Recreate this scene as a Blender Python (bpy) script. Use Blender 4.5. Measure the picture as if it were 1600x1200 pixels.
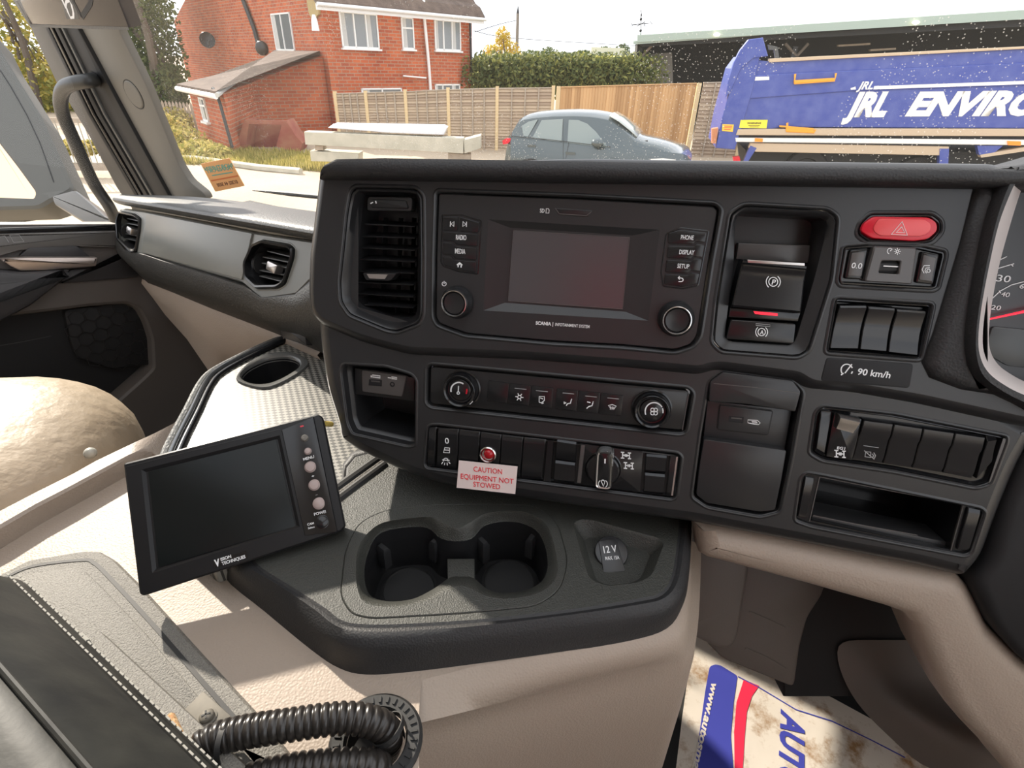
import bpy, bmesh, math, random
from mathutils import Vector, Matrix
from mathutils.geometry import tessellate_polygon
random.seed(7)
for _o in list(bpy.data.objects): bpy.data.objects.remove(_o)
SC = bpy.context.scene
COL = SC.collection
PI = math.pi

# ------------------------------------------------------------------ camera
FPX = 841.0
CAMP = Vector((0.0, 0.0, 2.6))
def _n(v): return Vector(v).normalized()
_g = _n((-45, 1400, 841))                    # gravity in camera axes (x right, y down, z forward)
_Z = -_g; _f = Vector((0, 0, 1)); _Y = (_f - _Z * _f.dot(_Z)).normalized(); _X = _Y.cross(_Z)
R3 = Matrix((_X, _Y, _Z))                     # camera axes -> world
cam_d = bpy.data.cameras.new('camera'); cam = bpy.data.objects.new('camera', cam_d); COL.objects.link(cam)
cam_d.sensor_width = 36.0; cam_d.lens = 36.0 * FPX / 1600.0; cam_d.clip_start = 0.02; cam_d.clip_end = 2000
_r, _u, _b = R3 @ Vector((1, 0, 0)), R3 @ Vector((0, -1, 0)), R3 @ Vector((0, 0, -1))
_m = Matrix((_r, _u, _b)).transposed().to_4x4(); _m.translation = CAMP
cam.matrix_world = _m
SC.camera = cam

# ------------------------------------------------------------------ light
SUN_DIR = _n((-0.555, 0.620, 0.545))             # towards the sun
sd = bpy.data.lights.new('sun', 'SUN'); sd.energy = 7.0; sd.angle = math.radians(1.3); sd.color = (1.0, 0.91, 0.78)
so = bpy.data.objects.new('sun', sd); COL.objects.link(so)
so.rotation_euler = SUN_DIR.to_track_quat('Z', 'Y').to_euler(); so.location = CAMP + SUN_DIR * 30
w = bpy.data.worlds.new('sky'); SC.world = w; w.use_nodes = True
nt = w.node_tree; nt.nodes.clear()
out = nt.nodes.new('ShaderNodeOutputWorld'); bg = nt.nodes.new('ShaderNodeBackground')
tc = nt.nodes.new('ShaderNodeTexCoord'); sep = nt.nodes.new('ShaderNodeSeparateXYZ')
mp = nt.nodes.new('ShaderNodeMapping'); mp.inputs['Scale'].default_value = (1.2, 1.2, 5.0)
nz = nt.nodes.new('ShaderNodeTexNoise'); nz.inputs['Scale'].default_value = 2.6; nz.inputs['Detail'].default_value = 7
cr = nt.nodes.new('ShaderNodeValToRGB')
cr.color_ramp.elements[0].position = 0.38; cr.color_ramp.elements[0].color = (0.62, 0.68, 0.78, 1)
cr.color_ramp.elements[1].position = 0.56; cr.color_ramp.elements[1].color = (1.05, 1.05, 1.06, 1)
nt.links.new(tc.outputs['Generated'], mp.inputs['Vector']); nt.links.new(mp.outputs[0], nz.inputs['Vector'])
nt.links.new(nz.outputs['Fac'], cr.inputs['Fac']); nt.links.new(cr.outputs['Color'], bg.inputs['Color'])
bg.inputs['Strength'].default_value = 1.9
nt.links.new(bg.outputs[0], out.inputs['Surface'])
vs = SC.view_settings
vs.view_transform = 'Standard'; vs.look = 'None'; vs.gamma = 1.0; vs.use_curve_mapping = False
vs.exposure = 0.15

# ------------------------------------------------------------------ materials
def mat(name, col, rough=0.5, metal=0.0, spec=0.5, bump=None, var=None, emit=None, alpha=None, coat=0.0, trans=0.0):
    """bump = (kind, scale, strength, distance); var = (scale, amount, colour2)"""
    m = bpy.data.materials.new(name); m.use_nodes = True
    n = m.node_tree.nodes; l = m.node_tree.links; b = n['Principled BSDF']
    b.inputs['Base Color'].default_value = (*col, 1); b.inputs['Roughness'].default_value = rough
    b.inputs['Metallic'].default_value = metal; b.inputs['Specular IOR Level'].default_value = spec
    b.inputs['Coat Weight'].default_value = coat; b.inputs['Transmission Weight'].default_value = trans
    t = n.new('ShaderNodeTexCoord')
    if bump:
        k, s, st, di = bump
        if k == 'grain':
            x = n.new('ShaderNodeTexVoronoi'); x.inputs['Scale'].default_value = s; x.feature = 'SMOOTH_F1'; o = x.outputs['Distance']
        elif k == 'noise':
            x = n.new('ShaderNodeTexNoise'); x.inputs['Scale'].default_value = s; x.inputs['Detail'].default_value = 4; o = x.outputs['Fac']
        elif k == 'weave':
            x = n.new('ShaderNodeTexChecker'); x.inputs['Scale'].default_value = s; o = x.outputs['Fac']
        l.new(t.outputs['Object'], x.inputs['Vector'])
        bp = n.new('ShaderNodeBump'); bp.inputs['Strength'].default_value = st; bp.inputs['Distance'].default_value = di
        l.new(o, bp.inputs['Height']); l.new(bp.outputs[0], b.inputs['Normal'])
    if var:
        s, a, c2 = var
        x = n.new('ShaderNodeTexNoise'); x.inputs['Scale'].default_value = s; x.inputs['Detail'].default_value = 5
        l.new(t.outputs['Object'], x.inputs['Vector'])
        r = n.new('ShaderNodeValToRGB'); r.color_ramp.elements[0].position = 0.5 - a; r.color_ramp.elements[1].position = 0.5 + a
        r.color_ramp.elements[0].color = (*col, 1); r.color_ramp.elements[1].color = (*c2, 1)
        l.new(x.outputs['Fac'], r.inputs['Fac']); l.new(r.outputs['Color'], b.inputs['Base Color'])
    if emit:
        b.inputs['Emission Color'].default_value = (*emit[0], 1); b.inputs['Emission Strength'].default_value = emit[1]
    return m

# ------------------------------------------------------------------ projection helpers: photo pixel -> place
def ray(x, y): return R3 @ Vector(((x - 800) / FPX, (y - 600) / FPX, 1.0))
def at(x, y, d): return CAMP + ray(x, y) * d           # d = distance along the view axis
def atz(x, y, z):                                      # where the ray meets the level z
    r = ray(x, y); return CAMP + r * ((z - CAMP.z) / r.z)
def Z(x0, y0, s, pts): return [(x0 + a / s, y0 + b / s) for a, b in pts]

class Fr:
    """a plane with metric axes U, V and normal W facing the viewer"""
    def __init__(s, O, U, V=None, W=None):
        s.O = Vector(O); s.U = Vector(U).normalized()
        if W is not None: s.W = (Vector(W) - s.U * s.U.dot(Vector(W))).normalized()
        else: s.W = s.U.cross(Vector(V)).normalized()
        s.V = s.W.cross(s.U)
        if W is None and s.W.dot(CAMP - s.O) < 0: pass
    def p(s, x, y, w=0.0):
        r = ray(x, y); O = s.O + s.W * w
        q = CAMP + r * ((O - CAMP).dot(s.W) / r.dot(s.W)) - s.O
        return (q.dot(s.U), q.dot(s.V))
    def ps(s, pts, w=0.0): return [s.p(a, b, w) for a, b in pts]
    def P(s, u, v, w=0.0): return s.O + s.U * u + s.V * v + s.W * w
    def sc(s, x, y, w=0.0):                            # metres per pixel around a pixel
        a = s.p(x - 5, y, w); b = s.p(x + 5, y, w); c = s.p(x, y - 5, w); d = s.p(x, y + 5, w)
        return (math.dist(a, b) + math.dist(c, d)) / 20

def quad_frame(tl, tr, br, bl, width):
    """plane on which the four pixels are the corners of a parallelogram of this top width"""
    a, b, c, d = (ray(*q) for q in (tl, tr, br, bl))
    # a + k c = l b + m d
    M = Matrix(((b.x, d.x, -c.x), (b.y, d.y, -c.y), (b.z, d.z, -c.z)))
    l, m, k = M.inverted() @ a
    s = width / (b * l - a).length
    A = CAMP + a * s; B = CAMP + b * l * s; Dd = CAMP + d * m * s
    return Fr(A, B - A, V=A - Dd)

# ------------------------------------------------------------------ 2D helpers
def area(p): return 0.5 * sum(p[i][0] * p[(i + 1) % len(p)][1] - p[(i + 1) % len(p)][0] * p[i][1] for i in range(len(p)))
def ccw(p): return list(p) if area(p) > 0 else list(reversed(p))
def rnd(pts, r, n=4):
    out = []; N = len(pts)
    for i in range(N):
        p = Vector(pts[i]); a = Vector(pts[i - 1]); b = Vector(pts[(i + 1) % N])
        ra = r[i] if isinstance(r, (list, tuple)) else r
        da, db = (a - p), (b - p); la, lb = da.length, db.length
        if la < 1e-9 or lb < 1e-9: continue
        t = min(ra, la * .45, lb * .45)
        s, e = p + da / la * t, p + db / lb * t
        for k in range(n + 1):
            q = k / n; out.append(tuple(s * (1 - q) ** 2 + p * 2 * q * (1 - q) + e * q * q))
    return out
def inset(pts, d):
    N = len(pts); sg = 1 if area(pts) > 0 else -1; out = []
    for i in range(N):
        p = Vector(pts[i]); a = Vector(pts[i - 1]); b = Vector(pts[(i + 1) % N])
        e1 = (p - a); e2 = (b - p)
        if e1.length < 1e-9: e1 = e2
        if e2.length < 1e-9: e2 = e1
        e1 = e1.normalized(); e2 = e2.normalized()
        n1 = Vector((-e1.y, e1.x)) * sg; n2 = Vector((-e2.y, e2.x)) * sg
        m = n1 + n2
        if m.length < 1e-6: m = n1
        m.normalize(); c = max(m.dot(n1), 0.35)
        out.append(tuple(p + m * (d / c)))
    return out
def circ(c, r, n=32, ry=None, a0=0, a1=2 * PI):
    ry = r if ry is None else ry
    full = abs(a1 - a0 - 2 * PI) < 1e-6
    return [(c[0] + r * math.cos(a0 + (a1 - a0) * i / (n if full else n - 1)), c[1] + ry * math.sin(a0 + (a1 - a0) * i / (n if full else n - 1))) for i in range(n)]
def smooth_line(pts, n=6, closed=False):
    """Catmull-Rom through points of any dimension"""
    P = [Vector(p) for p in pts]; N = len(P); out = []
    for i in range(N if closed else N - 1):
        if closed: a, b, c, d = P[i - 1], P[i], P[(i + 1) % N], P[(i + 2) % N]
        else: a, b, c, d = P[max(i - 1, 0)], P[i], P[i + 1], P[min(i + 2, N - 1)]
        for k in range(n):
            t = k / n
            out.append(0.5 * ((2 * b) + (c - a) * t + (2 * a - 5 * b + 4 * c - d) * t * t + (3 * b - a - 3 * c + d) * t ** 3))
    if not closed: out.append(P[-1])
    return out

# ------------------------------------------------------------------ mesh builder
class MB:
    def __init__(s): s.v = []; s.f = []
    def pts(s, ps):
        i = len(s.v); s.v += [Vector(p) for p in ps]; return list(range(i, i + len(ps)))
    def ring(s, fr, uv, w): return s.pts([fr.P(u, v, w) for u, v in uv])
    def bridge(s, a, b, closed=True):
        n = len(a)
        for i in range(n if closed else n - 1):
            j = (i + 1) % n; s.f.append((a[i], a[j], b[j], b[i]))
    def cap(s, a): s.f.append(tuple(a))
    def loft(s, fr, rings, c0=True, c1=True):
        idx = [s.ring(fr, uv, w) for uv, w in rings]
        for a, b in zip(idx, idx[1:]): s.bridge(a, b)
        if c0: s.cap(idx[0][::-1])
        if c1: s.cap(idx[-1])
        return s
    def loft3(s, rings, c0=True, c1=True, closed=True):
        idx = [s.pts(r) for r in rings]
        for a, b in zip(idx, idx[1:]): s.bridge(a, b, closed)
        if c0: s.cap(idx[0][::-1])
        if c1: s.cap(idx[-1])
        return s
    def slab(s, fr, uv, w0, w1, bev=0.0):
        if bev > 0: return s.loft(fr, [(uv, w0), (uv, w1 - bev), (inset(uv, bev * .3), w1 - bev * .3), (inset(uv, bev), w1)])
        return s.loft(fr, [(uv, w0), (uv, w1)])
    def holed(s, fr, outer, holes, w):
        loops = [outer] + list(holes)
        vv = [[Vector((a, b, 0)) for a, b in lp] for lp in loops]
        flat = [p for lp in loops for p in lp]
        i0 = len(s.v); s.v += [fr.P(u, v, w) for u, v in flat]
        for t in tessellate_polygon(vv): s.f.append(tuple(i0 + k for k in t))
        return s
    def lathe(s, fr, c, prof, n=40, ry=1.0):
        """prof = [(radius, w)...]"""
        idx = []
        for r, w in prof: idx.append(s.ring(fr, circ(c, max(r, 1e-5), n, max(r, 1e-5) * ry), w))
        for a, b in zip(idx, idx[1:]): s.bridge(a, b)
        s.cap(idx[0][::-1]); s.cap(idx[-1]); return s
    def tube(s, path, rad, n=12, cap=True, up=None, flat=1.0):
        P = [Vector(p) for p in path]; N = len(P)
        if not isinstance(rad, (list, tuple)): rad = [rad] * N
        t0 = (P[1] - P[0]).normalized()
        a = Vector(up) if up is not None else (Vector((0, 0, 1)) if abs(t0.z) < .9 else Vector((1, 0, 0)))
        prev = None; idx = []
        for i in range(N):
            t = (P[min(i + 1, N - 1)] - P[max(i - 1, 0)]).normalized()
            if prev is None or up is not None: x = (a - t * a.dot(t)).normalized()
            else: x = (prev - t * prev.dot(t)).normalized()
            prev = x; y = t.cross(x)
            idx.append(s.pts([P[i] + (x * math.cos(2 * PI * k / n) + y * math.sin(2 * PI * k / n) * flat) * rad[i] for k in range(n)]))
        for p, q in zip(idx, idx[1:]): s.bridge(p, q)
        if cap: s.cap(idx[0][::-1]); s.cap(idx[-1])
        return s
    def box(s, c, sx, sy, sz, ax=None):
        c = Vector(c); X, Y, Zz = ax if ax else (Vector((1, 0, 0)), Vector((0, 1, 0)), Vector((0, 0, 1)))
        q = [c + X * (a * sx / 2) + Y * (b * sy / 2) + Zz * (d * sz / 2) for d in (-1, 1) for a, b in ((-1, -1), (1, -1), (1, 1), (-1, 1))]
        i = s.pts(q)
        for f in ((3, 2, 1, 0), (4, 5, 6, 7), (0, 1, 5, 4), (1, 2, 6, 5), (2, 3, 7, 6), (3, 0, 4, 7)): s.f.append(tuple(i[k] for k in f))
        return s
    def grid(s, rows):
        idx = [s.pts(r) for r in rows]
        for a, b in zip(idx, idx[1:]): s.bridge(a, b, False)
        return s
    def ribbon(s, fr, line, wd, w0, w1, closed=False):
        """a raised line of width wd along uv points"""
        L = [Vector(p) for p in line]; N = len(L); A = []; B = []
        for i in range(N):
            if closed: a, b = L[i - 1], L[(i + 1) % N]
            else: a, b = L[max(i - 1, 0)], L[min(i + 1, N - 1)]
            t = (b - a)
            if t.length < 1e-9: t = Vector((1, 0))
            t.normalize(); n = Vector((-t.y, t.x)) * (wd / 2)
            A.append(tuple(L[i] + n)); B.append(tuple(L[i] - n))
        r = [s.ring(fr, A, w0), s.ring(fr, A, w1), s.ring(fr, B, w1), s.ring(fr, B, w0)]
        for k in range(4): s.bridge(r[k], r[(k + 1) % 4], closed)
        if not closed: s.cap([q[0] for q in r]); s.cap([q[-1] for q in r][::-1])
        return s
    def sphere(s, c, r, n=16, m=10, ax=None, sc=(1, 1, 1)):
        X, Y, Zz = ax if ax else (Vector((1, 0, 0)), Vector((0, 1, 0)), Vector((0, 0, 1)))
        c = Vector(c); rings = []
        for j in range(1, m):
            th = PI * j / m
            rings.append([c + (X * math.cos(2 * PI * i / n) * math.sin(th) * sc[0] + Y * math.sin(2 * PI * i / n) * math.sin(th) * sc[1] - Zz * math.cos(th) * sc[2]) * r for i in range(n)])
        return s.loft3(rings)

def wloc(o):
    v = Vector((0, 0, 0))
    while o is not None: v += o.location; o = o.parent
    return v
def obj(name, mb, m, parent=None, ang=32, sub=0, solid=0, recalc=True):
    me = bpy.data.meshes.new(name)
    if parent is None:
        xs = [v.x for v in mb.v]; ys = [v.y for v in mb.v]; zs = [v.z for v in mb.v]
        org = Vector(((min(xs) + max(xs)) / 2, (min(ys) + max(ys)) / 2, min(zs)))
        loc = org
    else: org = wloc(parent); loc = Vector((0, 0, 0))
    me.from_pydata([v - org for v in mb.v], [], mb.f); me.update()
    if recalc:
        b = bmesh.new(); b.from_mesh(me); bmesh.ops.recalc_face_normals(b, faces=b.faces); b.to_mesh(me); b.free()
    for p in me.polygons: p.use_smooth = True
    me.set_sharp_from_angle(angle=math.radians(ang))
    ms = m if isinstance(m, (list, tuple)) else [m]
    for q in ms: me.materials.append(q)
    o = bpy.data.objects.new(name, me); COL.objects.link(o); o.location = loc
    if parent: o.parent = parent
    if sub: md = o.modifiers.new('sub', 'SUBSURF'); md.levels = sub; md.render_levels = sub
    if solid: md = o.modifiers.new('solid', 'SOLIDIFY'); md.thickness = solid; md.offset = -1
    return o
def thing(name, label, cat, loc, group=None, kind=None):
    o = bpy.data.objects.new(name, None); COL.objects.link(o); o.location = loc; o.empty_display_size = .05
    if kind: o['kind'] = kind
    o['label'] = label; o['category'] = cat
    if group: o['group'] = group
    return o
def tag(o, label, cat, group=None, kind=None):
    o['label'] = label; o['category'] = cat
    if group: o['group'] = group
    if kind: o['kind'] = kind
    return o
def struct(o): o['kind'] = 'structure'; return o

_fc = {}
def glyphs(s, shear=0.0, bold=0.0):
    k = (s, shear, bold)
    if k in _fc: return _fc[k]
    cu = bpy.data.curves.new('t', 'FONT'); cu.body = s; cu.size = 1.0; cu.shear = shear; cu.offset = bold; cu.resolution_u = 3
    o = bpy.data.objects.new('t', cu); COL.objects.link(o)
    dg = bpy.context.evaluated_depsgraph_get(); dg.update()
    me = bpy.data.meshes.new_from_object(o.evaluated_get(dg))
    vs_ = [(v.co.x, v.co.y) for v in me.vertices]; fs = [tuple(p.vertices) for p in me.polygons]
    bpy.data.objects.remove(o); bpy.data.meshes.remove(me); bpy.data.curves.remove(cu)
    x0 = min(v[0] for v in vs_); x1 = max(v[0] for v in vs_)
    _fc[k] = ([((a - x0) / (x1 - x0), b / 0.7) for a, b in vs_], fs)      # x 0..1 over the width, y 1 = cap height
    return _fc[k]
def text_mb(mb, s, fr, a, b, h, w, bold=0.0, shear=0.0, th=0.0003, mirror=False, upv=None):
    """letters from pixel a to pixel b on the baseline, cap height h px, laid on the plane"""
    vv, ff = glyphs(s, shear, bold)
    A, B = fr.p(*a, w), fr.p(*b, w)
    e = Vector(B) - Vector(A); n = Vector((-e.y, e.x)).normalized()
    if upv is not None:
        q = Vector(fr.p(a[0] + upv[0], a[1] + upv[1], w)) - Vector(A); n = q.normalized()
    H = h * fr.sc((a[0] + b[0]) / 2, (a[1] + b[1]) / 2, w)
    P = [Vector(A) + e * (1 - x if mirror else x) + n * (H * y) for x, y in vv]
    i0 = len(mb.v); N = len(P)
    mb.v += [fr.P(p.x, p.y, w + th) for p in P]
    mb.f += [tuple(i0 + k for k in f) for f in ff]
    # edges down to the surface give each letter its own thickness
    cnt = {}
    for f in ff:
        for i in range(len(f)):
            a_, b_ = f[i], f[(i + 1) % len(f)]; cnt[(a_, b_)] = 1
    i1 = len(mb.v); mb.v += [fr.P(p.x, p.y, w - th) for p in P]
    for (a_, b_) in cnt:
        if (b_, a_) not in cnt: mb.f.append((i0 + b_, i0 + a_, i1 + a_, i1 + b_))
    return mb
def text(name, s, fr, a, b, h, w, m, parent, **k):
    return obj(name, text_mb(MB(), s, fr, a, b, h, w, **k), m, parent, ang=10, recalc=False)
def icon(name, fr, lines, wd_px, w, m, parent, ref=None):
    """lines = list of px polylines; closed when first == last"""
    mb = MB(); r = ref or lines[0][0]; sw = wd_px * fr.sc(r[0], r[1], w)
    for L in lines:
        cl = len(L) > 2 and L[0] == L[-1]
        mb.ribbon(fr, fr.ps(L[:-1] if cl else L, w), sw, w - .0002, w + .0003, cl)
    return obj(name, mb, m, parent, ang=10)
def arc(c, r, a0, a1, n=14, ry=None):
    ry = ry or r
    return [(c[0] + r * math.cos(math.radians(a0 + (a1 - a0) * i / n)), c[1] - ry * math.sin(math.radians(a0 + (a1 - a0) * i / n))) for i in range(n + 1)]
# ------------------------------------------------------------------ shared materials
M = {}
M['fascia'] = mat('satin_black_plastic', (0.022, 0.022, 0.023), 0.34, bump=('noise', 900, .08, .0004))
M['dark'] = mat('black_plastic', (0.014, 0.014, 0.015), 0.30)
M['deep'] = mat('black_recess_plastic', (0.008, 0.008, 0.009), 0.7)
M['gloss'] = mat('gloss_black_plastic', (0.010, 0.010, 0.011), 0.16)
M['button'] = mat('black_button_plastic', (0.010, 0.010, 0.011), 0.24)
M['soft'] = mat('black_grained_padding', (0.020, 0.020, 0.021), 0.55, bump=('grain', 620, .45, .0007))
M['softgrey'] = mat('grey_grained_padding', (0.070, 0.072, 0.070), 0.42, bump=('grain', 380, .6, .0010))
M['white'] = mat('white_print', (0.80, 0.80, 0.80), 0.5)
M['grey_print'] = mat('grey_print', (0.30, 0.30, 0.30), 0.5)
M['red'] = mat('red_plastic', (0.62, 0.010, 0.028), 0.25)
M['redlt'] = mat('pale_red_plastic', (0.78, 0.085, 0.09), 0.3)
M['redglow'] = mat('red_tell_tale', (0.7, 0.01, 0.02), 0.3, emit=((1, .02, .05), 1.1))
M['chrome'] = mat('chrome', (0.72, 0.72, 0.71), 0.18, metal=1)
M['satin'] = mat('satin_metal', (0.52, 0.49, 0.47), 0.32, metal=1)
M['greytrim'] = mat('grey_satin_plastic', (0.085, 0.078, 0.075), 0.3)
M['screen'] = mat('dark_screen_glass', (0.062, 0.054, 0.057), 0.22, spec=0.8)
M['beige'] = mat('beige_moulding', (0.345, 0.280, 0.225), 0.52, bump=('grain', 520, .35, .0010))
M['beigedk'] = mat('brown_grey_moulding', (0.125, 0.108, 0.095), 0.55, bump=('grain', 300, .25, .001))
M['console'] = mat('grained_dark_console_plastic', (0.046, 0.047, 0.041), 0.45, bump=('noise', 700, .7, .0014))
M['lid'] = mat('grained_grey_lid_plastic', (0.20, 0.19, 0.165), 0.55, bump=('noise', 620, .8, .0016), var=(900, .12, (0.13, .12, .105)))
M['rubber'] = mat('black_rubber', (0.012, 0.012, 0.012), 0.6)
M['sticker'] = mat('white_vinyl', (0.80, 0.68, 0.65), 0.45)
M['redink'] = mat('red_ink', (0.72, 0.03, 0.045), 0.5)

# ------------------------------------------------------------------ the dashboard plane
UO = at(889, 421, 0.5)
FD = Fr(UO, R3 @ Vector((4500, 350, -841)), W=-(R3 @ Vector((255, -3000, -841))).cross(R3 @ Vector((4500, 350, -841))))
if FD.W.dot(CAMP - UO) < 0: FD.W = -FD.W; FD.V = FD.W.cross(FD.U)
WU = 0.009                                     # the upper fascia stands this far proud of the lower

def btn(name, px_, w0, w1, m, parent, bev=.0008, r=.0012, gap=.0003, fr=FD):
    uv = inset(fr.ps(px_, w1), gap)
    return obj(name, MB().slab(fr, rnd(uv, r, 3), w0, w1, bev), m, parent)
def rocker(name, q, w0, prof, m, parent, fr=FD, gap=.0004):
    """q = tl,tr,br,bl pixels; prof = [(t from top 0..1, w)]"""
    wt = max(p[1] for p in prof)
    tl, tr, br, bl = [Vector(p) for p in inset(fr.ps(q, wt), gap)]
    mb = MB(); L = []; Rr = []; 
    for t, w_ in prof:
        a = tl.lerp(bl, t); b = tr.lerp(br, t)
        L.append((a, w_)); Rr.append((b, w_))
    e = .0006
    rows = []
    for (a, w_), (b, _) in zip(L, Rr):
        d = (b - a).normalized()
        rows.append([fr.P(*a, w0), fr.P(*a, w_ - e), fr.P(*(a + d * e), w_), fr.P(*(b - d * e), w_), fr.P(*b, w_ - e), fr.P(*b, w0)])
    idx = [mb.pts(r) for r in rows]
    for a, b in zip(idx, idx[1:]): mb.bridge(a, b, True)
    mb.cap(idx[0]); mb.cap(idx[-1][::-1])
    return obj(name, mb, m, parent, ang=28)
def cupring(mb, fr, uv, rings):
    """rings = [(inset, w)]: walls that go down into an opening, behind a small raised bead"""
    w0 = rings[0][1]
    mb.loft(fr, [(inset(uv, d), w_) for d, w_ in ((-.0026, w0 - .0001), (-.0018, w0 + .0006), (-.0006, w0 + .0008), (.0004, w0 + .0001), (.0009, w0 - .0012))], False, False)
    mb.loft(fr, [(inset(uv, d), w_) for d, w_ in rings], False, False)

# openings, in photo pixels
VENT_O = [(554, 291), (650, 293), (661, 305), (662, 400), (661, 492), (655, 507), (620, 520), (603, 517), (545, 493), (531, 472), (529, 440), (535, 385), (540, 335), (546, 300)]
VENT_I = [(568, 305), (650, 306), (650, 400), (648, 487), (640, 492), (605, 490), (572, 477), (558, 462), (560, 420), (563, 370)]
INF = [(684, 298), (900, 306), (1118, 318), (1127, 327), (1112, 410), (1094, 526), (1083, 542), (1055, 551), (970, 543), (860, 537), (727, 525), (683, 509), (676, 497), (677, 400), (680, 303)]
PBK = Z(1100, 280, 3.2, [(200, 125), (620, 150), (672, 190), (640, 500), (525, 860), (470, 892), (85, 862), (38, 815), (60, 600), (130, 170)])
HAZ = Z(1100, 280, 3.2, [(830, 172), (1140, 172), (1188, 210), (1190, 262), (1140, 318), (1060, 328), (820, 318), (764, 278), (776, 225)])
TRI = Z(1100, 280, 3.2, [(708, 335), (820, 326), (1070, 330), (1205, 360), (1208, 385), (1168, 545), (1140, 556), (680, 530), (668, 505), (695, 345)])
SW3 = Z(1100, 280, 3.2, [(655, 592), (1148, 622), (1085, 905), (605, 868)])
DSP = Z(1100, 280, 3.2, [(612, 890), (1052, 922), (1030, 1048), (582, 1010)])
USBL = [(536, 569), (602, 573), (642, 585), (650, 594), (649, 696), (638, 698), (550, 678), (542, 660), (532, 580)]
CLI = [(673, 569), (1076, 606), (1084, 615), (1073, 675), (1063, 679), (673, 637), (665, 630), (666, 574)]
SWB = [(669, 665), (683, 664), (1059, 708), (1065, 714), (1057, 776), (1050, 781), (667, 732), (663, 726)]
USBC = [(1128, 582), (1240, 596), (1255, 613), (1236, 720), (1219, 800), (1188, 808), (1104, 793), (1081, 777), (1094, 680), (1108, 597)]
SWR = Z(1240, 610, 4.444, [(200, 108), (700, 165), (1480, 318), (1478, 360), (1370, 650), (1270, 680), (700, 565), (200, 490), (108, 435), (150, 155)])
CUB = Z(1240, 610, 4.444, [(90, 572), (200, 590), (1300, 818), (1332, 850), (1240, 1130), (1190, 1152), (120, 945), (8, 905), (50, 610)])

dash = thing('dashboard', 'matt black centre dashboard facia angled towards the driver under a grained padded hood', 'dashboard', FD.P(-.05, -.2, -.06))
# lower plate and the body behind it
OUT = [(505, 272), (498, 330), (490, 400), (488, 470), (492, 540), (503, 610), (522, 668), (524, 690), (550, 708), (596, 730), (640, 750), (700, 767), (780, 781), (900, 799), (1080, 824), (1300, 866),
       (1440, 893), (1490, 906), (1515, 912), (1545, 880), (1575, 800), (1600, 740), (1640, 665), (1600, 645), (1560, 620), (1515, 585), (1500, 540), (1505, 400), (1520, 276), (1300, 268), (900, 262)]
uvO = rnd(FD.ps(OUT, 0), .012, 3)
mb = MB()
rr = [(inset(uvO, -.001), -.16), (inset(uvO, -.001), -.022), (inset(uvO, .002), -.010), (inset(uvO, .008), -.003), (inset(uvO, .017), 0)]
mb.loft(FD, rr, False, False)
holesL = [rnd(FD.ps(h, 0), .004, 3) for h in (USBL, CLI, SWB, USBC, SWR, CUB)]
# the part of the plate hidden behind the upper fascia has one big opening for the upper modules
BIG = [(560, 300), (1460, 320), (1440, 540), (1280, 560), (1110, 540), (700, 520), (560, 480)]
mb.holed(FD, inset(uvO, .017), holesL + [FD.ps(BIG, 0)], 0)
for h in holesL: cupring(mb, FD, h, [(0, 0), (.0012, -.0012), (.0016, -.012)])
obj('lower_facia', mb, M['fascia'], dash)
# upper plate; its lower edge is the long chamfer that crosses the dashboard
UP = [(505, 272), (498, 330), (489, 400), (487, 455), (489, 484), (503, 500), (560, 524), (606, 537), (640, 545), (820, 552), (1000, 566), (1092, 575), (1112, 569), (1128, 568),
      (1250, 584), (1268, 597), (1340, 603), (1440, 620), (1600, 655), (1640, 660), (1640, 640), (1600, 628), (1556, 606), (1534, 585), (1524, 555), (1521, 520), (1528, 470), (1540, 405), (1556, 340), (1578, 285), (1560, 272), (1300, 268), (900, 262)]
uvU = rnd(FD.ps(UP, WU), .007, 3)
mb = MB()
mb.loft(FD, [(inset(uvU, -.0085), -.002), (inset(uvU, -.0075), .0012), (inset(uvU, -.001), WU - .0012), (inset(uvU, .0022), WU)], False, False)
holesU = [rnd(FD.ps(h, WU), .004, 3) for h in (VENT_O, INF, PBK, SW3)] + [rnd(FD.ps(HAZ, WU), .003, 3), rnd(FD.ps(TRI, WU), .003, 3)]
mb.holed(FD, inset(uvU, .0022), holesU, WU)
for h in holesU: cupring(mb, FD, h, [(0, WU), (.001, WU - .001), (.0014, WU - .010)])
obj('upper_facia', mb, M['fascia'], dash)

# ---- hood: padded roll over the top edge, running back to the windscreen
mb = MB(); rows = []
hp = [(503, 272, .030), (507, 258, .03), (525, 249, .03), (600, 247, 0), (900, 252, 0), (1200, 259, 0), (1500, 262, 0), (1565, 264, 0), (1640, 266, 0)]
fw = Vector((-FD.W.x, -FD.W.y, 0)).normalized()
for i, (x, y, _) in enumerate(hp):
    edge = {0: .30, 1: .62, 2: .9}.get(i, 1.0)
    q = FD.P(*FD.p(x, 281 + (x - 500) * .014, WU), WU)              # front lower line
    C = FD.P(*FD.p(x, y, .024), .024)                              # crest
    up = FD.V; row = []
    d = (C - q)
    row.append(q - FD.W * .012 - FD.V * .001)
    row.append(q + FD.W * .003 * edge)
    row.append(q + FD.W * .013 * edge + d * .10)
    row.append(q + d * .45 + FD.W * .012 * edge)
    row.append(q + d * .80 + FD.W * .0055 * edge)
    row.append(C)
    row.append(C + fw * .012 + Vector((0, 0, -.0022)))
    row.append(C + fw * .045 + Vector((0, 0, -.013)))
    row.append(C + fw * .30 + Vector((0, 0, -.085)))
    row.append(C + fw * .34 + Vector((0, 0, -.20)))
    rows.append(row)
mb.grid(rows); mb.cap(range(0, 10)); hood = obj('padded_hood', mb, M['soft'], dash, ang=60)
hood['label'] = 'grained padded hood'

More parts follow.
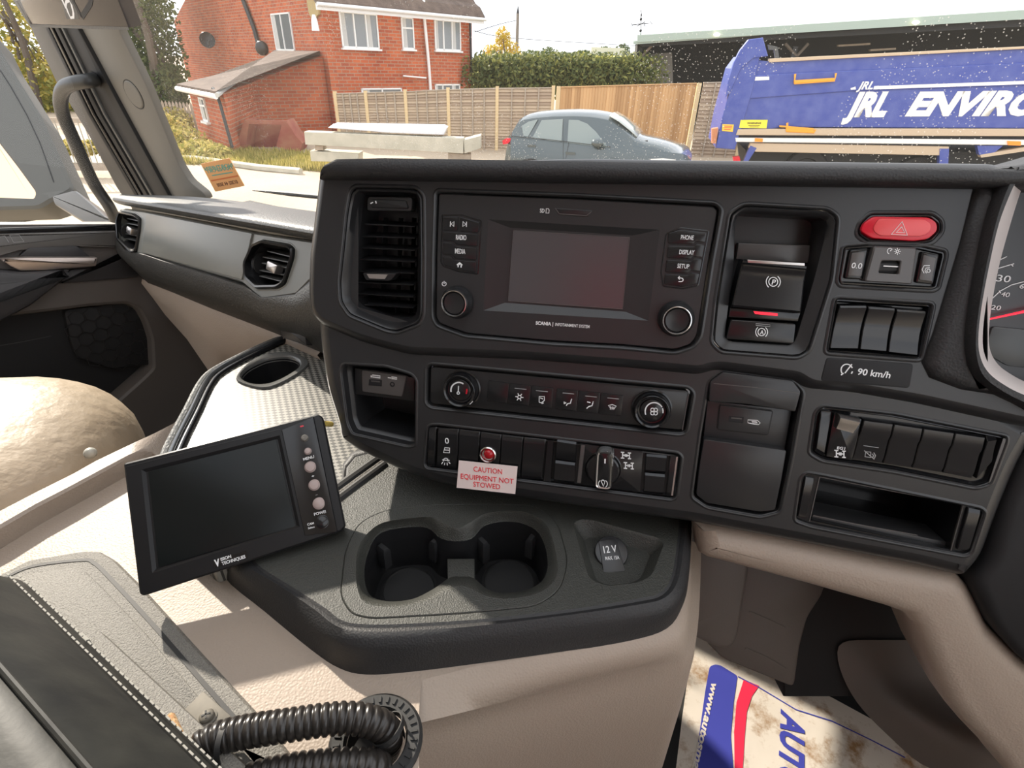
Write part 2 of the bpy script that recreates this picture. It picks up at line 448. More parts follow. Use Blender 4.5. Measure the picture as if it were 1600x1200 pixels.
# ---- centre air vent
vent = obj('air_vent', MB(), M['fascia'], dash) if False else None
mb = MB(); vo = rnd(FD.ps(VENT_O, WU), .004, 3); vi = FD.ps(VENT_I, -.006)
vo1 = inset(vo, .0012)
# sloping surround between the rim and the inner mouth
VM = [(566, 304), (651, 304), (654, 330), (652, 491), (642, 499), (606, 497), (568, 482), (553, 466), (556, 420), (560, 360)]
vm = rnd(FD.ps(VM, -.004), .003, 3)
def resample(p, n, start):
    P = [Vector(q) for q in p]; c = sum(P, Vector((0, 0))) / len(P)
    # walk the outline by length from the point nearest an angle
    k = min(range(len(P)), key=lambda i: abs(math.atan2(P[i].y - c.y, P[i].x - c.x) - start)); P = P[k:] + P[:k]
    if area([tuple(q) for q in P]) < 0: P = [P[0]] + P[:0:-1]
    L = [0]
    for i in range(len(P)): L.append(L[-1] + (P[(i + 1) % len(P)] - P[i]).length)
    out = []
    for j in range(n):
        t = L[-1] * j / n; i = max(k_ for k_ in range(len(P)) if L[k_] <= t + 1e-12)
        a, b = P[i], P[(i + 1) % len(P)]; s = (t - L[i]) / max(L[i + 1] - L[i], 1e-9)
        out.append(tuple(a.lerp(b, s)))
    return out
def polar(p, n, c=None):
    """outline sampled by direction from its centre, so that two outlines pair up"""
    P = [Vector(q) for q in p]; c = c or sum(P, Vector((0, 0))) / len(P); out = []
    for j in range(n):
        d = Vector((math.cos(2 * PI * j / n), math.sin(2 * PI * j / n))); best = 0
        for i in range(len(P)):
            a, b = P[i] - c, P[(i + 1) % len(P)] - c; e = b - a
            den = d.x * e.y - d.y * e.x
            if abs(den) < 1e-12: continue
            t = (a.x * e.y - a.y * e.x) / den; s = (a.x * d.y - a.y * d.x) / den
            if -1e-6 <= s <= 1 + 1e-6 and t > best: best = t
        out.append(tuple(c + d * best))
    return out
cc = sum([Vector(q) for q in vm], Vector((0, 0))) / len(vm)
a_, b_ = polar(inset(vo, .0014), 72, cc), polar(vm, 72, cc)
mb.loft(FD, [(a_, WU - .0015), (inset(a_, .0012), WU - .0005), (inset(a_, .0028), WU - .002), (b_, -.004), (inset(b_, .001), -.006), (inset(b_, .001), -.045)], False, True)
vent = obj('air_vent', mb, M['dark'], dash, ang=25)
for (x0, y0, x1, y1) in [(568, 351, 648, 355), (566, 370, 648, 373), (564, 388, 648, 392), (562, 406, 648, 410), (561, 425, 647, 428), (560, 442, 646, 446), (560, 460, 646, 465), (570, 477, 646, 482)]:
    a = FD.p(x0, y0, -.010); b = FD.p(x1, y1, -.010); d = .0125
    f0 = [FD.P(*a, -.010), FD.P(*b, -.010)]
    bk = [q - FD.W * .022 + FD.V * .004 for q in f0]
    t = FD.V * .0011
    sl = MB().loft3([[f0[0], bk[0], bk[0] + t, f0[0] + t + FD.W * .0004], [f0[1], bk[1], bk[1] + t, f0[1] + t + FD.W * .0004]])
    obj('slat', sl, M['dark'], vent)
for x in (575, 598, 622, 643):
    a = FD.P(*FD.p(x, 340, -.030), -.030); b = FD.P(*FD.p(x - 5, 490, -.030), -.030)
    obj('vane', MB().loft3([[a, a - FD.W * .012, a - FD.W * .012 + FD.U * .001, a + FD.U * .001], [b, b - FD.W * .012, b - FD.W * .012 + FD.U * .001, b + FD.U * .001]]), M['deep'], vent)
tabq = FD.ps([(566, 426), (620, 427), (610, 439), (571, 438)], -.003)
tb = obj('vent_tab', MB().slab(FD, rnd(tabq, .002, 2), -.016, -.003, .0008), M['dark'], vent)
s_ = obj('vent_tab_insert', MB().slab(FD, FD.ps([(573, 428), (606, 429), (601, 436), (577, 435)], -.0022), -.003, -.0022), M['satin'], vent); s_['label'] = 'silver insert'
whl = FD.ps([(573, 307), (643, 308), (642, 330), (572, 329)], .001)
obj('thumbwheel_housing', MB().slab(FD, rnd(whl, .003, 3), -.012, -.0005, .001), M['fascia'], vent)
mb = MB(); wq = [(579, 311), (634, 313), (638, 326), (578, 324)]
mb.slab(FD, rnd(FD.ps(wq, .002), .002, 3), -.004, .0022, .0012)
obj('thumbwheel', mb, M['rubber'], vent)
icon('thumbwheel_mark', FD, [[(579, 318), (583, 316)], [(587, 314), (588, 318)]], 1.6, .0024, M['white'], vent)

# ---- thin edge line round the centre air vent and other rims come from the recess walls
# speed limiter plate
pl = btn('limiter_plate', DSP, WU - .001, WU + .0008, M['deep'], dash, r=.003)
text('limiter_lettering', '90 km/h', FD, (1339, 585), (1390, 591), 10.5, WU + .0009, M['white'], pl, bold=.012)
c = (1324, 577)
icon('limiter_symbol', FD, [arc((1323, 578), 9, 215, 20, 14), arc((1323, 578), 9, -15, -40, 4), [(1320, 583), (1331, 569)], [(1314, 586), (1318, 583)]], 1.7, WU + .0009, M['white'], pl)

stq = FD.ps([(1522, 290), (1574, 288), (1556, 330), (1540, 400), (1528, 470), (1521, 520), (1524, 560), (1540, 592), (1590, 622), (1500, 608), (1452, 590), (1440, 566), (1458, 520), (1476, 460), (1500, 380)], WU)
sto = obj('soft_side_trim', MB().loft(FD, [(stq, WU - .001), (stq, WU + .001), (inset(stq, .004), WU + .005), (inset(stq, .010), WU + .007)], False, True), M['soft'], dash, ang=50)

M['lensred'] = mat('deep_red_lens', (0.34, 0.006, 0.012), 0.12)
# ------------------------------------------------------------------ infotainment unit
inf = thing('infotainment_unit', 'black infotainment unit with a dark reddish screen between two columns of buttons', 'infotainment unit', FD.P(-.1, -.07, -.02))
WI = WU - .0035
uvI = inset(rnd(FD.ps(INF, WU), .004, 3), .0022)
S0 = [(763, 343), (1031, 359), (1013, 501), (755, 485)]
S1 = [(797, 356), (989, 368), (977, 487), (789, 473)]
SC_ = [(802, 360), (984, 371), (973, 483), (794, 470)]
mb = MB(); s0 = FD.ps(S0, WI); s1 = FD.ps(S1, WI - .0035)
mb.loft(FD, [(uvI, -.04), (uvI, WI - .0008), (inset(uvI, .0008), WI)], True, False)
mb.holed(FD, inset(uvI, .0008), [s0], WI)
mb.loft(FD, [(s0, WI), (s1, WI - .0035)], False, True)
obj('housing', mb, M['fascia'], inf, ang=12)
scr = obj('screen', MB().slab(FD, FD.ps(SC_, WI - .0028), WI - .006, WI - .0028, .0003), M['screen'], inf, ang=12)
icon('screen_edge', FD, [SC_ + [SC_[0]]], 1.1, WI - .0028, M['greytrim'], inf)
# sd slot
mb = MB(); mb.slab(FD, rnd(FD.ps([(866, 325), (926, 329), (919, 339), (872, 335)], WI), .001, 2), WI - .002, WI + .0006, .0005)
obj('card_slot', mb, M['dark'], inf)
icon('card_slot_lip', FD, [[(873, 334), (917, 337)], [(868, 326), (873, 333)], [(917, 336), (924, 331)]], 1.3, WI + .0007, M['greytrim'], inf)
text('card_slot_lettering', 'SD', FD, (843.5, 332), (850.5, 332.4), 6, WI + .0002, M['white'], inf, bold=.01)
icon('card_symbol', FD, [[(853, 333), (853.5, 326), (856.5, 326), (858, 328), (857.5, 333), (853, 333)]], 1.0, WI + .0002, M['white'], inf)
# left buttons
G1 = [(692, 337), (722, 337), (751, 346), (746, 427), (716, 423), (693, 415), (690, 409)]
G2 = [(1063, 357), (1106, 362), (1090, 445), (1067, 450), (1037, 446), (1034, 425), (1042, 366)]
for g in (G1, G2):
    u = rnd(inset(FD.ps(g, WI), -.0012), .002, 3)
    obj('button_bezel', MB().loft(FD, [(u, WI - .001), (u, WI + .0004), (inset(u, .0009), WI + .0006), (inset(u, .0014), WI - .001)], False, True), M['gloss'], inf)
WB = WI + .0016
def ib(q, lab=None, tx=None):
    b = btn('control_button', q, WI - .002, WB, M['button'], inf, bev=.0005, r=.0012, gap=.00035)
    if tx: text('button_lettering', tx[0], FD, tx[1], tx[2], tx[3], WB + .0001, M['white'], b, bold=.008)
    return b
b = ib([(692, 338), (716, 338), (715, 361), (691.5, 360)]); icon('previous_symbol', FD, [[(704, 346), (703.5, 354)], [(709.5, 346), (705, 350), (709, 354), (709.5, 346)]], 1.1, WB + .0001, M['white'], b)
b = ib([(718, 338), (750, 347), (747.5, 364), (717.5, 361.4)]); icon('next_symbol', FD, [[(729, 346.5), (728.7, 354.5)], [(723.5, 346), (728, 350.5), (723, 354), (723.5, 346)]], 1.1, WB + .0001, M['white'], b)
ib([(691.5, 361), (747.5, 365), (745.7, 385.5), (712, 382.5), (708, 377), (691.5, 376)], tx=('RADIO', (712.5, 374.5), (728.5, 375.2), 7.5))
ib([(691.5, 378), (707, 379), (711.5, 384), (745.6, 387), (744.7, 407), (711, 404.5), (707, 399), (691, 398)], tx=('MEDIA', (711, 396), (727, 396.8), 7.5))
b = ib([(691, 400), (706, 401), (710, 406), (744.6, 408), (744, 426), (716, 422.5), (693, 414)])
icon('home_symbol', FD, [[(714, 414), (718.3, 410.5), (722.5, 414.4)], [(716, 413), (715.8, 417.5)], [(720.7, 413.5), (720.4, 418)], [(718.2, 411.5), (718.2, 414)]], 1.7, WB + .0001, M['white'], b)
# right buttons
ib([(1044, 364), (1064, 358), (1105, 362.5), (1102, 379.5), (1087, 378), (1083, 382.5), (1043, 381)], tx=('PHONE', (1063.5, 374), (1083.5, 375), 7))
ib([(1043, 383), (1084, 384.5), (1088, 380), (1101.5, 382), (1098, 403), (1083, 401.5), (1079, 405.5), (1041.5, 403.5)], tx=('DISPLAY', (1061, 397), (1084.5, 398), 7))
ib([(1041.5, 405), (1080, 407), (1084, 403), (1097.5, 404.5), (1094.5, 425), (1079, 423.5), (1075, 428), (1039, 426)], tx=('SETUP', (1058, 418.6), (1076.5, 419.8), 7))
b = ib([(1038.5, 427.5), (1076, 429.5), (1080, 425.5), (1094, 427), (1089, 444), (1067, 449), (1037.5, 445)])
icon('return_symbol', FD, [[(1059.5, 434), (1065, 434.6)] + arc((1064.6, 437.2), 2.7, 90, -90, 8) + [(1060, 440)], [(1062, 431.8), (1059.3, 434), (1062, 436.6)]], 1.4, WB + .0001, M['white'], b)
icon('power_symbol', FD, [arc((694, 443.5), 3.2, 60, -240, 12), [(694, 439), (694, 443.5)]], 1.0, WI + .0002, M['white'], inf)
t1 = text('maker_lettering', 'SCANIA', FD, (837, 507), (861, 508.5), 5, WI + .0002, M['white'], inf, bold=.03)
text('system_lettering', 'INFOTAINMENT SYSTEM', FD, (867.5, 509), (921, 512.8), 4.6, WI + .0002, M['grey_print'] if False else M['white'], inf, bold=.004)
icon('lettering_divider', FD, [[(864, 503.5), (863.5, 510.5)]], .8, WI + .0002, M['white'], inf)
def knob(c, r, parent, h=.017, name='control_knob', base=True, w=WI, fr=FD, ringm='chrome', capm='dark'):
    """c = base centre px, r = base radius px"""
    u = fr.p(*c, w); R = r * fr.sc(*c, w)
    mb = MB().lathe(fr, u, [(R, w - .001), (R, w + .004), (R * .97, w + .006), (R * .90, w + .008), (R * .87, w + .010), (R * .83, w + h), (R * .80, w + h + .0006), (R * .70, w + h), (R * .68, w + h - .002)], 48)
    k = obj(name, mb, M['dark'], parent, ang=25)
    mb = MB(); a = fr.ps([], 0)
    rings = [(R * .78, w + h + .0002), (R * .775, w + h + .0011), (R * .73, w + h + .0013), (R * .70, w + h + .0002)]
    mb.loft(fr, [(circ(u, q, 48), ww) for q, ww in rings], False, False)
    rg = obj('knob_ring', mb, M[ringm], k, ang=40); rg['label'] = 'silver ring'
    mb = MB().lathe(fr, u, [(R * .66, w + h - .003), (R * .66, w + h - .001), (R * .62, w + h - .0003), (R * .50, w + h - .0008), (R * .2, w + h - .0014), (R * .01, w + h - .0015)], 48)
    obj('knob_cap', mb, M[capm], k, ang=40)
    return k
knob((715.5, 472), 25, inf, h=.013)
knob((1056, 497.5), 28, inf, h=.013)

# ------------------------------------------------------------------ climate control panel
cli = thing('climate_control_panel', 'slim black climate control panel with two round dials and a row of symbol buttons', 'climate controls', FD.P(-.03, -.13, -.02))
uvC = inset(rnd(FD.ps(CLI, 0), .004, 3), .0035); WC = -.003
obj('panel', MB().slab(FD, uvC, -.03, WC, .001), M['dark'], cli)
icon('end_ridge', FD, [[(1076, 615), (1066, 672)]], 1.3, WC + .0005, M['greytrim'], cli)
xs_t = [763, 796, 830, 865]; ys_t = [594, 598.5, 602, 606]; xs_b = [760, 793, 827, 862]; ys_b = [627, 631, 634.5, 638.5]
xs_t2 = [869.5, 904, 938.5, 974.5]; ys_t2 = [606.6, 610, 613.5, 617.5]; xs_b2 = [866.5, 900.5, 935, 971]; ys_b2 = [639, 643, 647, 651]
cb = []
for xt, yt, xb, yb in ((xs_t, ys_t, xs_b, ys_b), (xs_t2, ys_t2, xs_b2, ys_b2)):
    for i in range(3):
        cb.append(btn('control_button', [(xt[i], yt[i]), (xt[i + 1], yt[i + 1]), (xb[i + 1], yb[i + 1]), (xb[i], yb[i])], WC - .002, WC + .0012, M['button'], cli, bev=.0004, r=.0008))
WS = WC + .0013
def zz(pts): return Z(640, 540, 3.3333, pts)
for i, (a, b) in zip((1, 2, 3, 4, 5), (((547, 222), (608, 228)), ((658, 234), (720, 240)), ((797, 246), (857, 252)), ((915, 262), (975, 268)), ((1030, 272), (1090, 278)))):
    icon('tell_tale', FD, [zz([a, b])], 1.0, WS, M['grey_print'], cb[i])
ic = zz([(572, 268)])[0]
L = []
for k in range(6):
    an = k * 60 + 8; L.append([ (ic[0] + 2.6 * math.cos(math.radians(an)), ic[1] + 2.6 * math.sin(math.radians(an))), (ic[0] + 6.2 * math.cos(math.radians(an)), ic[1] + 6.2 * math.sin(math.radians(an)))])
L.append(circ(ic, 2.7, 10) + [circ(ic, 2.7, 10)[0]])
icon('snowflake_symbol', FD, L, 1.2, WS, M['white'], cb[1])
icon('recirculation_symbol', FD, [zz([(675, 265), (702, 265), (702, 285), (688, 298), (675, 295), (675, 265)]), zz([(680, 272), (695, 278)]), zz([(690, 292), (697, 300), (688, 302)])], 1.2, WS, M['white'], cb[2])
icon('foot_vent_symbol', FD, [zz([(842, 283), (838, 300), (822, 303), (816, 313)]), zz([(803, 303), (815, 297)]), zz([(803, 293), (808, 297)]), zz([(843, 278), (845, 281)])], 1.5, WS, M['white'], cb[3])
icon('face_vent_symbol', FD, [zz([(955, 297), (950, 313), (934, 317), (922, 327)]), zz([(925, 293), (942, 297)]), zz([(955, 291), (957, 294)])], 1.5, WS, M['white'], cb[4])
icon('demist_symbol', FD, [zz([(1035, 312), (1055, 307), (1076, 315), (1068, 327), (1045, 324), (1035, 312)]), zz([(1046, 316), (1045, 333)]), zz([(1055, 317), (1054, 334)]), zz([(1064, 318), (1063, 334)])], 1.0, WS, M['white'], cb[5])
def dial(c, r, marks):
    u = FD.p(*c, WC); R = r * FD.sc(*c, WC)
    mb = MB().lathe(FD, u, [(R, WC - .001), (R, WC + .0006), (R * .93, WC + .0012), (R * .90, WC + .001), (R * .86, WC + .010), (R * .83, WC + .0115), (R * .80, WC + .0118), (R * .72, WC + .0108), (R * .66, WC + .0062), (R * .60, WC + .006)], 56)
    k = obj('dial', mb, M['gloss'], cli, ang=22)
    mb = MB().lathe(FD, u, [(R * .58, WC + .005), (R * .58, WC + .0072), (R * .54, WC + .0078), (R * .01, WC + .0080)], 48)
    obj('dial_face', mb, M['button'], k, ang=40)
    return k, u, R
k, u, R = dial((722, 607), 29, 0)
FDd = lambda c, dx, dy: (c[0] + dx, c[1] + dy)
cf = (717, 610)
icon('temperature_arc', FD, [arc(cf, 12.5, 190, 55, 14)], 2.0, WC + .0081, M['white'], k)
icon('hot_mark', FD, [arc(cf, 12.5, 10, -25, 6)], 2.0, WC + .0081, M['red'], k)
icon('thermometer_symbol', FD, [[(716.5, 603), (716, 612)]] + [circ((716, 614), 2, 8) + [circ((716, 614), 2, 8)[0]]], 1.3, WC + .0081, M['white'], k)
icon('dial_pointer', FD, [[(733.5, 631), (738, 626.5)]], 3.0, WC + .0105, M['white'], k)
k, u, R = dial((1018, 638.5), 31, 0)
cf = (1022, 643)
icon('fan_speed_arc', FD, [arc(cf, 14, 200, 30, 14), arc(cf, 14, 20, -10, 5)], 1.8, WC + .0081, M['white'], k)
icon('fan_symbol', FD, [circ((cf[0] + 3.4 * math.cos(a), cf[1] + 3.4 * math.sin(a)), 3, 10) + [circ((cf[0] + 3.4 * math.cos(a), cf[1] + 3.4 * math.sin(a)), 3, 10)[0]] for a in (.8, 2.37, 3.94, 5.5)], 1.1, WC + .0081, M['white'], k)
icon('dial_pointer', FD, [[(994, 637), (993.5, 642.5)]], 3.0, WC + .009, M['white'], k)

# ------------------------------------------------------------------ lower switch bank
bank = thing('switch_bank', 'long black row of switches below the climate controls with a silver rotary knob', 'switch panel', FD.P(-.03, -.2, -.02))
uvS = inset(rnd(FD.ps(SWB, 0), .004, 3), .003)
obj('bezel', MB().loft(FD, [(uvS, -.03), (uvS, -.0015), (inset(uvS, .001), -.001), (inset(uvS, .002), -.004)], True, True), M['gloss'], bank)
PR = [(0, .0002), (.06, .0018), (.12, .0022), (.5, .0008), (.9, .0016), (1, -.0005)]
T = [(683.5, 669), (716.5, 671), (750, 675), (783.5, 679.5), (817.6, 683.5), (853, 687)]
B = [(680.5, 732), (713.5, 736.5), (746.5, 741), (778.6, 745.5), (812.5, 749), (846.5, 751.5)]
sws = []
for i in range(5):
    sws.append(rocker('rocker_switch', [T[i], T[i + 1], B[i + 1], B[i]], -.006, PR, M['button'], bank))
rocker('end_cap', [(669, 668), (682, 667.5), (679, 731), (666.5, 728)], -.006, [(0, 0), (.1, .0015), (.9, .0015), (1, 0)], M['gloss'], bank)
rocker('blank_strip', [(854.5, 687.5), (866, 689), (861, 754), (848, 752)], -.006, [(0, -.001), (1, -.001)], M['button'], bank)
def dbl(tl, tr, br, bl, f):
    m1 = (tl[0] + (bl[0] - tl[0]) * f, tl[1] + (bl[1] - tl[1]) * f); m2 = (tr[0] + (br[0] - tr[0]) * f, tr[1] + (br[1] - tr[1]) * f)
    rocker('rocker_switch', [tl, tr, m2, m1], -.006, [(0, 0), (.1, .002), (.85, .001), (1, -.001)], M['button'], bank)
    rocker('rocker_switch', [m1, m2, br, bl], -.006, [(0, 0), (.1, .002), (.9, .001), (1, -.001)], M['button'], bank)
dbl((869.5, 686), (901.6, 691), (898, 756.6), (863.5, 753), .5)
dbl((1009, 709.5), (1043.5, 712.5), (1037.5, 774), (1004.5, 771), .48)
rot = btn('rotary_plate', [(905.5, 692), (1006, 706), (1001, 770), (901, 757)], -.006, -.0005, M['button'], bank, r=.001)
rocker('silver_strip', [(907, 695), (915, 696), (908, 756), (900.5, 755)], -.0005, [(0, .0006), (.5, .0012), (1, .0006)], M['greytrim'], rot)
rocker('end_cap', [(1047, 712), (1061, 713), (1053, 777), (1040, 775)], -.006, [(0, 0), (.1, .0015), (.9, .0015), (1, 0)], M['gloss'], bank)
icon('end_cap_edge', FD, [[(1058, 714), (1050, 774)]], 2.4, .0014, M['satin'], bank)
u = FD.p(942, 732, 0); R = 28 * FD.sc(942, 732, 0)
rs = obj('rotary_switch', MB().lathe(FD, u, [(R, -.001), (R, .0005), (R * .95, .0012), (R * .9, .0006), (R * .88, .004), (R * .80, .005)], 48), M['gloss'], bank, ang=25)
kq = rnd(FD.ps([(932, 704), (959, 705.5), (956, 767), (928.5, 764)], .014), .006, 5)
obj('knob_shell', MB().loft(FD, [(inset(kq, -.0006), .002), (kq, .012), (inset(kq, .0012), .014), (inset(kq, .0026), .0135)], False, False), M['chrome'], rs)['label'] = 'chrome shell'
obj('knob_grip', MB().slab(FD, inset(kq, .0024), .004, .0138, .0006), M['gloss'], rs)
icon('knob_mark', FD, [[(945.5, 717), (945.2, 724)]], 2.0, .0139, M['white'], rs)
icon('lock_symbol', FD, [arc((941, 756), 6, 120, 240, 8), arc((943, 756), 6, 60, -60, 8), [(939.5, 752), (943, 760), (945, 753)], arc((942, 752.5), 2.5, 0, 180, 6)], 1.0, .0139, M['white'], rs)
icon('position_mark', FD, [[(946, 697), (945.8, 701)]], 1.4, 0.0, M['white'], rot)
def axle(c, s, wd, w_, m_, par, name='axle_symbol'):
    x, y = c
    return icon(name, FD, [[(x - 8 * s, y - 5 * s), (x - 2.5 * s, y - 4.5 * s)], [(x - 8 * s, y + 4 * s), (x - 2.5 * s, y + 4.5 * s)], [(x - 5.2 * s, y - 5 * s), (x - 5.2 * s, y + 4 * s)],
                [(x + 3 * s, y - 4 * s), (x + 8 * s, y - 3.6 * s)], [(x + 3 * s, y + 5 * s), (x + 8 * s, y + 5.4 * s)], [(x + 5.5 * s, y - 4 * s), (x + 5.5 * s, y + 5 * s)], [(x - 5.2 * s, y - .5 * s), (x + 5.5 * s, y + .5 * s)],
                [(x - 1, y - 2 * s), (x - 1, y + 2 * s)], [(x + 1.4, y - 2 * s), (x + 1.4, y + 2.3 * s)]], wd, w_, m_, par)
axle((978, 711.5), 1.0, 1.5, 0.0, M['white'], rot); axle((982.5, 727.5), 1.0, 1.5, 0.0, M['white'], rot)
s0_ = sws[0]
text('switch_lettering', '0', FD, (695.5, 693), (701.5, 693.3), 9, .0020, M['white'], s0_, bold=.0)
icon('cab_symbol', FD, [[(693, 707), (695, 699.5), (702.5, 700), (702.5, 707.5), (693, 707)], [(694, 703), (702, 703.5)]], 1.1, .0018, M['white'], s0_)
icon('lamp_symbol', FD, [arc((696.5, 719.5), 3.6, 200, -20, 8), [(691, 718.5), (702.5, 719.5)], [(692, 722), (690, 725)], [(695, 723), (694.5, 726.5)], [(698.5, 723), (699, 727)], [(701, 722), (703.5, 724.5)]], 1.1, .0018, M['white'], s0_)
u = FD.p(763, 709.5, .002); R = 12.8 * FD.sc(763, 709, .002)
wl = thing('warning_lamp', 'round red warning lamp in a chrome bezel on the switch row above the caution sticker', 'warning lamp', FD.P(*u, .002))
obj('bezel', MB().lathe(FD, u, [(R * .95, .002), (R, .0024), (R * .97, .0045), (R * .85, .0052), (R * .68, .0036), (R * .60, .0034)], 40), M['chrome'], wl, ang=30)
u2 = FD.p(763.3, 710, .005)
obj('lens', MB().lathe(FD, u2, [(R * .60, .003), (R * .60, .0048), (R * .5, .0066), (R * .3, .0078), (R * .05, .0082)], 32), M['lensred'], wl, ang=60)
# caution sticker stuck over the switches
WT = .0042
st = thing('caution_sticker', 'white sticker with red capitals stuck across the switches below the red lamp', 'sticker', FD.P(*FD.p(761, 746, WT), WT))
obj('backing', MB().slab(FD, FD.ps([(717, 719.5), (808.6, 729), (805, 772), (713.5, 762)], WT), WT - .0006, WT), M['sticker'], st)
obj('print', text_mb(text_mb(text_mb(MB(), 'CAUTION', FD, (740, 736.5), (784.5, 741), 8, WT + .0001), 'EQUIPMENT NOT', FD, (720, 747.5), (802.5, 756), 8, WT + .0001), 'STOWED', FD, (739.5, 760), (781.5, 764.5), 8, WT + .0001), M['redink'], st, ang=10, recalc=False)
# ------------------------------------------------------------------ parking brake module
WP = WU
def z7(pts): return Z(1100, 280, 3.2, pts)
pk = thing('parking_brake_control', 'black parking brake lever with circled P above a smaller auto hold button', 'parking brake switch', FD.P(*FD.p(1195, 480, 0), -.02))
po = inset(rnd(FD.ps(PBK, WP), .004, 3), .0016)
pin = rnd(FD.ps(z7([(180, 165), (600, 188), (632, 215), (560, 500), (465, 815), (440, 835), (125, 815), (105, 790), (150, 450), (160, 200)]), WP), .004, 3)
cc = sum([Vector(q) for q in pin], Vector((0, 0))) / len(pin)
a_, b_ = polar(po, 80, cc), polar(pin, 80, cc)
mb = MB(); mb.loft(FD, [(a_, WP - .006), (a_, WP - .0006), (inset(a_, .0008), WP + .0004), (inset(a_, .002), WP - .0004), (b_, WP - .004), (inset(b_, .0006), WP - .006), (inset(b_, .001), WP - .040)], False, True)
obj('surround', mb, M['fascia'], pk, ang=22)
# side liner seen in the upper right of the pocket
obj('pocket_liner', MB().slab(FD, FD.ps(z7([(172, 318), (530, 330), (525, 420), (160, 400)]), -.020), -.028, -.020, .001), M['greytrim'], pk)
wt = WP + .006
lv = z7([(196, 402), (516, 432), (486, 672), (140, 640)])
q = [Vector(p) for p in FD.ps(lv, wt)]
rows = []
for t, ww in [(0, wt - .010), (0, wt - .001), (.02, wt + .001), (.06, wt + .0012), (.12, wt - .0005), (.35, wt - .002), (.7, wt - .001), (.95, wt - .001), (1, wt - .003), (1, wt - .016)]:
    a = q[0].lerp(q[3], t); b = q[1].lerp(q[2], t)
    rows.append([FD.P(*a, ww - .02), FD.P(*a, ww - .001), FD.P(*(a + (b - a) * .02), ww), FD.P(*(a + (b - a) * .98), ww), FD.P(*b, ww - .001), FD.P(*b, ww - .02)])
lever = obj('lever', MB().grid(rows), M['gloss'], pk, ang=30)
obj('lever_strip', MB().slab(FD, FD.ps(z7([(216, 402), (504, 420), (504, 434), (220, 418)]), wt + .0014), wt - .001, wt + .0014, .0004), M['satin'], lever)['label'] = 'silver strip'
obj('pocket_front', MB().slab(FD, FD.ps(z7([(130, 640), (484, 668), (470, 712), (122, 690)]), WP - .003), WP - .03, WP - .003, .001), M['gloss'], pk)
c = z7([(346, 513)])[0]
icon('parking_symbol', FD, [circ(c, 7, 18) + [circ(c, 7, 18)[0]], arc(c, 11, 130, 230, 8), arc(c, 11, 50, -50, 8)], 1.3, wt - .0007, M['white'], lever)
text('parking_lettering', 'P', FD, (c[0] - 2.6, c[1] + 4), (c[0] + 3, c[1] + 4.6), 8, wt - .0007, M['white'], lever, bold=.01)
obj('tell_tale', MB().slab(FD, FD.ps(z7([(248, 660), (368, 671), (368, 684), (256, 674)]), WP - .0022), WP - .004, WP - .0022), M['redglow'], pk)['label'] = 'glowing red strip'
ah = btn('auto_hold_button', z7([(133, 700), (462, 722), (450, 826), (108, 800)]), WP - .02, WP - .001, M['button'], pk, r=.002, bev=.001)
icon('button_ridge', FD, [z7([(258, 722), (330, 728), (330, 737), (260, 731), (258, 722)])], .9, WP - .0009, M['grey_print'], ah)
c = z7([(288, 764)])[0]
icon('hold_symbol', FD, [circ(c, 5.8, 16) + [circ(c, 5.8, 16)[0]], arc(c, 9.3, 130, 230, 8), arc(c, 9.3, 50, -50, 8)], 1.2, WP - .0009, M['white'], ah)
text('hold_lettering', 'A', FD, (c[0] - 2.8, c[1] + 3.3), (c[0] + 2.8, c[1] + 3.7), 6.5, WP - .0009, M['white'], ah, bold=.01)

# ------------------------------------------------------------------ hazard switch
hz = thing('hazard_switch', 'wide red hazard warning button with a white outlined triangle', 'hazard switch', FD.P(*FD.p(1405, 356, 0), 0))
hu = inset(rnd(FD.ps(HAZ, WU), .003, 3), .0012)
obj('bezel', MB().loft(FD, [(hu, -.01), (hu, WU + .0002), (inset(hu, .001), WU + .0006), (inset(hu, .0022), WU - .002)], False, True), M['gloss'], hz)
hr = rnd(FD.ps(z7([(845, 186), (1125, 190), (1166, 215), (1170, 258), (1122, 300), (1050, 310), (838, 296), (782, 258), (796, 222)]), WU + .003), .003, 3)
hb = obj('button', MB().slab(FD, hr, -.008, WU + .003, .0012), M['red'], hz)
obj('button_centre', MB().slab(FD, rnd(FD.ps(z7([(872, 196), (1105, 200), (1138, 225), (1132, 262), (1090, 286), (872, 282), (842, 250)]), WU + .0038), .003, 3), WU + .002, WU + .0038, .0006), M['redlt'], hb)
icon('triangle_symbol', FD, [z7([(990, 212), (1016, 280), (936, 276), (990, 212)]), z7([(988, 238), (1002, 268), (960, 266), (988, 238)])], 1.2, WU + .0039, M['white'], hb)

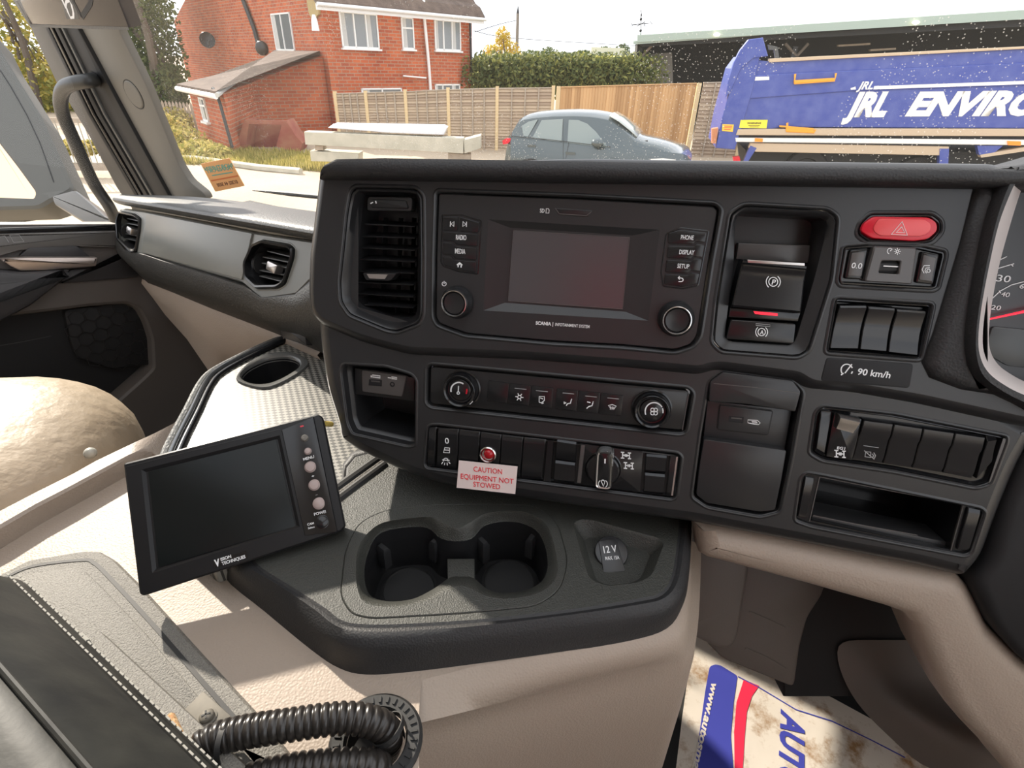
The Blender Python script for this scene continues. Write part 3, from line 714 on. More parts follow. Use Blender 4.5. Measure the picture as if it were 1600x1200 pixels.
# ------------------------------------------------------------------ trip, dimmer and night buttons
dm = thing('dimmer_control', 'grey lighting control cluster with a thumbwheel below the red hazard button', 'lighting control', FD.P(*FD.p(1393, 420, 0), 0))
tu = inset(rnd(FD.ps(TRI, WU), .003, 3), .0012)
obj('bezel', MB().loft(FD, [(tu, -.01), (tu, WU + .0002), (inset(tu, .001), WU + .0004), (inset(tu, .002), WU - .003)], False, True), M['gloss'], dm)
for q, nm in ((z7([(728, 352), (826, 345), (800, 505), (700, 500)]), 'trip_button'), (z7([(1088, 358), (1180, 378), (1150, 530), (1056, 520)]), 'night_button')):
    b = btn(nm, q, -.005, WU, M['gloss'], dm, r=.002, bev=.0014)
    cx = sum(p[0] for p in q) / 4; cy = sum(p[1] for p in q) / 4
    q2 = [(cx + (p[0] - cx) * .72, cy + (p[1] - cy) * .80) for p in q]
    f = btn('button_face', q2, WU - .001, WU + .0007, M['greytrim'], b, r=.001, bev=.0004)
    if nm == 'trip_button': text('trip_lettering', '0.0', FD, z7([(735, 444)])[0], z7([(787, 448)])[0], 9, WU + .0008, M['white'], f, bold=.0)
    else: icon('night_symbol', FD, [z7([(1128, 432), (1100, 432), (1090, 452), (1100, 470)]), z7([(1128, 442), (1110, 444), (1104, 458), (1112, 470)])] + [circ(z7([(1122, 458)])[0], 2.6, 10) + [circ(z7([(1122, 458)])[0], 2.6, 10)[0]]], 1.0, WU + .0008, M['white'], f)
dq = z7([(852, 335), (1066, 342), (1040, 526), (804, 512)])
duv = rnd(FD.ps(dq, WU + .004), .002, 3); slot = rnd(FD.ps(z7([(884, 402), (990, 404), (978, 482), (866, 474)]), WU + .004), .002, 3)
mb = MB(); mb.loft(FD, [(duv, -.005), (duv, WU + .003), (inset(duv, .001), WU + .004)], False, False); mb.holed(FD, inset(duv, .001), [slot], WU + .004)
mb.loft(FD, [(slot, WU + .004), (inset(slot, .0008), WU + .0035), (inset(slot, .0008), WU - .006)], False, True)
db = obj('dimmer_body', mb, M['greytrim'], dm)
sc_ = FD.p(*z7([(928, 440)])[0], WU)
mb = MB(); N = 20; rad = .0085
rr_ = []
for i in range(N):
    a = 2 * PI * i / N; rr_.append((math.cos(a) * rad, math.sin(a) * rad))
A = [FD.P(sc_[0] - .010, sc_[1] + b_, WU - .007 + a_) for a_, b_ in rr_]; Bq = [FD.P(sc_[0] + .010, sc_[1] + b_, WU - .007 + a_) for a_, b_ in rr_]
obj('thumbwheel', mb.loft3([A, Bq]), M['rubber'], dm, ang=5)
icon('dimmer_mark', FD, [z7([(897, 434), (980, 438)])], 1.6, WU + .0018, M['satin'], dm)
c1, c2 = z7([(930, 360)])[0], z7([(966, 361)])[0]
icon('dimmer_symbol', FD, [arc(c1, 4.5, 250, 60, 8), [c1, (c1[0] + 3.5, c1[1] - 3.5)], circ(c2, 2, 10) + [circ(c2, 2, 10)[0]]] + [[(c2[0] + 3.2 * math.cos(a), c2[1] + 3.2 * math.sin(a)), (c2[0] + 5.2 * math.cos(a), c2[1] + 5.2 * math.sin(a))] for a in [k * PI / 4 for k in range(8)]], 1.0, WU + .0041, M['white'], db)

# ------------------------------------------------------------------ three blank switches
b3 = thing('switch_bank', 'bank of three blank glossy black rocker switches under the lighting control', 'switch panel', FD.P(*FD.p(1370, 515, 0), 0), )
su = inset(rnd(FD.ps(SW3, WU), .004, 3), .0014)
obj('bezel', MB().loft(FD, [(su, -.01), (su, WU - .001), (inset(su, .001), WU - .0005), (inset(su, .003), WU - .006)], False, True), M['gloss'], b3)
PR3 = [(0, .002), (.04, .010), (.08, .0112), (.35, .0085), (.55, .0078), (.75, .0085), (.96, .0100), (1, .006)]
for q in ([(680, 622), (822, 622), (776, 858), (628, 856)], [(826, 626), (964, 636), (918, 872), (779, 860)], [(969, 640), (1118, 650), (1074, 892), (921, 874)]):
    rocker('rocker_switch', z7(q), .001, PR3, M['gloss'], b3)

# ------------------------------------------------------------------ media socket pocket on the left
pu = inset(rnd(FD.ps(USBL, 0), .004, 3), .0016)
ms = thing('media_socket_pocket', 'open storage pocket with a USB and a jack socket at the left of the dashboard', 'storage pocket', FD.P(*FD.p(600, 640, 0), -.03))
mb = MB(); mb.loft(FD, [(pu, -.011), (inset(pu, .003), -.014), (inset(pu, .004), -.016), (inset(pu, .006), -.075)], False, True); obj('pocket', mb, M['dark'], ms)
mp_ = FD.ps([(554, 575), (648, 590), (647, 627), (554, 616)], -.0145)
obj('socket_mount', MB().slab(FD, rnd(mp_, .001, 2), -.05, -.0145, .001), M['dark'], ms)
plq = rnd(FD.ps([(565, 578), (635, 587.5), (628, 620), (566, 612)], -.012), .002, 3)
obj('socket_gasket', MB().slab(FD, inset(plq, -.0009), -.015, -.0135, .0003), M['rubber'], ms)
sp = obj('socket_plate', MB().slab(FD, plq, -.015, -.012, .0006), M['greytrim'], ms)
def usb(q, w_, par, fr=FD):
    u = fr.ps(q, w_); mb = MB(); mb.loft(fr, [(u, w_ - .0002), (u, w_ + .0002), (inset(u, .0006), w_ + .0002), (inset(u, .0006), w_ - .0001)], False, True)
    o = obj('usb_port', mb, M['deep'], par)
    i = inset(u, .0010); P = [Vector(p) for p in i]
    y = sorted(P, key=lambda p: -p.y)
    icon('usb_tongue', fr, [[(q[0][0] + (q[1][0] - q[0][0]) * .15, q[0][1] + 2.6 + (q[1][1] - q[0][1]) * .15), (q[0][0] + (q[1][0] - q[0][0]) * .85, q[0][1] + 2.6 + (q[1][1] - q[0][1]) * .85)]], 2.0, w_ + .0001, M['greytrim'], o)
usb([(577, 592.5), (596.5, 594), (596.5, 603.5), (576, 602)], -.0118, sp)
ju = FD.p(613, 600.6, -.0118)
obj('jack_socket', MB().lathe(FD, ju, [(.0028, -.0122), (.0028, -.0116), (.0017, -.0114), (.0014, -.0122)], 20), M['deep'], sp)
icon('media_symbol', FD, [[(580, 586.5), (580, 589.5)], [(582, 586), (594, 587.5), (594, 590.5), (582, 589), (582, 586)], [(606, 590), (611, 590.6)], [(612, 589), (620, 590), (620, 592.5), (612, 591.5), (612, 589)]], 1.6, -.0118, M['white'], sp)

# ------------------------------------------------------------------ centre USB compartment with its lid
def z4(pts): return Z(1080, 560, 6.6667, pts)
cu_ = inset(rnd(FD.ps(USBC, 0), .004, 3), .0014)
uc = thing('socket_compartment', 'black compartment with a single USB socket above a flat square lid', 'compartment', FD.P(*FD.p(1170, 700, 0), -.02))
mb = MB(); mb.loft(FD, [(cu_, -.010), (inset(cu_, .001), -.030)], False, True); obj('liner', mb, M['dark'], uc)
# hooded visor above the socket
a = FD.ps(z4([(210, 245), (330, 142), (1050, 225), (1150, 352)]), .004)
mb = MB(); vis = [(197, 240), (330, 140), (1060, 232), (1148, 350), (1090, 560), (940, 535), (560, 478), (185, 455)]
vu = rnd(FD.ps(z4(vis), .004), .002, 3)
mb.slab(FD, vu, -.016, .0035, .0016); vv_ = obj('visor', mb, M['fascia'], uc)
icon('visor_crease', FD, [z4([(235, 262), (640, 300), (1000, 345), (1125, 362)])], 1.0, .0036, M['greytrim'], uc)
obj('socket_wall', MB().slab(FD, FD.ps([(1105, 626), (1238, 640), (1226, 704), (1099, 686)], -.010), -.028, -.010, .001), M['fascia'], uc)
pq = rnd(FD.ps(z4([(300, 487), (850, 552), (798, 800), (275, 740)]), -.008), .0022, 3)
obj('socket_gasket', MB().slab(FD, inset(pq, -.0009), -.011, -.0093, .0003), M['rubber'], uc)
sp2 = obj('socket_plate', MB().slab(FD, pq, -.012, -.0082, .0006), M['fascia'], uc)
usb([(1139, 650), (1162.5, 652), (1161, 661.5), (1138.5, 658.5)], -.008, sp2)
icon('usb_symbol', FD, [z4([(590, 640), (590, 670), (655, 685), (700, 690), (718, 672), (690, 645), (590, 640)]), z4([(630, 655), (680, 660), (690, 672), (640, 672), (630, 655)])], 1.1, -.008, M['white'], sp2)
lq = rnd(FD.ps([(1100, 686), (1229, 704), (1221, 750), (1211, 797), (1188, 800), (1104, 786), (1088, 773), (1092, 735)], -.001), .002, 3)
obj('lid', MB().slab(FD, lq, -.02, -.001, .0008), M['fascia'], uc)

# ------------------------------------------------------------------ right-hand switch row
def z5(pts): return Z(1240, 610, 4.4444, pts)
rs_ = thing('switch_bank', 'black switch row with a silver flip toggle at its left end', 'switch panel', FD.P(*FD.p(1410, 700, 0), -.02))
ru = inset(rnd(FD.ps(SWR, 0), .004, 3), .0016)
obj('bezel', MB().loft(FD, [(ru, -.03), (ru, -.002), (inset(ru, .001), -.0015), (inset(ru, .0025), -.005)], True, True), M['gloss'], rs_)
T = [(1302, 645), (1350, 655), (1397.5, 661), (1443.6, 668), (1493, 675), (1541.5, 682)]; B = [(1291, 716), (1333, 720.5), (1382, 727), (1428, 734), (1476, 741.6), (1524, 751)]
PR4 = [(0, -.002), (.03, .002), (.30, .0022), (.42, .0002), (.85, -.0002), (1, -.002)]
bs = []
for i in range(1, 5): bs.append(rocker('rocker_switch', [T[i], T[i + 1], B[i + 1], B[i]], -.008, PR4, M['button'], rs_))
rocker('end_cap', z5([(190, 140), (270, 150), (215, 470), (150, 430)]), -.008, [(0, -.001), (.1, .001), (.9, .001), (1, -.001)], M['gloss'], rs_)
rocker('end_cap', z5([(1350, 320), (1420, 325), (1400, 500), (1280, 630)]), -.008, [(0, -.001), (.1, .002), (.5, .0), (1, -.001)], M['gloss'], rs_)
icon('end_cap_edge', FD, [z5([(1465, 335), (1365, 640)])], 4.5, -.0005, M['greytrim'], rs_)
hs = btn('toggle_base', [(1303, 646), (1348, 655), (1332, 720), (1290, 714)], -.008, 0, M['gloss'], rs_, r=.001)
tq = [Vector(p) for p in FD.ps([(1312, 649), (1343.5, 656), (1334.5, 678), (1308.6, 671)], .010)]
rows = []
for t, ww in ((-.02, .004), (0, .010), (.15, .0125), (.5, .011), (.85, .0085), (1, .008), (1.05, .001)):
    a_ = tq[0].lerp(tq[3], t); b_ = tq[1].lerp(tq[2], t); rows.append([FD.P(*a_, 0), FD.P(*a_, ww), FD.P(*b_, ww), FD.P(*b_, 0)])
obj('toggle', MB().grid(rows), M['satin'], rs_, ang=50)['label'] = 'silver toggle'
axle(z5([(322, 440)])[0], 1.1, 1.6, .0002, M['white'], hs)
text('switch_lettering', 'EG1', FD, z5([(300, 408)])[0], z5([(355, 413)])[0], 4.5, .0002, M['white'], hs, bold=.01)
icon('muted_truck_symbol', FD, [z5([(500, 425), (535, 428), (535, 465), (495, 460), (500, 425)]), z5([(490, 418), (560, 478)]), z5([(545, 440), (555, 452), (548, 468)]), z5([(556, 432), (568, 452), (560, 472)])], 1.3, 0, M['grey_print'], bs[0])
icon('switch_ridge', FD, [z5([(485, 383), (590, 398)])], .9, .0006, M['grey_print'], bs[0])

# ------------------------------------------------------------------ open cubby below that row
cbx = thing('open_cubby', 'wide empty black cubby in the dashboard under the toggle switch row', 'storage cubby', FD.P(*FD.p(1390, 820, 0), -.02))
cu2 = inset(rnd(FD.ps(CUB, 0), .004, 3), .0014)
op = FD.ps(z5([(180, 600), (1180, 790), (1090, 1120), (110, 908)]), -.004)
mb = MB(); mb.loft(FD, [(cu2, -.012), (inset(cu2, .0006), -.004)], False, False); mb.holed(FD, inset(cu2, .0006), [op], -.004)
mb.loft(FD, [(op, -.004), (inset(op, .0008), -.005), (inset(op, .004), -.080)], False, True)
obj('frame', mb, M['gloss'], cbx, ang=25)
icon('frame_edge', FD, [z5([(180, 600), (700, 702), (1180, 790), (1090, 1118)]), z5([(135, 870), (500, 940), (860, 1005)]), z5([(180, 600), (110, 908)])], 1.3, -.0036, M['greytrim'], cbx)
obj('sill', MB().slab(FD, FD.ps(z5([(118, 905), (1090, 1118), (1098, 1060), (135, 862)]), -.012), -.045, -.012, .001), M['fascia'], cbx)
rocker('side_pad', z5([(80, 600), (150, 612), (92, 895), (25, 880)]), -.010, [(0, -.002), (.1, -.001), (.9, -.001), (1, -.002)], M['gloss'], cbx)
rocker('side_pad', z5([(1215, 815), (1310, 835), (1225, 1120), (1135, 1108)]), -.010, [(0, -.002), (.1, -.001), (.9, -.001), (1, -.002)], M['gloss'], cbx)

# ------------------------------------------------------------------ instrument cluster at the right
FI = Fr(FD.P(*FD.p(1560, 430, .0), .0), FD.U, W=FD.W)
ic_ = thing('instrument_cluster', 'instrument cluster with white dial figures and a red needle behind a pale curved rim', 'instrument cluster', FI.O)
RIM_O = [(1600, 258), (1580, 268), (1566, 290), (1548, 340), (1532, 410), (1520, 480), (1515, 530), (1518, 565), (1530, 592), (1560, 615), (1600, 635), (1660, 660), (1800, 660), (1800, 258)]
RIM_M = [(1600, 272), (1590, 280), (1579, 300), (1560, 350), (1545, 415), (1533, 480), (1528, 530), (1532, 560), (1545, 583), (1570, 602), (1600, 617), (1660, 640), (1790, 640), (1790, 272)]
RIM_I = [(1606, 284), (1598, 292), (1588, 320), (1573, 370), (1560, 420), (1549, 480), (1545, 525), (1548, 550), (1560, 570), (1580, 585), (1606, 598), (1660, 615), (1780, 615), (1780, 284)]
ro, rm, ri = [[tuple(v) for v in smooth_line(FD.ps(q_, w_), 4, True)] for q_, w_ in ((RIM_O, .022), (RIM_M, .024), (RIM_I, .004))]
mb = MB(); mb.loft(FD, [(inset(ro, -.004), -.02), (inset(ro, -.001), .012), (ro, .020), (inset(ro, .003), .0245), (rm, .0245)], False, False)
obj('hood_rim', mb, M['soft'], ic_, ang=50)
mb = MB(); mb.loft(FD, [(rm, .0245), (inset(rm, .0008), .0235), (ri, .004), (ri, -.03)], False, False)
obj('inner_rim', mb, mat('pale_satin_rim', (.55, .50, .48), .35), ic_, ang=40)['label'] = 'pale satin rim'
FW = -.03
obj('dial_plate', MB().slab(FD, FD.ps([(1500, 260), (1830, 260), (1830, 680), (1500, 680)], FW), FW - .01, FW), mat('grey_dial_plate', (.035, .036, .038), .35), ic_)
dc = (1650, 480)
mk = []
for i, an in enumerate(range(150, 262, 4)):
    an = 300 - an + 20
    r0, r1 = (108, 118) if i % 5 else (102, 118)
    mk.append([(dc[0] + r0 * math.cos(math.radians(an)), dc[1] - r0 * math.sin(math.radians(an))), (dc[0] + r1 * math.cos(math.radians(an)), dc[1] - r1 * math.sin(math.radians(an)))])
def zg(pts): return Z(1440, 230, 2.857, pts)
icon('dial_scale', FD, [zg([(312, 560), (345, 540), (412, 520)]), zg([(325, 515), (380, 488)]), zg([(330, 548), (338, 562)]), zg([(400, 524), (408, 532)]),
                        zg([(292, 755), (296, 715), (315, 675), (350, 642), (400, 615), (457, 600)]), zg([(292, 720), (308, 718)]), zg([(345, 640), (352, 652)])], 1.4, FW + .0005, M['white'], ic_)
for s, a, b, h in (('30', (330, 598), (392, 604), 11), ('40', (352, 664), (388, 670), 7.5), ('20', (308, 724), (350, 728), 7.5), ('6', (434, 628), (452, 632), 7.5)):
    text('dial_figure', s, FD, zg([a])[0], zg([b])[0], h, FW + .0005, M['white'], ic_, bold=.0)
nd = [FD.P(*FD.p(*p, FW + .006), FW + .006) for p in ((1530, 502), (1660, 474))]
obj('needle', MB().tube(nd, [.0006, .0016], 8), M['redglow'], ic_)['label'] = 'red needle'
obj('needle_hub', MB().lathe(FD, FD.p(1665, 472, FW), [(.02, FW), (.02, FW + .006), (.018, FW + .010), (.001, FW + .012)], 40), M['gloss'], ic_)
obj('lower_display', MB().slab(FD, rnd(FD.ps([(1551, 510), (1660, 520), (1660, 580), (1575, 572), (1537, 550)], FW + .002), .003, 3), FW, FW + .002, .0006), mat('grey_display', (.05, .055, .055), .3), ic_)
# ------------------------------------------------------------------ console with the cup holders
M['trayweave'] = mat('embossed_dark_tray', (0.13, 0.125, 0.112), 0.36)
M['beltweb'] = mat('black_leather', (0.012, 0.0125, 0.0125), 0.5, spec=.3, bump=('noise', 60, .12, .003), var=(26, .2, (.030, .030, .026)))
M['rust'] = mat('rusty_steel', (0.34, 0.13, 0.035), 0.8, bump=('noise', 300, .6, .002), var=(160, .15, (.62, .45, .25)))
M['steel'] = mat('dusty_steel', (0.15, 0.135, 0.11), 0.65, metal=.2, var=(120, .2, (.12, .11, .09)))
M['hose'] = mat('black_corrugated_plastic', (0.022, 0.019, 0.017), 0.3)
_m = M['trayweave']; _n3 = _m.node_tree.nodes; _l3 = _m.node_tree.links
_tc3 = _n3.new('ShaderNodeTexCoord'); _mp3 = _n3.new('ShaderNodeMapping'); _mp3.inputs['Rotation'].default_value = (0, 0, .45); _mp3.inputs['Scale'].default_value = (150, 215, 1); _ck = _n3.new('ShaderNodeTexChecker'); _ck.inputs['Scale'].default_value = 1
_ck.inputs['Color1'].default_value = (.045, .044, .040, 1); _ck.inputs['Color2'].default_value = (.26, .25, .22, 1)
_l3.new(_tc3.outputs['Object'], _mp3.inputs['Vector']); _l3.new(_mp3.outputs[0], _ck.inputs['Vector']); _l3.new(_ck.outputs['Color'], _n3['Principled BSDF'].inputs['Base Color'])
ZC = 2.17; ZT = 2.135
FC = Fr((0, 0, ZC), (1, 0, 0), W=(0, 0, 1)); FT = Fr((0, 0, ZT), (1, 0, 0), W=(0, 0, 1))
con = thing('centre_console', 'dark grained console with a twin cup holder recess below the dashboard', 'console', atz(760, 900, ZT))
crease = [(600, 700), (530, 768), (440, 832), (388, 862), (398, 886), (445, 917), (500, 952), (530, 974), (568, 981), (640, 980), (760, 972), (900, 956), (1000, 940), (1036, 930), (1054, 905), (1062, 860), (1066, 800), (1060, 690)]
rim = [(597, 694), (526, 764), (434, 828), (372, 862), (372, 890), (424, 919), (478, 960), (514, 990), (552, 1005), (620, 1006), (740, 994), (880, 975), (988, 961), (1042, 948), (1066, 920), (1075, 870), (1078, 805), (1072, 690)]
bot = [(594, 690), (522, 762), (428, 828), (356, 866), (351, 902), (414, 956), (487, 1016), (530, 1044), (572, 1054), (640, 1050), (745, 1037), (880, 1018), (985, 1001), (1042, 982), (1066, 948), (1076, 905), (1080, 824), (1077, 690)]
def sm(px_, z, n=4): return [Vector(q) for q in smooth_line([atz(x, y, z) for x, y in px_], n, True)]
cA, cB, cC = sm(crease, ZC), sm(rim, ZC - .006), sm(bot, ZT)
cI = [Vector((*q, ZC)) for q in inset([(v.x, v.y) for v in cA], .0035)]
def lerpl(a, b, t, dz=0): return [p.lerp(q, t) + Vector((0, 0, dz)) for p, q in zip(a, b)]
def out2(l, d): return [Vector((q[0], q[1], v.z)) for q, v in zip(inset([(v.x, v.y) for v in l], -d), l)]
INS = Z(500, 740, 2.5, [(95, 300), (150, 190), (255, 140), (450, 120), (700, 117), (850, 125), (930, 190), (972, 340), (942, 455), (850, 520), (550, 550), (200, 570), (120, 552), (76, 480)])
V12 = Z(500, 740, 2.5, [(986, 195), (1015, 178), (1060, 180), (1325, 252), (1345, 275), (1300, 395), (1250, 425), (1120, 440), (1050, 412)])
insu = rnd(FC.ps(INS, 0), .014, 4); v12u = rnd(FC.ps(V12, 0), .008, 4)
topuv = [(v.x, v.y) for v in cI]
FCO = FC
mb = MB(); mb.holed(FC, [(Vector((p[0], p[1], 0)) - FC.O).to_2d()[:] for p in topuv], [insu, v12u], 0)
mb.loft(FC, [(insu, 0), (inset(insu, .0007), -.0008), (inset(insu, .0007), -.01)], False, False)
obj('console_top', mb, M['console'], con, ang=20)
mb = MB(); mb.loft3([cI, [v + Vector((0, 0, -.0012)) for v in lerpl(cI, cA, .7)], lerpl(cA, cA, 0, -.0006), lerpl(cA, cB, .35, .0022), lerpl(cA, cB, .75, .0014), cB, out2([v - Vector((0, 0, .004)) for v in cB], .0025), lerpl(cB, cC, .6, 0), cC], False, False)
obj('padded_rim', mb, M['soft'], con, ang=50)
# cup holder insert
CO = Z(500, 740, 2.5, [(185, 300), (230, 228), (330, 203), (420, 205), (472, 245), (530, 256), (590, 247), (640, 198), (720, 180), (800, 190), (862, 232), (892, 320), (882, 400), (820, 450), (720, 466), (655, 452), (600, 408), (550, 402), (505, 408), (440, 452), (360, 490), (262, 498), (190, 470), (168, 390)])
CL = Z(500, 740, 2.5, [(140, 370), (160, 270), (230, 200), (330, 178), (430, 172), (480, 190), (535, 215), (590, 190), (640, 160), (720, 148), (810, 155), (885, 200), (922, 310), (925, 400), (860, 465), (740, 490), (650, 480), (590, 450), (545, 440), (500, 455), (440, 490), (350, 515), (245, 522), (160, 490)])
hole = [tuple(v) for v in smooth_line(FC.ps(CO, -.012), 4, True)]; lip = [tuple(v) for v in smooth_line(FC.ps(CL, 0), 4, True)]
# pair the two loops from a common direction
k = min(range(len(lip)), key=lambda i: math.dist(lip[i], hole[0])); lip = lip[k:] + lip[:k]
ins = inset(insu, .0009)
mb = MB(); mb.loft(FC, [(ins, -.01), (ins, -.0002), (inset(ins, .0008), .0006)], False, False); mb.holed(FC, inset(ins, .0008), [lip], .0006)
mid = [tuple(Vector(a).lerp(Vector(b), .5)) for a, b in zip(lip, hole)]
mb.loft(FC, [(lip, .0006), ([tuple(Vector(a).lerp(Vector(b), .2)) for a, b in zip(lip, hole)], -.0006), (mid, -.005), (hole, -.012), (inset(hole, .001), -.014)], False, False)
ci = obj('cup_holder_insert', mb, M['console'], con, ang=40)
mb = MB(); mb.loft(FC, [(inset(hole, .001), -.014), (inset(hole, .003), -.030)], False, False)
pt = [inset(hole, .003)]
mb.loft(FC, [(pt[0], -.030), (inset(pt[0], .001), -.072)], False, True)
obj('cup_well', mb, M['dark'], ci)
# saddle between the cups
sq = FC.ps(Z(500, 740, 2.5, [(496, 330), (604, 330), (606, 420), (498, 420)]), -.030)
obj('cup_divider', MB().slab(FC, sq, -.071, -.030, .002), M['console'], ci)
for q, an in (((245, 290), .9), ((452, 262), -.6), ((635, 265), .7), ((828, 250), -.5)):
    u = Vector(FC.p(*Z(500, 740, 2.5, [q])[0], -.024)); c_, s_ = math.cos(an), math.sin(an)
    pg = [tuple(u + Vector((a * c_ - b * s_, a * s_ + b * c_))) for a, b in ((-.0045, -.007), (.0045, -.007), (.0045, .007), (-.0045, .007))]
    obj('grip_finger', MB().loft(FC, [(pg, -.050), (pg, -.026), (inset(pg, .002), -.022)]), M['fascia'], ci)
# round rubber mats in the wells
for q in ((345, 430), (740, 400)):
    u = FC.p(*Z(500, 740, 2.5, [q])[0], -.06)
    obj('well_mat', MB().lathe(FC, u, [(.031, -.0735), (.031, -.069), (.028, -.0675), (.027, -.069), (.001, -.069)], 36), M['rubber'], ci)
# 12 V socket in its scoop
fl = [tuple(Vector(v12u[0]).lerp(Vector(v12u[0]), 0)) for _ in v12u]
cen = Vector(FC.p(*Z(500, 740, 2.5, [(1140, 300)])[0], -.012))
v2 = [tuple(Vector(p).lerp(cen + Vector((.006, -.010)), .28)) for p in v12u]
mb = MB(); mb.loft(FC, [(v12u, 0), (inset(v12u, .0012), -.0008), (inset(v12u, .0022), -.003), (v2, -.015)], False, True)
obj('socket_scoop', mb, M['console'], con, ang=35)
FV = Fr(atz(*Z(500, 740, 2.5, [(1138, 306)])[0], ZC - .010), (1, -.08, 0), W=(0, -.40, .92))
u = FV.p(*Z(500, 740, 2.5, [(1137, 308)])[0], 0)
R = 64 / 2.5 * FV.sc(955, 862)
sk = obj('power_socket', MB().lathe(FV, u, [(R, -.012), (R, .0012), (R * .96, .0026), (R * .90, .003), (R * .1, .0032)], 44), M['fascia'], con, ang=30); sk['label'] = 'round 12 volt socket cap'
fp = rnd(FV.ps(Z(500, 740, 2.5, [(1088, 262), (1156, 250), (1194, 382), (1108, 390)]), .004), .002, 3)
fo = obj('socket_flap', MB().slab(FV, fp, -.004, .0045, .001), M['fascia'], sk)
z6 = lambda p: Z(500, 740, 2.5, [p])[0]
text('socket_lettering', '12 V', FV, z6((1110, 311)), z6((1161, 306)), 11, .0046, M['white'], fo, bold=.01)
text('rating_lettering', 'MAX. 15A', FV, z6((1116, 338)), z6((1170, 334)), 5.5, .0046, M['white'], fo, bold=.01)

# ------------------------------------------------------------------ passenger-side tray
FY = Fr((0, 0, 2.165), (1, 0, 0), W=(0, 0, 1))
tray = thing('storage_tray', 'flat embossed tray with a ringed cup recess left of the dashboard, bleached by sun', 'tray', atz(420, 650, 2.15))
TY = [(262, 745), (282, 690), (326, 598), (345, 582), (440, 540), (458, 534), (500, 548), (560, 585), (590, 725), (560, 745), (520, 778), (440, 832), (330, 880), (240, 800)]
tu = rnd(FY.ps(TY, 0), .004, 3)
CR = Z(240, 520, 4.4444, [(575, 325), (600, 262), (690, 185), (800, 145), (925, 130), (1022, 155), (1075, 200), (1040, 255), (900, 340), (780, 380), (670, 368)])
CRi = Z(240, 520, 4.4444, [(602, 300), (640, 245), (720, 200), (800, 172), (910, 160), (990, 178), (1014, 212), (985, 250), (880, 312), (780, 345), (670, 342)])
co = [tuple(v) for v in smooth_line(FY.ps(CR, .003), 5, True)]; cin = [tuple(v) for v in smooth_line(FY.ps(CRi, .003), 5, True)]
mb = MB(); hol = inset(co, .004); mb.holed(FY, tu, [hol], 0); mb.loft(FY, [(tu, 0), (tu, -.03)], False, False)
obj('tray_floor', mb, M['trayweave'], tray, ang=15)
mb = MB(); mb.loft(FY, [(co, -.001), (co, .002), (inset(co, .0012), .0035), ([tuple(Vector(a).lerp(Vector(b), .7)) for a, b in zip(co, cin)], .0032), (cin, .001), (inset(cin, .0015), -.006)], False, False)
rg = obj('cup_ring', mb, mat('satin_dark_ring', (.10, .10, .095), .22), tray, ang=50); rg['label'] = 'smooth oval ring'
mb = MB(); mb.loft(FY, [(inset(cin, .001), -.002), (inset(cin, .004), -.055)], False, True); obj('cup_well', mb, M['dark'], tray)
# raised rim along the tray
rimp = [(237, 800), (268, 705), (300, 640), (321, 598), (340, 578), (380, 556), (436, 530), (452, 526)]
pp = [Vector(v) for v in smooth_line([atz(x, y, 2.168) for x, y in rimp], 5)]
obj('edge_rail', MB().tube(pp, .0042, 12, up=(0, 0, 1), flat=.9), mat('polished_grey_rail', (.16, .165, .17), .12, metal=.6), tray)
pp2 = [p + Vector((.010, -.004, -.002)) for p in pp]
obj('edge_step', MB().tube(pp2, .0048, 12, up=(0, 0, 1)), M['gloss'], tray)
pp3 = [p + Vector((-.011, .003, -.006)) for p in pp]
obj('edge_gasket', MB().tube(pp3, .006, 10, up=(0, 0, 1)), M['softgrey'], tray)
for off, m_, rr0 in ((-2, 'rubber', .0065), (10, 'lid', .0035), (20, 'rubber', .0055)):
    q = [atz(430, 838 + off, 2.1685), atz(532, 762 + off * .8, 2.1685), atz(602, 712 + off * .7, 2.1685)]
    obj('divider_strip', MB().tube(smooth_line(q, 5), rr0, 10, up=(0, 0, 1)), M[m_], tray)

# ------------------------------------------------------------------ engine tunnel cover
tun = thing('engine_tunnel_cover', 'large beige grained engine tunnel cover around and in front of the console', 'engine cover', atz(500, 1100, 1.9))
GR = [(596, 1150)]
o_ = [(-160, 945), (-60, 890), (0, 858), (100, 797), (192, 747), (262, 722), (262, 790), (345, 880), (600, 680), (1077, 700), (1080, 824), (1076, 905), (1066, 948), (1042, 982), (985, 1001), (880, 1019), (745, 1040), (660, 1062), (656, 1090), (654, 1130), (656, 1320), (-160, 1320)]
gc = FT.p(588, 1158, 0); gr_in = circ(gc, .0225, 40)
ou = FT.ps(o_, 0)
ch = FT.ps([(x, y) for x, y in bot[3:18]] , 0); ch = inset(rnd(ch, .01, 2), .018)
mb = MB(); mb.holed(FT, ou, [gr_in, ch], 0)
lowz = 1.56
B0 = [(z, 0) for z in ou]
R0 = [(660, 1062), (745, 1040), (880, 1019), (985, 1001), (1042, 982), (1066, 948), (1076, 905), (1080, 824)]
R1 = [(656, 1090), (745, 1066), (875, 1045), (980, 1024), (1043, 1008), (1070, 985), (1078, 930), (1081, 835)]
R2 = [(654, 1130), (755, 1105), (872, 1072), (980, 1045), (1042, 1030), (1069, 1012), (1078, 955), (1081, 845)]
base = [atz(x, y, z) for (x, y), z in zip(R2, [ZT - .008, ZT - .020, ZT - .028, ZT - .03, ZT - .03, ZT - .03, ZT - .03, ZT - .02])]
rows = [[atz(x, y, ZT) for x, y in R0], [atz(x, y, ZT - .006) for x, y in R1], base]
for dy, dz in ((.002, .010), (-.004, .03), (-.010, .10), (-.016, .25), (-.02, .54)):
    rows.append([p + Vector((dx * .02, dy, -dz + 0 * p.z)) for p, dx in zip(base, [-1, -.6, -.3, 0, .3, .5, .6, .7])])
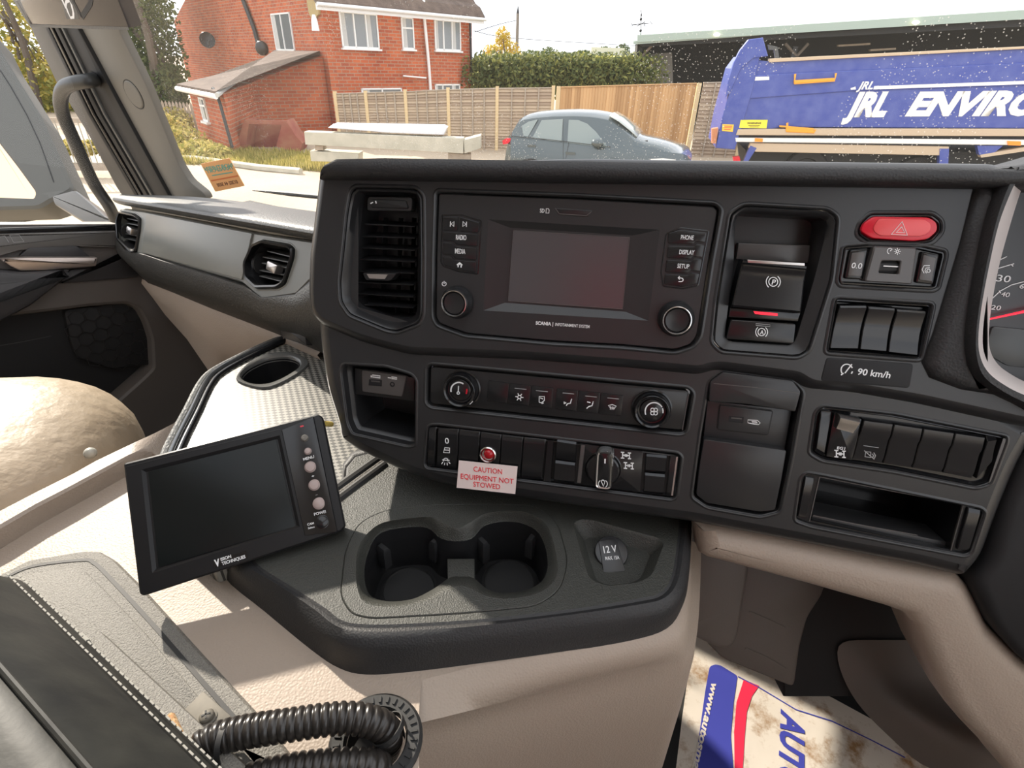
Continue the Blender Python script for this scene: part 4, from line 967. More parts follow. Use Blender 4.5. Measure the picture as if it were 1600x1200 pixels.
mb2 = MB(); mb2.grid([[Vector(v) for v in smooth_line(r, 4)] for r in rows])
# left flank
obj('tunnel_top', mb, M['beige'], tun)
obj('tunnel_front', mb2, M['beige'], tun, ang=70)
# shallow moulded step in the front face
st_ = [Vector(v) for v in smooth_line([atz(x, y, z) for x, y, z in ((700, 1190, 2.07), (735, 1120, 2.105), (800, 1080, 2.109), (930, 1066, 2.10), (1035, 1046, 2.095))], 6)]
# raised ledge on the passenger side
led = [(-160, 880, -160, 905, .024), (-60, 827, -60, 852, .024), (0, 796, 0, 822, .024), (60, 765, 55, 790, .024), (115, 738, 105, 764, .024), (150, 718, 150, 740, .024), (205, 692, 200, 713, .024), (245, 674, 224, 702, .022), (272, 660, 236, 704, .016), (292, 646, 250, 712, .008), (312, 628, 262, 724, .001)]
rows = []
for x0, y0, x1, y1, h_ in led:
    a, b = atz(x0, y0, ZT + h_), atz(x1, y1, ZT + h_); d = (b - a).normalized(); e = min(.003, h_)
    rows.append([Vector((a.x, a.y, 1.6)), a - Vector((0, 0, e)), a + d * e, b - d * e, b - Vector((0, 0, e)) + d * .0005, Vector((b.x + d.x * .002, b.y + d.y * .002, ZT - .002))])
obj('side_ledge', MB().grid([[Vector(v) for v in r] for r in rows]), M['beige'], tun, ang=40)

# ------------------------------------------------------------------ lid over the tunnel
L0 = [(-120, 960), (0, 897), (45, 874), (129, 860), (155, 860), (178, 873), (218, 913), (300, 1004), (399, 1111), (520, 1260), (100, 1300), (-140, 1250)]
L1 = [(-120, 975), (0, 907), (50, 885), (129, 876), (147, 881), (168, 900), (240, 978), (318, 1068), (480, 1250), (100, 1290), (-130, 1240)]
u0 = rnd(FT.ps(L0, .006), .004, 3); u1 = rnd(FT.ps(L1, .0075), .004, 3)
lidt = obj('storage_lid', MB().loft(FT, [(inset(u0, -.0015), -.001), (u0, .004), (inset(u0, .002), .006), (inset(u0, .012), .0072)], False, True), M['lid'], tun); lidt['label'] = 'grey textured lid'
g1 = [(0, 907), (50, 885), (129, 875), (147, 880), (168, 899), (240, 977), (318, 1067), (400, 1160)]
mb = MB(); mb.ribbon(FT, [tuple(v) for v in smooth_line(FT.ps(g1, .0074), 5)], .0035, .0070, .0078); obj('groove', mb, M['rubber'], lidt)
L2 = [(0, 917), (45, 896), (114, 886), (132, 891), (160, 918), (230, 992), (303, 1080), (440, 1240), (100, 1280), (-100, 1200), (-60, 945)]
obj('lid_panel', MB().slab(FT, rnd(FT.ps(L2, .0095), .004, 3), .007, .0095, .0012), M['lid'], lidt)
# steel fixing bracket, its screw and the rusty collar
br = thing('hose_bracket', 'worn steel bracket with a cross-head screw holding the corrugated hoses', 'bracket', atz(310, 1120, ZT))
bu = FT.ps([(283, 1113), (318, 1079), (362, 1120), (330, 1150), (300, 1160)], .014)
plt = obj('plate', MB().slab(FT, rnd(bu, .002, 3), .0096, .014, .0006), M['steel'], br)
su_ = FT.p(323, 1119, .016); 
scr_ = obj('screw', MB().lathe(FT, su_, [(.0072, .013), (.0072, .0148), (.0056, .0152), (.0056, .0168), (.0045, .0182), (.002, .0188), (.0003, .019)], 28), M['steel'], br, ang=40)
for a in (0.5, 0.5 + PI / 2):
    c_, s_ = math.cos(a), math.sin(a); pg = [(su_[0] + x * c_ - y * s_, su_[1] + x * s_ + y * c_) for x, y in ((-.0032, -.0006), (.0032, -.0006), (.0032, .0006), (-.0032, .0006))]
    obj('screw_slot', MB().slab(FT, pg, .0175, .0192), M['rubber'], scr_)
colp = [Vector(v) for v in smooth_line([atz(268, 1122, 2.160), atz(282, 1150, 2.160), atz(305, 1185, 2.158), atz(340, 1240, 2.150)], 6)]
obj('rusty_collar', MB().tube(colp, .0065, 12, up=(0, 0, 1), flat=.5), M['rust'], br)['label'] = 'rust-stained collar edge'
# grommet
gm = thing('cable_grommet', 'round black ribbed rubber grommet where the corrugated hoses enter the engine cover', 'grommet', FT.P(*gc, 0))
mb = MB(); mb.loft(FT, [(circ(gc, .0365, 48), .0002), (circ(gc, .0365, 48), .002), (circ(gc, .034, 48), .0045), (circ(gc, .025, 48), .0042), (circ(gc, .0222, 48), -.002), (circ(gc, .022, 48), -.02)], False, False)
obj('flange', mb, M['rubber'], gm, ang=40)
for i in range(30):
    a = 2 * PI * i / 30; r_ = FT.P(gc[0] + math.cos(a) * .030, gc[1] + math.sin(a) * .030, .0045)
    obj('rib', MB().box(r_, .005, .0018, .0022, (Vector((math.cos(a), math.sin(a), 0)), Vector((-math.sin(a), math.cos(a), 0)), Vector((0, 0, 1)))), M['rubber'], gm)
# corrugated hoses
def hose(name, pts, r, label):
    P = [Vector(v) for v in smooth_line(pts, 14)]
    L = [0]
    for a, b in zip(P, P[1:]): L.append(L[-1] + (b - a).length)
    tot = L[-1]; pitch = .0058; n = int(tot / pitch) * 8; Q = []; Rr = []
    for i in range(n + 1):
        d = tot * i / n; k = 0
        while k < len(L) - 2 and L[k + 1] < d: k += 1
        t = (d - L[k]) / max(L[k + 1] - L[k], 1e-9); Q.append(P[k].lerp(P[k + 1], t)); ph = (i % 8) / 8
        Rr.append(r * (1.0 if ph in (.25, .375, .5, .625) else (.945 if ph in (.125, .75) else .87)))
    o = obj(name, MB().tube(Q, Rr, 24), M['hose'], None, ang=50)
    tag(o, label, 'hose', 'corrugated hoses' if False else None); return o, P
zh = ZT + .020
h1, P1_ = hose('corrugated_hose', [atz(290, 1195, ZT + .026), atz(318, 1165, ZT + .027), atz(360, 1148, ZT + .030), atz(450, 1133, ZT + .034), atz(540, 1122, ZT + .030), atz(592, 1132, ZT + .018), atz(606, 1152, ZT - .004), atz(604, 1170, ZT - .03)], .0118, 'upper ribbed black hose arching from the bracket into the grommet')
h2, P2_ = hose('corrugated_hose', [atz(300, 1250, ZT + .014), atz(360, 1230, ZT + .014), atz(430, 1208, ZT + .016), atz(520, 1196, ZT + .016), atz(575, 1196, ZT + .010), atz(592, 1200, ZT - .004), atz(594, 1205, ZT - .03)], .0115, 'lower ribbed black hose beneath the arching one, at the bottom edge of the photo')
for c_, a_, r_, lb in ((atz(352, 1162, ZT + .027), (1, .1, 0), .0135, 'thin black cable tie round the hose beside the steel bracket'), (atz(606, 1140, ZT + .012), (.5, -.2, -.8), .0133, 'thin black cable tie round the hoses at the grommet')):
    A = Vector(a_).normalized(); X = A.orthogonal().normalized(); Y = A.cross(X)
    ring = [[c_ + (X * math.cos(t) + Y * math.sin(t)) * rr + A * dd for t in [2 * PI * k / 28 for k in range(28)]] for rr, dd in ((r_, -.002), (r_ + .001, -.002), (r_ + .001, .002), (r_, .002), (r_, -.002))]
    o = obj('cable_tie', MB().loft3(ring, False, False), M['rubber'], None); tag(o, lb, 'cable tie')

# ------------------------------------------------------------------ black leather armrest, bottom left
arm = thing('armrest', 'black leather armrest with double white stitching in the bottom left corner', 'armrest', atz(60, 1100, 2.15))
zt_, zb_ = 2.262, 2.172
A0, A1 = atz(0, 1032, zt_), atz(147, 1200, zt_); D = (A1 - A0).normalized(); 
S = D.cross(Vector((0, 0, 1))).normalized()
if S.dot(Vector((1, 0, 0))) < 0: S = -S
b0 = atz(36, 906, zb_); offs = (b0 - A0).dot(S)
end = A0 + D * ((b0 - A0).dot(D))
sec = [(-.10, -.10), (-.10, -.006), (-.09, 0), (-.02, .001), (-.004, -.001), (0, -.005), (offs * .35, -.028), (offs * .75, -.062), (offs * .98, -.080), (offs, -.092), (offs * .98, -.10)]
rings = []
for k, t in enumerate((0.0, .004, .012, .03, .10, .2, .3, .4, .5)):
    sh = (0.86, .93, .98, 1, 1, 1, 1, 1, 1)[k]
    cx, cz = -.04, -.05
    rings.append([Vector((end.x, end.y, zt_)) + D * (t - .0) + S * (cx + (a - cx) * sh) + Vector((0, 0, cz + (b - cz) * sh)) for a, b in sec])
obj('pad', MB().loft3(rings), M['beltweb'], arm, ang=50)
M['stitch'] = mat('pale_thread', (.26, .25, .22), .7)
for f_, g_ in ((.80, -.0665), (.92, -.0745)):
    mb = MB()
    for i in range(70):
        t = .015 + i * .0068; c = Vector((end.x, end.y, zt_)) + D * t + S * (offs * f_ + .0018) + Vector((0, 0, g_ + .0018))
        mb.box(c, .0048, .0012, .0009, (D, S, Vector((0, 0, 1))))
    obj('stitching', mb, M['stitch'], arm)
mb = MB().tube([Vector((end.x, end.y, zt_)) + D * t + S * (-.002) + Vector((0, 0, .0005)) for t in (.01, .15, .3, .5)], .0022, 8); obj('piping', mb, M['beltweb'], arm)
tg = MB().box(atz(135, 1002, 2.178), .012, .003, .012, (D, S, Vector((0, 0, 1)))); obj('seam_tab', tg, M['stitch'], arm)
obj('armrest_frame', MB().loft3([[Vector((end.x, end.y, 0)) + D * t + S * a + Vector((0, 0, z)) for a, z in ((offs - .02, zb_ - .005), (offs + .012, zb_ - .012), (offs + .016, zb_ - .030), (offs - .02, zb_ - .030))] for t in (.10, .16, .5)]), M['lid'], arm)

# ------------------------------------------------------------------ the small monitor
mo = quad_frame((193, 724), (500, 647), (538, 829), (221, 931), .182)
if mo.W.dot(CAMP - mo.O) < 0: mo = Fr(mo.O, mo.U, W=-mo.W)
mt = thing('monitor', 'small black tilted monitor with an unlit screen and a column of buttons', 'monitor', mo.P(.09, -.1, -.05))
ou = rnd(mo.ps([(193, 724), (497, 647), (505, 652), (540, 822), (533, 830), (224, 931), (218, 928)], 0), .002, 2)
scq = mo.ps(Z(160, 600, 3.3333, [(205, 447), (925, 268), (1030, 745), (262, 985)]), -.001)
mb = MB(); mb.loft(mo, [(inset(ou, .004), -.026), (ou, -.018), (ou, -.001), (inset(ou, .0015), .0003)], True, False)
mb.holed(mo, inset(ou, .0015), [scq], .0003); mb.loft(mo, [(scq, .0003), (inset(scq, .003), -.002)], False, True)
obj('casing', mb, mat('satin_black_casing', (.010, .010, .011), .35, spec=.3), mt, ang=25)
obj('screen', MB().slab(mo, mo.ps(Z(160, 600, 3.3333, [(238, 458), (905, 288), (1005, 742), (292, 955)]), -.0012), -.003, -.0012, .0003), mat('matt_dark_screen', (.008, .010, .010), .3, spec=.22), mt)
bp = mo.ps(Z(160, 600, 3.3333, [(932, 240), (1102, 172), (1226, 768), (1052, 790)]), .0016)
P0 = [Vector(q) for q in bp]; rows = []
for t, ww in ((0, .0002), (.02, .0010), (.25, .0010), (.5, .0012), (.8, .0022), (.97, .0022), (1, .0002)):
    rows.append([mo.P(*P0[0].lerp(P0[1], t), ww), mo.P(*P0[3].lerp(P0[2], t), ww)])
obj('button_panel', MB().grid(rows), M['gloss'], mt)
M['knobpale'] = mat('pale_rubber_button', (.38, .30, .28), .35)
zm = lambda p: Z(160, 600, 3.3333, [p])[0]
for i, (c, r, m_) in enumerate((((1054, 282), 17, M['lid']), ((1070, 350), 17, M['knobpale']), ((1083, 432), 27, M['knobpale']), ((1104, 526), 27, M['knobpale']), ((1128, 622), 29, M['knobpale']), ((1146, 718), 32, M['button']))):
    u = mo.p(*zm(c), .002); R = r / 3.333 * mo.sc(*zm(c))
    b = obj('monitor_button', MB().lathe(mo, u, [(R * 1.12, .0008), (R * 1.12, .0020), (R, .0022), (R, .0040), (R * .85, .0048), (R * .05, .0052)], 28), m_, mt, ang=40)
icon('power_light', mo, [[zm((1030, 222)), zm((1050, 218))]], 2.4, .0014, M['red'], mt)
for s, a, b, h in (('MENU', (1048, 400), (1104, 384), 4.5), ('POWER', (1104, 686), (1174, 668), 4.5), ('CAM', (1068, 738), (1102, 730), 3.6), ('Select', (1072, 756), (1106, 748), 3.0), ('+', (1092, 488), (1106, 482), 3.6), ('-', (1110, 580), (1122, 577), 1.0)):
    text('button_lettering', s, mo, zm(a), zm(b), h, .0018, M['white'], mt, bold=.01)
obj('badge', MB().slab(mo, mo.ps(Z(160, 600, 3.3333, [(575, 922), (750, 868), (756, 905), (582, 962)]), .0006), -.001, .0006), M['gloss'], mt)
text('badge_initial', 'V', mo, zm((588, 952)), zm((614, 944)), 11, .0007, M['white'], mt, bold=.04)
text('badge_lettering', 'ISION', mo, zm((618, 922)), zm((672, 904)), 5.0, .0007, M['white'], mt, bold=.02)
text('badge_lettering', 'TECHNIQUES', mo, zm((624, 944)), zm((746, 906)), 5.2, .0007, M['white'], mt, bold=.02)
icon('bezel_edge', mo, [Z(160, 600, 3.3333, [(120, 432), (925, 235)])], 1.1, .0004, M['fascia'], mt)
# swivel stand down to the console
pb = mo.P(*mo.p(420, 830, -.026), -.026); pc = atz(440, 868, ZC); pc = Vector((pb.x + .015, pb.y + .02, ZC))
obj('swivel_ball', MB().sphere(pb - mo.W * .006, .013), M['dark'], mt, ang=60)
obj('stand', MB().tube(smooth_line([pb - mo.W * .01, (pb - mo.W * .03).lerp(pc, .4), pc + Vector((0, 0, .01)), pc], 5), .0085, 14), M['dark'], mt, ang=60)
FM = Fr(pc, (1, 0, 0), W=(0, 0, 1))
obj('foot', MB().lathe(FM, (0, 0), [(.028, 0), (.028, .003), (.024, .006), (.01, .009)], 32), M['dark'], mt)
cb_ = mo.P(*mo.p(508, 662, -.022), -.022)
obj('plug', MB().tube([cb_, cb_ - mo.W * .012 + mo.U * .006], .003, 10), mat('yellow_plug', (.45, .33, .08), .5), mt)
# ------------------------------------------------------------------ cab axes
LT_ = (R3 @ Vector((-1071, -353, 841))).normalized()
UPT = (Vector((0, 0, 1)) - LT_ * LT_.z).normalized(); FWT = LT_.cross(UPT)
FP = Fr(at(422, 418, .87), -LT_, W=-FWT * .93 + UPT * .36)
M['door'] = mat('brown_grey_door_moulding', (0.100, 0.088, 0.080), 0.5, bump=('noise', 500, .15, .0006))
M['doordk'] = mat('charcoal_door_moulding', (0.035, 0.034, 0.036), 0.5, bump=('noise', 500, .15, .0006))
M['pillar'] = mat('warm_grey_pillar_trim', (0.155, 0.145, 0.124), 0.6, bump=('noise', 700, .1, .0004))
M['frame'] = mat('dark_grey_door_frame', (0.085, 0.082, 0.074), 0.5)
M['lidsmooth'] = mat('smooth_grey_green_panel', (0.205, 0.208, 0.188), 0.36)
M['softmid'] = mat('dark_grey_grained_padding', (0.048, 0.047, 0.043), 0.45, bump=('grain', 420, .6, .0010))
# ---- passenger dashboard
pd = thing('passenger_dashboard', 'sunlit grey passenger side dashboard with a smooth panel between two small air vents', 'dashboard', FP.P(-.3, -.1, -.1))
def zp(pts): return Z(160, 280, 3.0769, pts)
FA = zp([(85, 140), (210, 158), (460, 205), (720, 258), (1040, 305), (1055, 400), (1010, 470), (930, 552), (765, 575), (690, 512), (670, 495), (450, 432), (215, 362), (150, 375), (85, 300), (70, 210)])
fu = rnd(FP.ps(FA, 0), .006, 3)
ZV1 = zp([(775, 290), (905, 312), (930, 335), (925, 380), (885, 505), (850, 528), (745, 530), (692, 480), (688, 400), (730, 310)])
ZV2 = zp([(88, 152), (160, 166), (190, 188), (188, 240), (170, 352), (148, 360), (80, 292), (74, 200)])
hv = [rnd(FP.ps(z, 0), .005, 3) for z in (ZV1, ZV2)]
mb = MB(); mb.loft(FP, [(inset(fu, -.004), -.03), (inset(fu, -.001), -.004), (inset(fu, .002), 0)], False, False)
mb.holed(FP, inset(fu, .002), hv, 0)
for h in hv: cupring(mb, FP, h, [(0, 0), (.0015, -.002)])
obj('facia', mb, M['lidsmooth'], pd, ang=30)
obj('panel_lid', MB().slab(FP, rnd(FP.ps(zp([(211, 162), (718, 261), (668, 484), (187, 352)]), .003), .003, 3), -.002, .003, .0012), M['lidsmooth'], pd)
for k, (z, inn, sl) in enumerate(((ZV1, [(762, 315), (900, 332), (922, 345), (880, 500), (858, 515), (752, 510), (722, 470), (715, 385)], [((792, 348), (918, 378)), ((770, 376), (912, 405)), ((765, 405), (905, 432)), ((755, 468), (888, 500)), ((755, 440), (896, 468))]),
                               (ZV2, [(98, 168), (158, 178), (178, 195), (176, 240), (160, 338), (142, 338), (90, 288), (84, 205)], [((118, 190), (184, 205)), ((112, 212), (182, 226)), ((106, 236), (178, 250)), ((100, 262), (174, 276)), ((100, 284), (168, 300))]))):
    o1 = inset(rnd(FP.ps(z, 0), .005, 3), .0016); i1 = rnd(FP.ps(zp(inn), -.008), .004, 3)
    cc = sum([Vector(q) for q in i1], Vector((0, 0))) / len(i1)
    a_, b_ = polar(o1, 60, cc), polar(i1, 60, cc)
    mb = MB(); mb.loft(FP, [(a_, -.006), (a_, .004), (inset(a_, .0015), .0065), (inset(a_, .0045), .005), (b_, -.008), (inset(b_, .002), -.012), (inset(b_, .004), -.05)], False, True)
    v = obj('air_vent', mb, M['dark'], pd, ang=30)
    for a, b in sl:
        A = FP.P(*FP.p(*zp([a])[0], -.012), -.012); Bq = FP.P(*FP.p(*zp([b])[0], -.012), -.012)
        d1 = -FP.W * .018 + FP.V * .005; t = FP.V * .0016
        obj('slat', MB().loft3([[A, A + d1, A + d1 + t, A + t], [Bq, Bq + d1, Bq + d1 + t, Bq + t]]), M['softgrey'], v)
    c = (818, 425) if k == 0 else (132, 248)
    u = FP.p(*zp([c])[0], -.006); w_, h_ = (.019, .010) if k == 0 else (.019, .011)
    pg = [(u[0] - w_ * .8, u[1] + h_), (u[0] + w_, u[1] + h_ * .6), (u[0] + w_ * .6, u[1] - h_), (u[0] - w_, u[1] - h_ * .5)]
    tb_ = obj('vent_tab', MB().slab(FP, rnd(pg, .004, 3), -.016, -.003, .003), M['satin'], v); tb_['label'] = 'silver tab'
    u = FP.p(*zp([(733, 400) if k == 0 else (96, 250)])[0], -.006)
    mb = MB(); A_ = []; 
    for x_ in (-.0025, .0025): A_.append([FP.P(u[0] + x_, u[1] + math.cos(t) * .019, -.020 + math.sin(t) * .017) for t in [2 * PI * q / 28 for q in range(28)]])
    obj('thumbwheel', mb.loft3(A_), M['rubber'], v, ang=30)
# ---- padded roll and top of the dashboard, swept along the cab's width
tl = [(186, 318), (196, 320), (260, 331), (330, 344), (400, 356), (470, 369), (560, 385), (640, 400)]
rows = []
bk = [(200, 306), (214, 304), (262, 302), (330, 304), (400, 313), (470, 322), (560, 334), (640, 346)]
for (x, y), (bx, by) in zip(tl, bk):
    q = FP.P(*FP.p(x, y, .004), .004)
    r = [q - FP.W * .006 - FP.V * .002, q + FP.W * .008, q + FP.W * .015 + FP.V * .006, q + FP.W * .012 + FP.V * .013, q + FP.W * .000 + FP.V * .018]
    B_ = at(bx, by, 1.0); rb = ray(bx, by)
    back = CAMP + rb * (((q.z + .0) - .10 - CAMP.z) / rb.z) if rb.z < -.05 else q
    c0 = r[-1]
    for t, dz in ((.12, .004), (.35, .004), (.7, 0), (1, 0)): r.append(c0.lerp(back, t) + Vector((0, 0, dz)))
    r.append(back + Vector((0, 0, -.25))); rows.append(r)
mb = MB(); mb.grid([[Vector(v) for v in r] for r in rows]); 
obj('padded_top', mb, M['softgrey'], pd, ang=60, sub=1)
DASHBACK = [r[-2] for r in rows]
# ---- padded lower front, curving under
lo_t = [(183, 376), (196, 392), (225, 398), (260, 410), (330, 431), (380, 447), (408, 466), (460, 462), (490, 436), (520, 428), (620, 470)]
lo_b = [(188, 384), (200, 412), (231, 442), (270, 457), (330, 482), (390, 505), (446, 527), (480, 540), (505, 552), (560, 575), (640, 610)]
rows = []
for (x, y), (bx, by) in zip(lo_t, lo_b):
    a = FP.P(*FP.p(x, y - 6, -.012), -.012); b = FP.P(*FP.p(bx, by, -.05), -.05)
    a1 = FP.P(*FP.p(x, y, .004), .004)
    rows.append([a, a1, a1.lerp(b, .35) + FP.W * .016, a1.lerp(b, .7) + FP.W * .010, b, b - FP.W * .05])
obj('padded_lower_front', MB().grid(rows), M['softmid'], pd, ang=60)
# ---- beige lower panel below the padding
gb = [(225, 438), (300, 468), (380, 498), (448, 528), (500, 552)]
ge = [(262, 500), (300, 540), (329, 584), (414, 542), (480, 530)]
rows = []
for (x, y), (bx, by), d in zip([(222, 436), (270, 455), (330, 480), (390, 504), (446, 527), (500, 550)], [(258, 492), (292, 530), (329, 584), (380, 592), (430, 580), (520, 590)], (.02, .03, .05, .06, .05, .03)):
    a = FP.P(*FP.p(x, y, -.052), -.052); zb = a.z - .0; rb = ray(bx, by)
    b = FP.P(*FP.p(bx, by, -.10), -.10)
    rows.append([a, a.lerp(b, .12) + FP.W * .008, a.lerp(b, .5) + FP.W * .004, b, b - FP.W * .08])
obj('beige_lower_panel', MB().grid(rows), M['beige'], pd, ang=60)
sl_ = FP.ps(zp([(880, 685), (1010, 720), (1020, 800), (905, 765)]), -.045)
obj('tray_slot', MB().slab(FP, rnd(sl_, .003, 3), -.09, -.03, .002), M['fascia'], pd)

# ------------------------------------------------------------------ windscreen
LW = Vector((-.86, .50, 0)).normalized(); FWW = Vector((.50, .86, 0)).normalized()
WB0 = at(400, 313, 1.62)
WSN = (-FWW - Vector((0, 0, math.tan(math.radians(12))))).normalized()
FS = Fr(WB0, -LW, W=WSN)
gl = bpy.data.materials.new('windscreen_glass'); gl.use_nodes = True
n_ = gl.node_tree.nodes; l_ = gl.node_tree.links; n_.clear()
o_ = n_.new('ShaderNodeOutputMaterial'); tr = n_.new('ShaderNodeBsdfTransparent'); gs = n_.new('ShaderNodeBsdfGlossy'); gs.inputs['Roughness'].default_value = .02
lw_ = n_.new('ShaderNodeLayerWeight'); fr_ = n_.new('ShaderNodeMath'); fr_.operation = 'MULTIPLY'; fr_.inputs[1].default_value = .05; l_.new(lw_.outputs['Facing'], fr_.inputs[0]); mx = n_.new('ShaderNodeMixShader'); mx2 = n_.new('ShaderNodeMixShader')
l_.new(fr_.outputs[0], mx.inputs[0]); l_.new(tr.outputs[0], mx.inputs[1]); l_.new(gs.outputs[0], mx.inputs[2])
df = n_.new('ShaderNodeBsdfDiffuse'); df.inputs['Color'].default_value = (.85, .83, .78, 1); tl_ = n_.new('ShaderNodeBsdfTranslucent'); tl_.inputs['Color'].default_value = (.9, .87, .8, 1)
ad = n_.new('ShaderNodeMixShader'); ad.inputs[0].default_value = .6; l_.new(df.outputs[0], ad.inputs[1]); l_.new(tl_.outputs[0], ad.inputs[2])
tc_ = n_.new('ShaderNodeTexCoord'); vo_ = n_.new('ShaderNodeTexVoronoi'); vo_.inputs['Scale'].default_value = 190; vo_.inputs['Randomness'].default_value = 1
l_.new(tc_.outputs['Object'], vo_.inputs['Vector'])
lt = n_.new('ShaderNodeMath'); lt.operation = 'LESS_THAN'; lt.inputs[1].default_value = .15; l_.new(vo_.outputs['Distance'], lt.inputs[0])
ns = n_.new('ShaderNodeTexNoise'); ns.inputs['Scale'].default_value = 3.5; ns.inputs['Detail'].default_value = 6; l_.new(tc_.outputs['Object'], ns.inputs['Vector'])
gt = n_.new('ShaderNodeMath'); gt.operation = 'GREATER_THAN'; gt.inputs[1].default_value = .50; l_.new(ns.outputs['Fac'], gt.inputs[0])
mu = n_.new('ShaderNodeMath'); mu.operation = 'MULTIPLY'; l_.new(lt.outputs[0], mu.inputs[0]); l_.new(gt.outputs[0], mu.inputs[1])
m3 = n_.new('ShaderNodeMath'); m3.operation = 'MULTIPLY_ADD'; m3.inputs[1].default_value = .32; m3.inputs[2].default_value = .010; l_.new(mu.outputs[0], m3.inputs[0])
l_.new(m3.outputs[0], mx2.inputs[0]); l_.new(mx.outputs[0], mx2.inputs[1]); l_.new(ad.outputs[0], mx2.inputs[2]); l_.new(mx2.outputs[0], o_.inputs['Surface'])
M['glass'] = gl
gl2 = bpy.data.materials.new('clear_side_glass'); gl2.use_nodes = True; n2_ = gl2.node_tree.nodes; l2_ = gl2.node_tree.links; n2_.clear()
a2_ = n2_.new('ShaderNodeOutputMaterial'); b2_ = n2_.new('ShaderNodeBsdfTransparent'); c2_ = n2_.new('ShaderNodeBsdfGlossy'); c2_.inputs['Roughness'].default_value = .02; d2_ = n2_.new('ShaderNodeMixShader'); d2_.inputs[0].default_value = .006
l2_.new(b2_.outputs[0], d2_.inputs[1]); l2_.new(c2_.outputs[0], d2_.inputs[2]); l2_.new(d2_.outputs[0], a2_.inputs['Surface'])
WS0 = FS.p(250, 320); 
_a, _b = FS.p(272, 325), FS.p(110, -40); _k = (1.0 - _a[1]) / (_b[1] - _a[1]); gq = [(_a[0] + (_b[0] - _a[0]) * (-.03 - _a[1]) / (_b[1] - _a[1]), -.03), (1.75, -.03), (1.75, 1.0), (_a[0] + (_b[0] - _a[0]) * _k, 1.0)]
ws = obj('window_1', MB().slab(FS, gq, -.005, 0), gl, None); struct(ws)
# sticker on the glass
stf = rnd(FS.ps([(313.5, 256), (358, 247), (382, 290.5), (336.5, 299.5)], .002), .003, 3)
so_ = thing('windscreen_sticker', 'orange sticker seen from behind in the bottom corner of the windscreen', 'sticker', FS.P(*FS.p(347, 298, .002), .002))
M['ors'] = mat('orange_paper', (.78, .38, .14), .6, emit=None)
obj('paper', MB().slab(FS, stf, .0006, .0022), M['ors'], so_)
M['teal'] = mat('teal_ink', (.10, .36, .28), .6); M['brown'] = mat('brown_ink', (.15, .05, .02), .6); M['orangeink'] = mat('orange_ink', (.62, .16, .04), .6)
zs = lambda p: Z(300, 240, 16, [p])[0]
text('print', 'NORTHERN', FS, zs((330, 420)), zs((1030, 320)), 3.2, .0024, M['teal'], so_, mirror=True, bold=.02)
text('print', 'TRANSPORT', FS, zs((385, 490)), zs((1050, 385)), 3.2, .0024, M['teal'], so_, mirror=True, bold=.02)
icon('print_rule', FS, [[zs((480, 680)), zs((1150, 555))]], 1.3, .0024, M['orangeink'], so_)
icon('print_rule', FS, [[zs((500, 550)), zs((1010, 465))]], .9, .0024, M['teal'], so_)
text('print', '01202 44 5030', FS, zs((650, 830)), zs((1160, 740)), 3.4, .0024, M['brown'], so_, mirror=True, bold=.02)
wp = [FS.P(*FS.p(395, 297.5, -.02), -.02), FS.P(*FS.p(450, 303, -.02), -.02), FS.P(*FS.p(600, 318, -.02), -.02)]
wo = obj('wiper_blade', MB().tube(wp, [.0015, .006, .006], 8), M['rubber'], None); tag(wo, 'thin black wiper blade lying along the foot of the windscreen outside', 'wiper')

# ------------------------------------------------------------------ A-pillar, seals, door frame (they stand in the plane of the windscreen edge)
def zq(pts): return Z(0, 0, 3.0769, pts)
PIL = zq([(270, -60), (520, -60), (575, 150), (700, 400), (790, 620), (860, 790), (910, 870), (985, 930), (1000, 960), (815, 960), (591, 549), (374, 143)])
pu_ = rnd(FS.ps(PIL, .02), .016, 4)
tr1 = obj('trim_1', MB().slab(FS, pu_, .0, .022, .004), M['pillar'], None, ang=40); struct(tr1)
cu = FS.p(208, 148, .024)
ra = 18.5 * FS.sc(208, 148, .024) * .66
cap = obj('pillar_cap', MB().lathe(FS, cu, [(ra, .018), (ra, .0228), (ra * .94, .0250), (ra * .9, .0252), (.001, .0256)], 40), M['pillar'], None, ang=40)
tag(cap, 'round plastic cover cap set in the grey windscreen pillar trim', 'cover cap')
cg = obj('cap_gap', MB().loft(FS, [(circ(cu, ra * 1.0, 40), .0225), (circ(cu, ra * 1.07, 40), .0232), (circ(cu, ra * 1.07, 40), .0222)], False, False), M['rubber'], cap)
def strip(name, a, b, m, w0, w1, kind='structure', bev=.003, ang=40, **k):
    """a = left edge px, b = right edge px, top to bottom"""
    uv = FS.ps(a + b[::-1], w1)
    o = obj(name, MB().slab(FS, uv, w0, w1, bev), m, None, ang=ang); o['kind'] = kind; return o
strip('trim_2', zq([(240, -40), (318, 143), (505, 549), (733, 926), (745, 955)]), zq([(290, -40), (376, 143), (595, 549), (800, 926), (816, 955)]), M['rubber'], .0, .034)
for i, (x0, x1, m_, ww) in enumerate(((0, 14, 'rubber', .040), (22, 32, 'gloss', .044), (44, 62, 'rubber', .042), (74, 84, 'softgrey', .040))):
    strip('trim_%d' % (3 + i), [(p[0] + x0 / 3.08, p[1]) for p in zq([(135, -40), (222, 143), (420, 549), (640, 926), (655, 955)])], [(p[0] + x1 / 3.08, p[1]) for p in zq([(135, -40), (222, 143), (420, 549), (640, 926), (655, 955)])], M[m_], .02, ww, bev=.0015)
strip('trim_7', zq([(20, -60), (150, 140), (268, 390), (420, 640), (560, 900), (600, 960)]), zq([(140, -60), (240, 140), (400, 420), (530, 640), (650, 860), (700, 960)]), M['frame'], .02, .036)
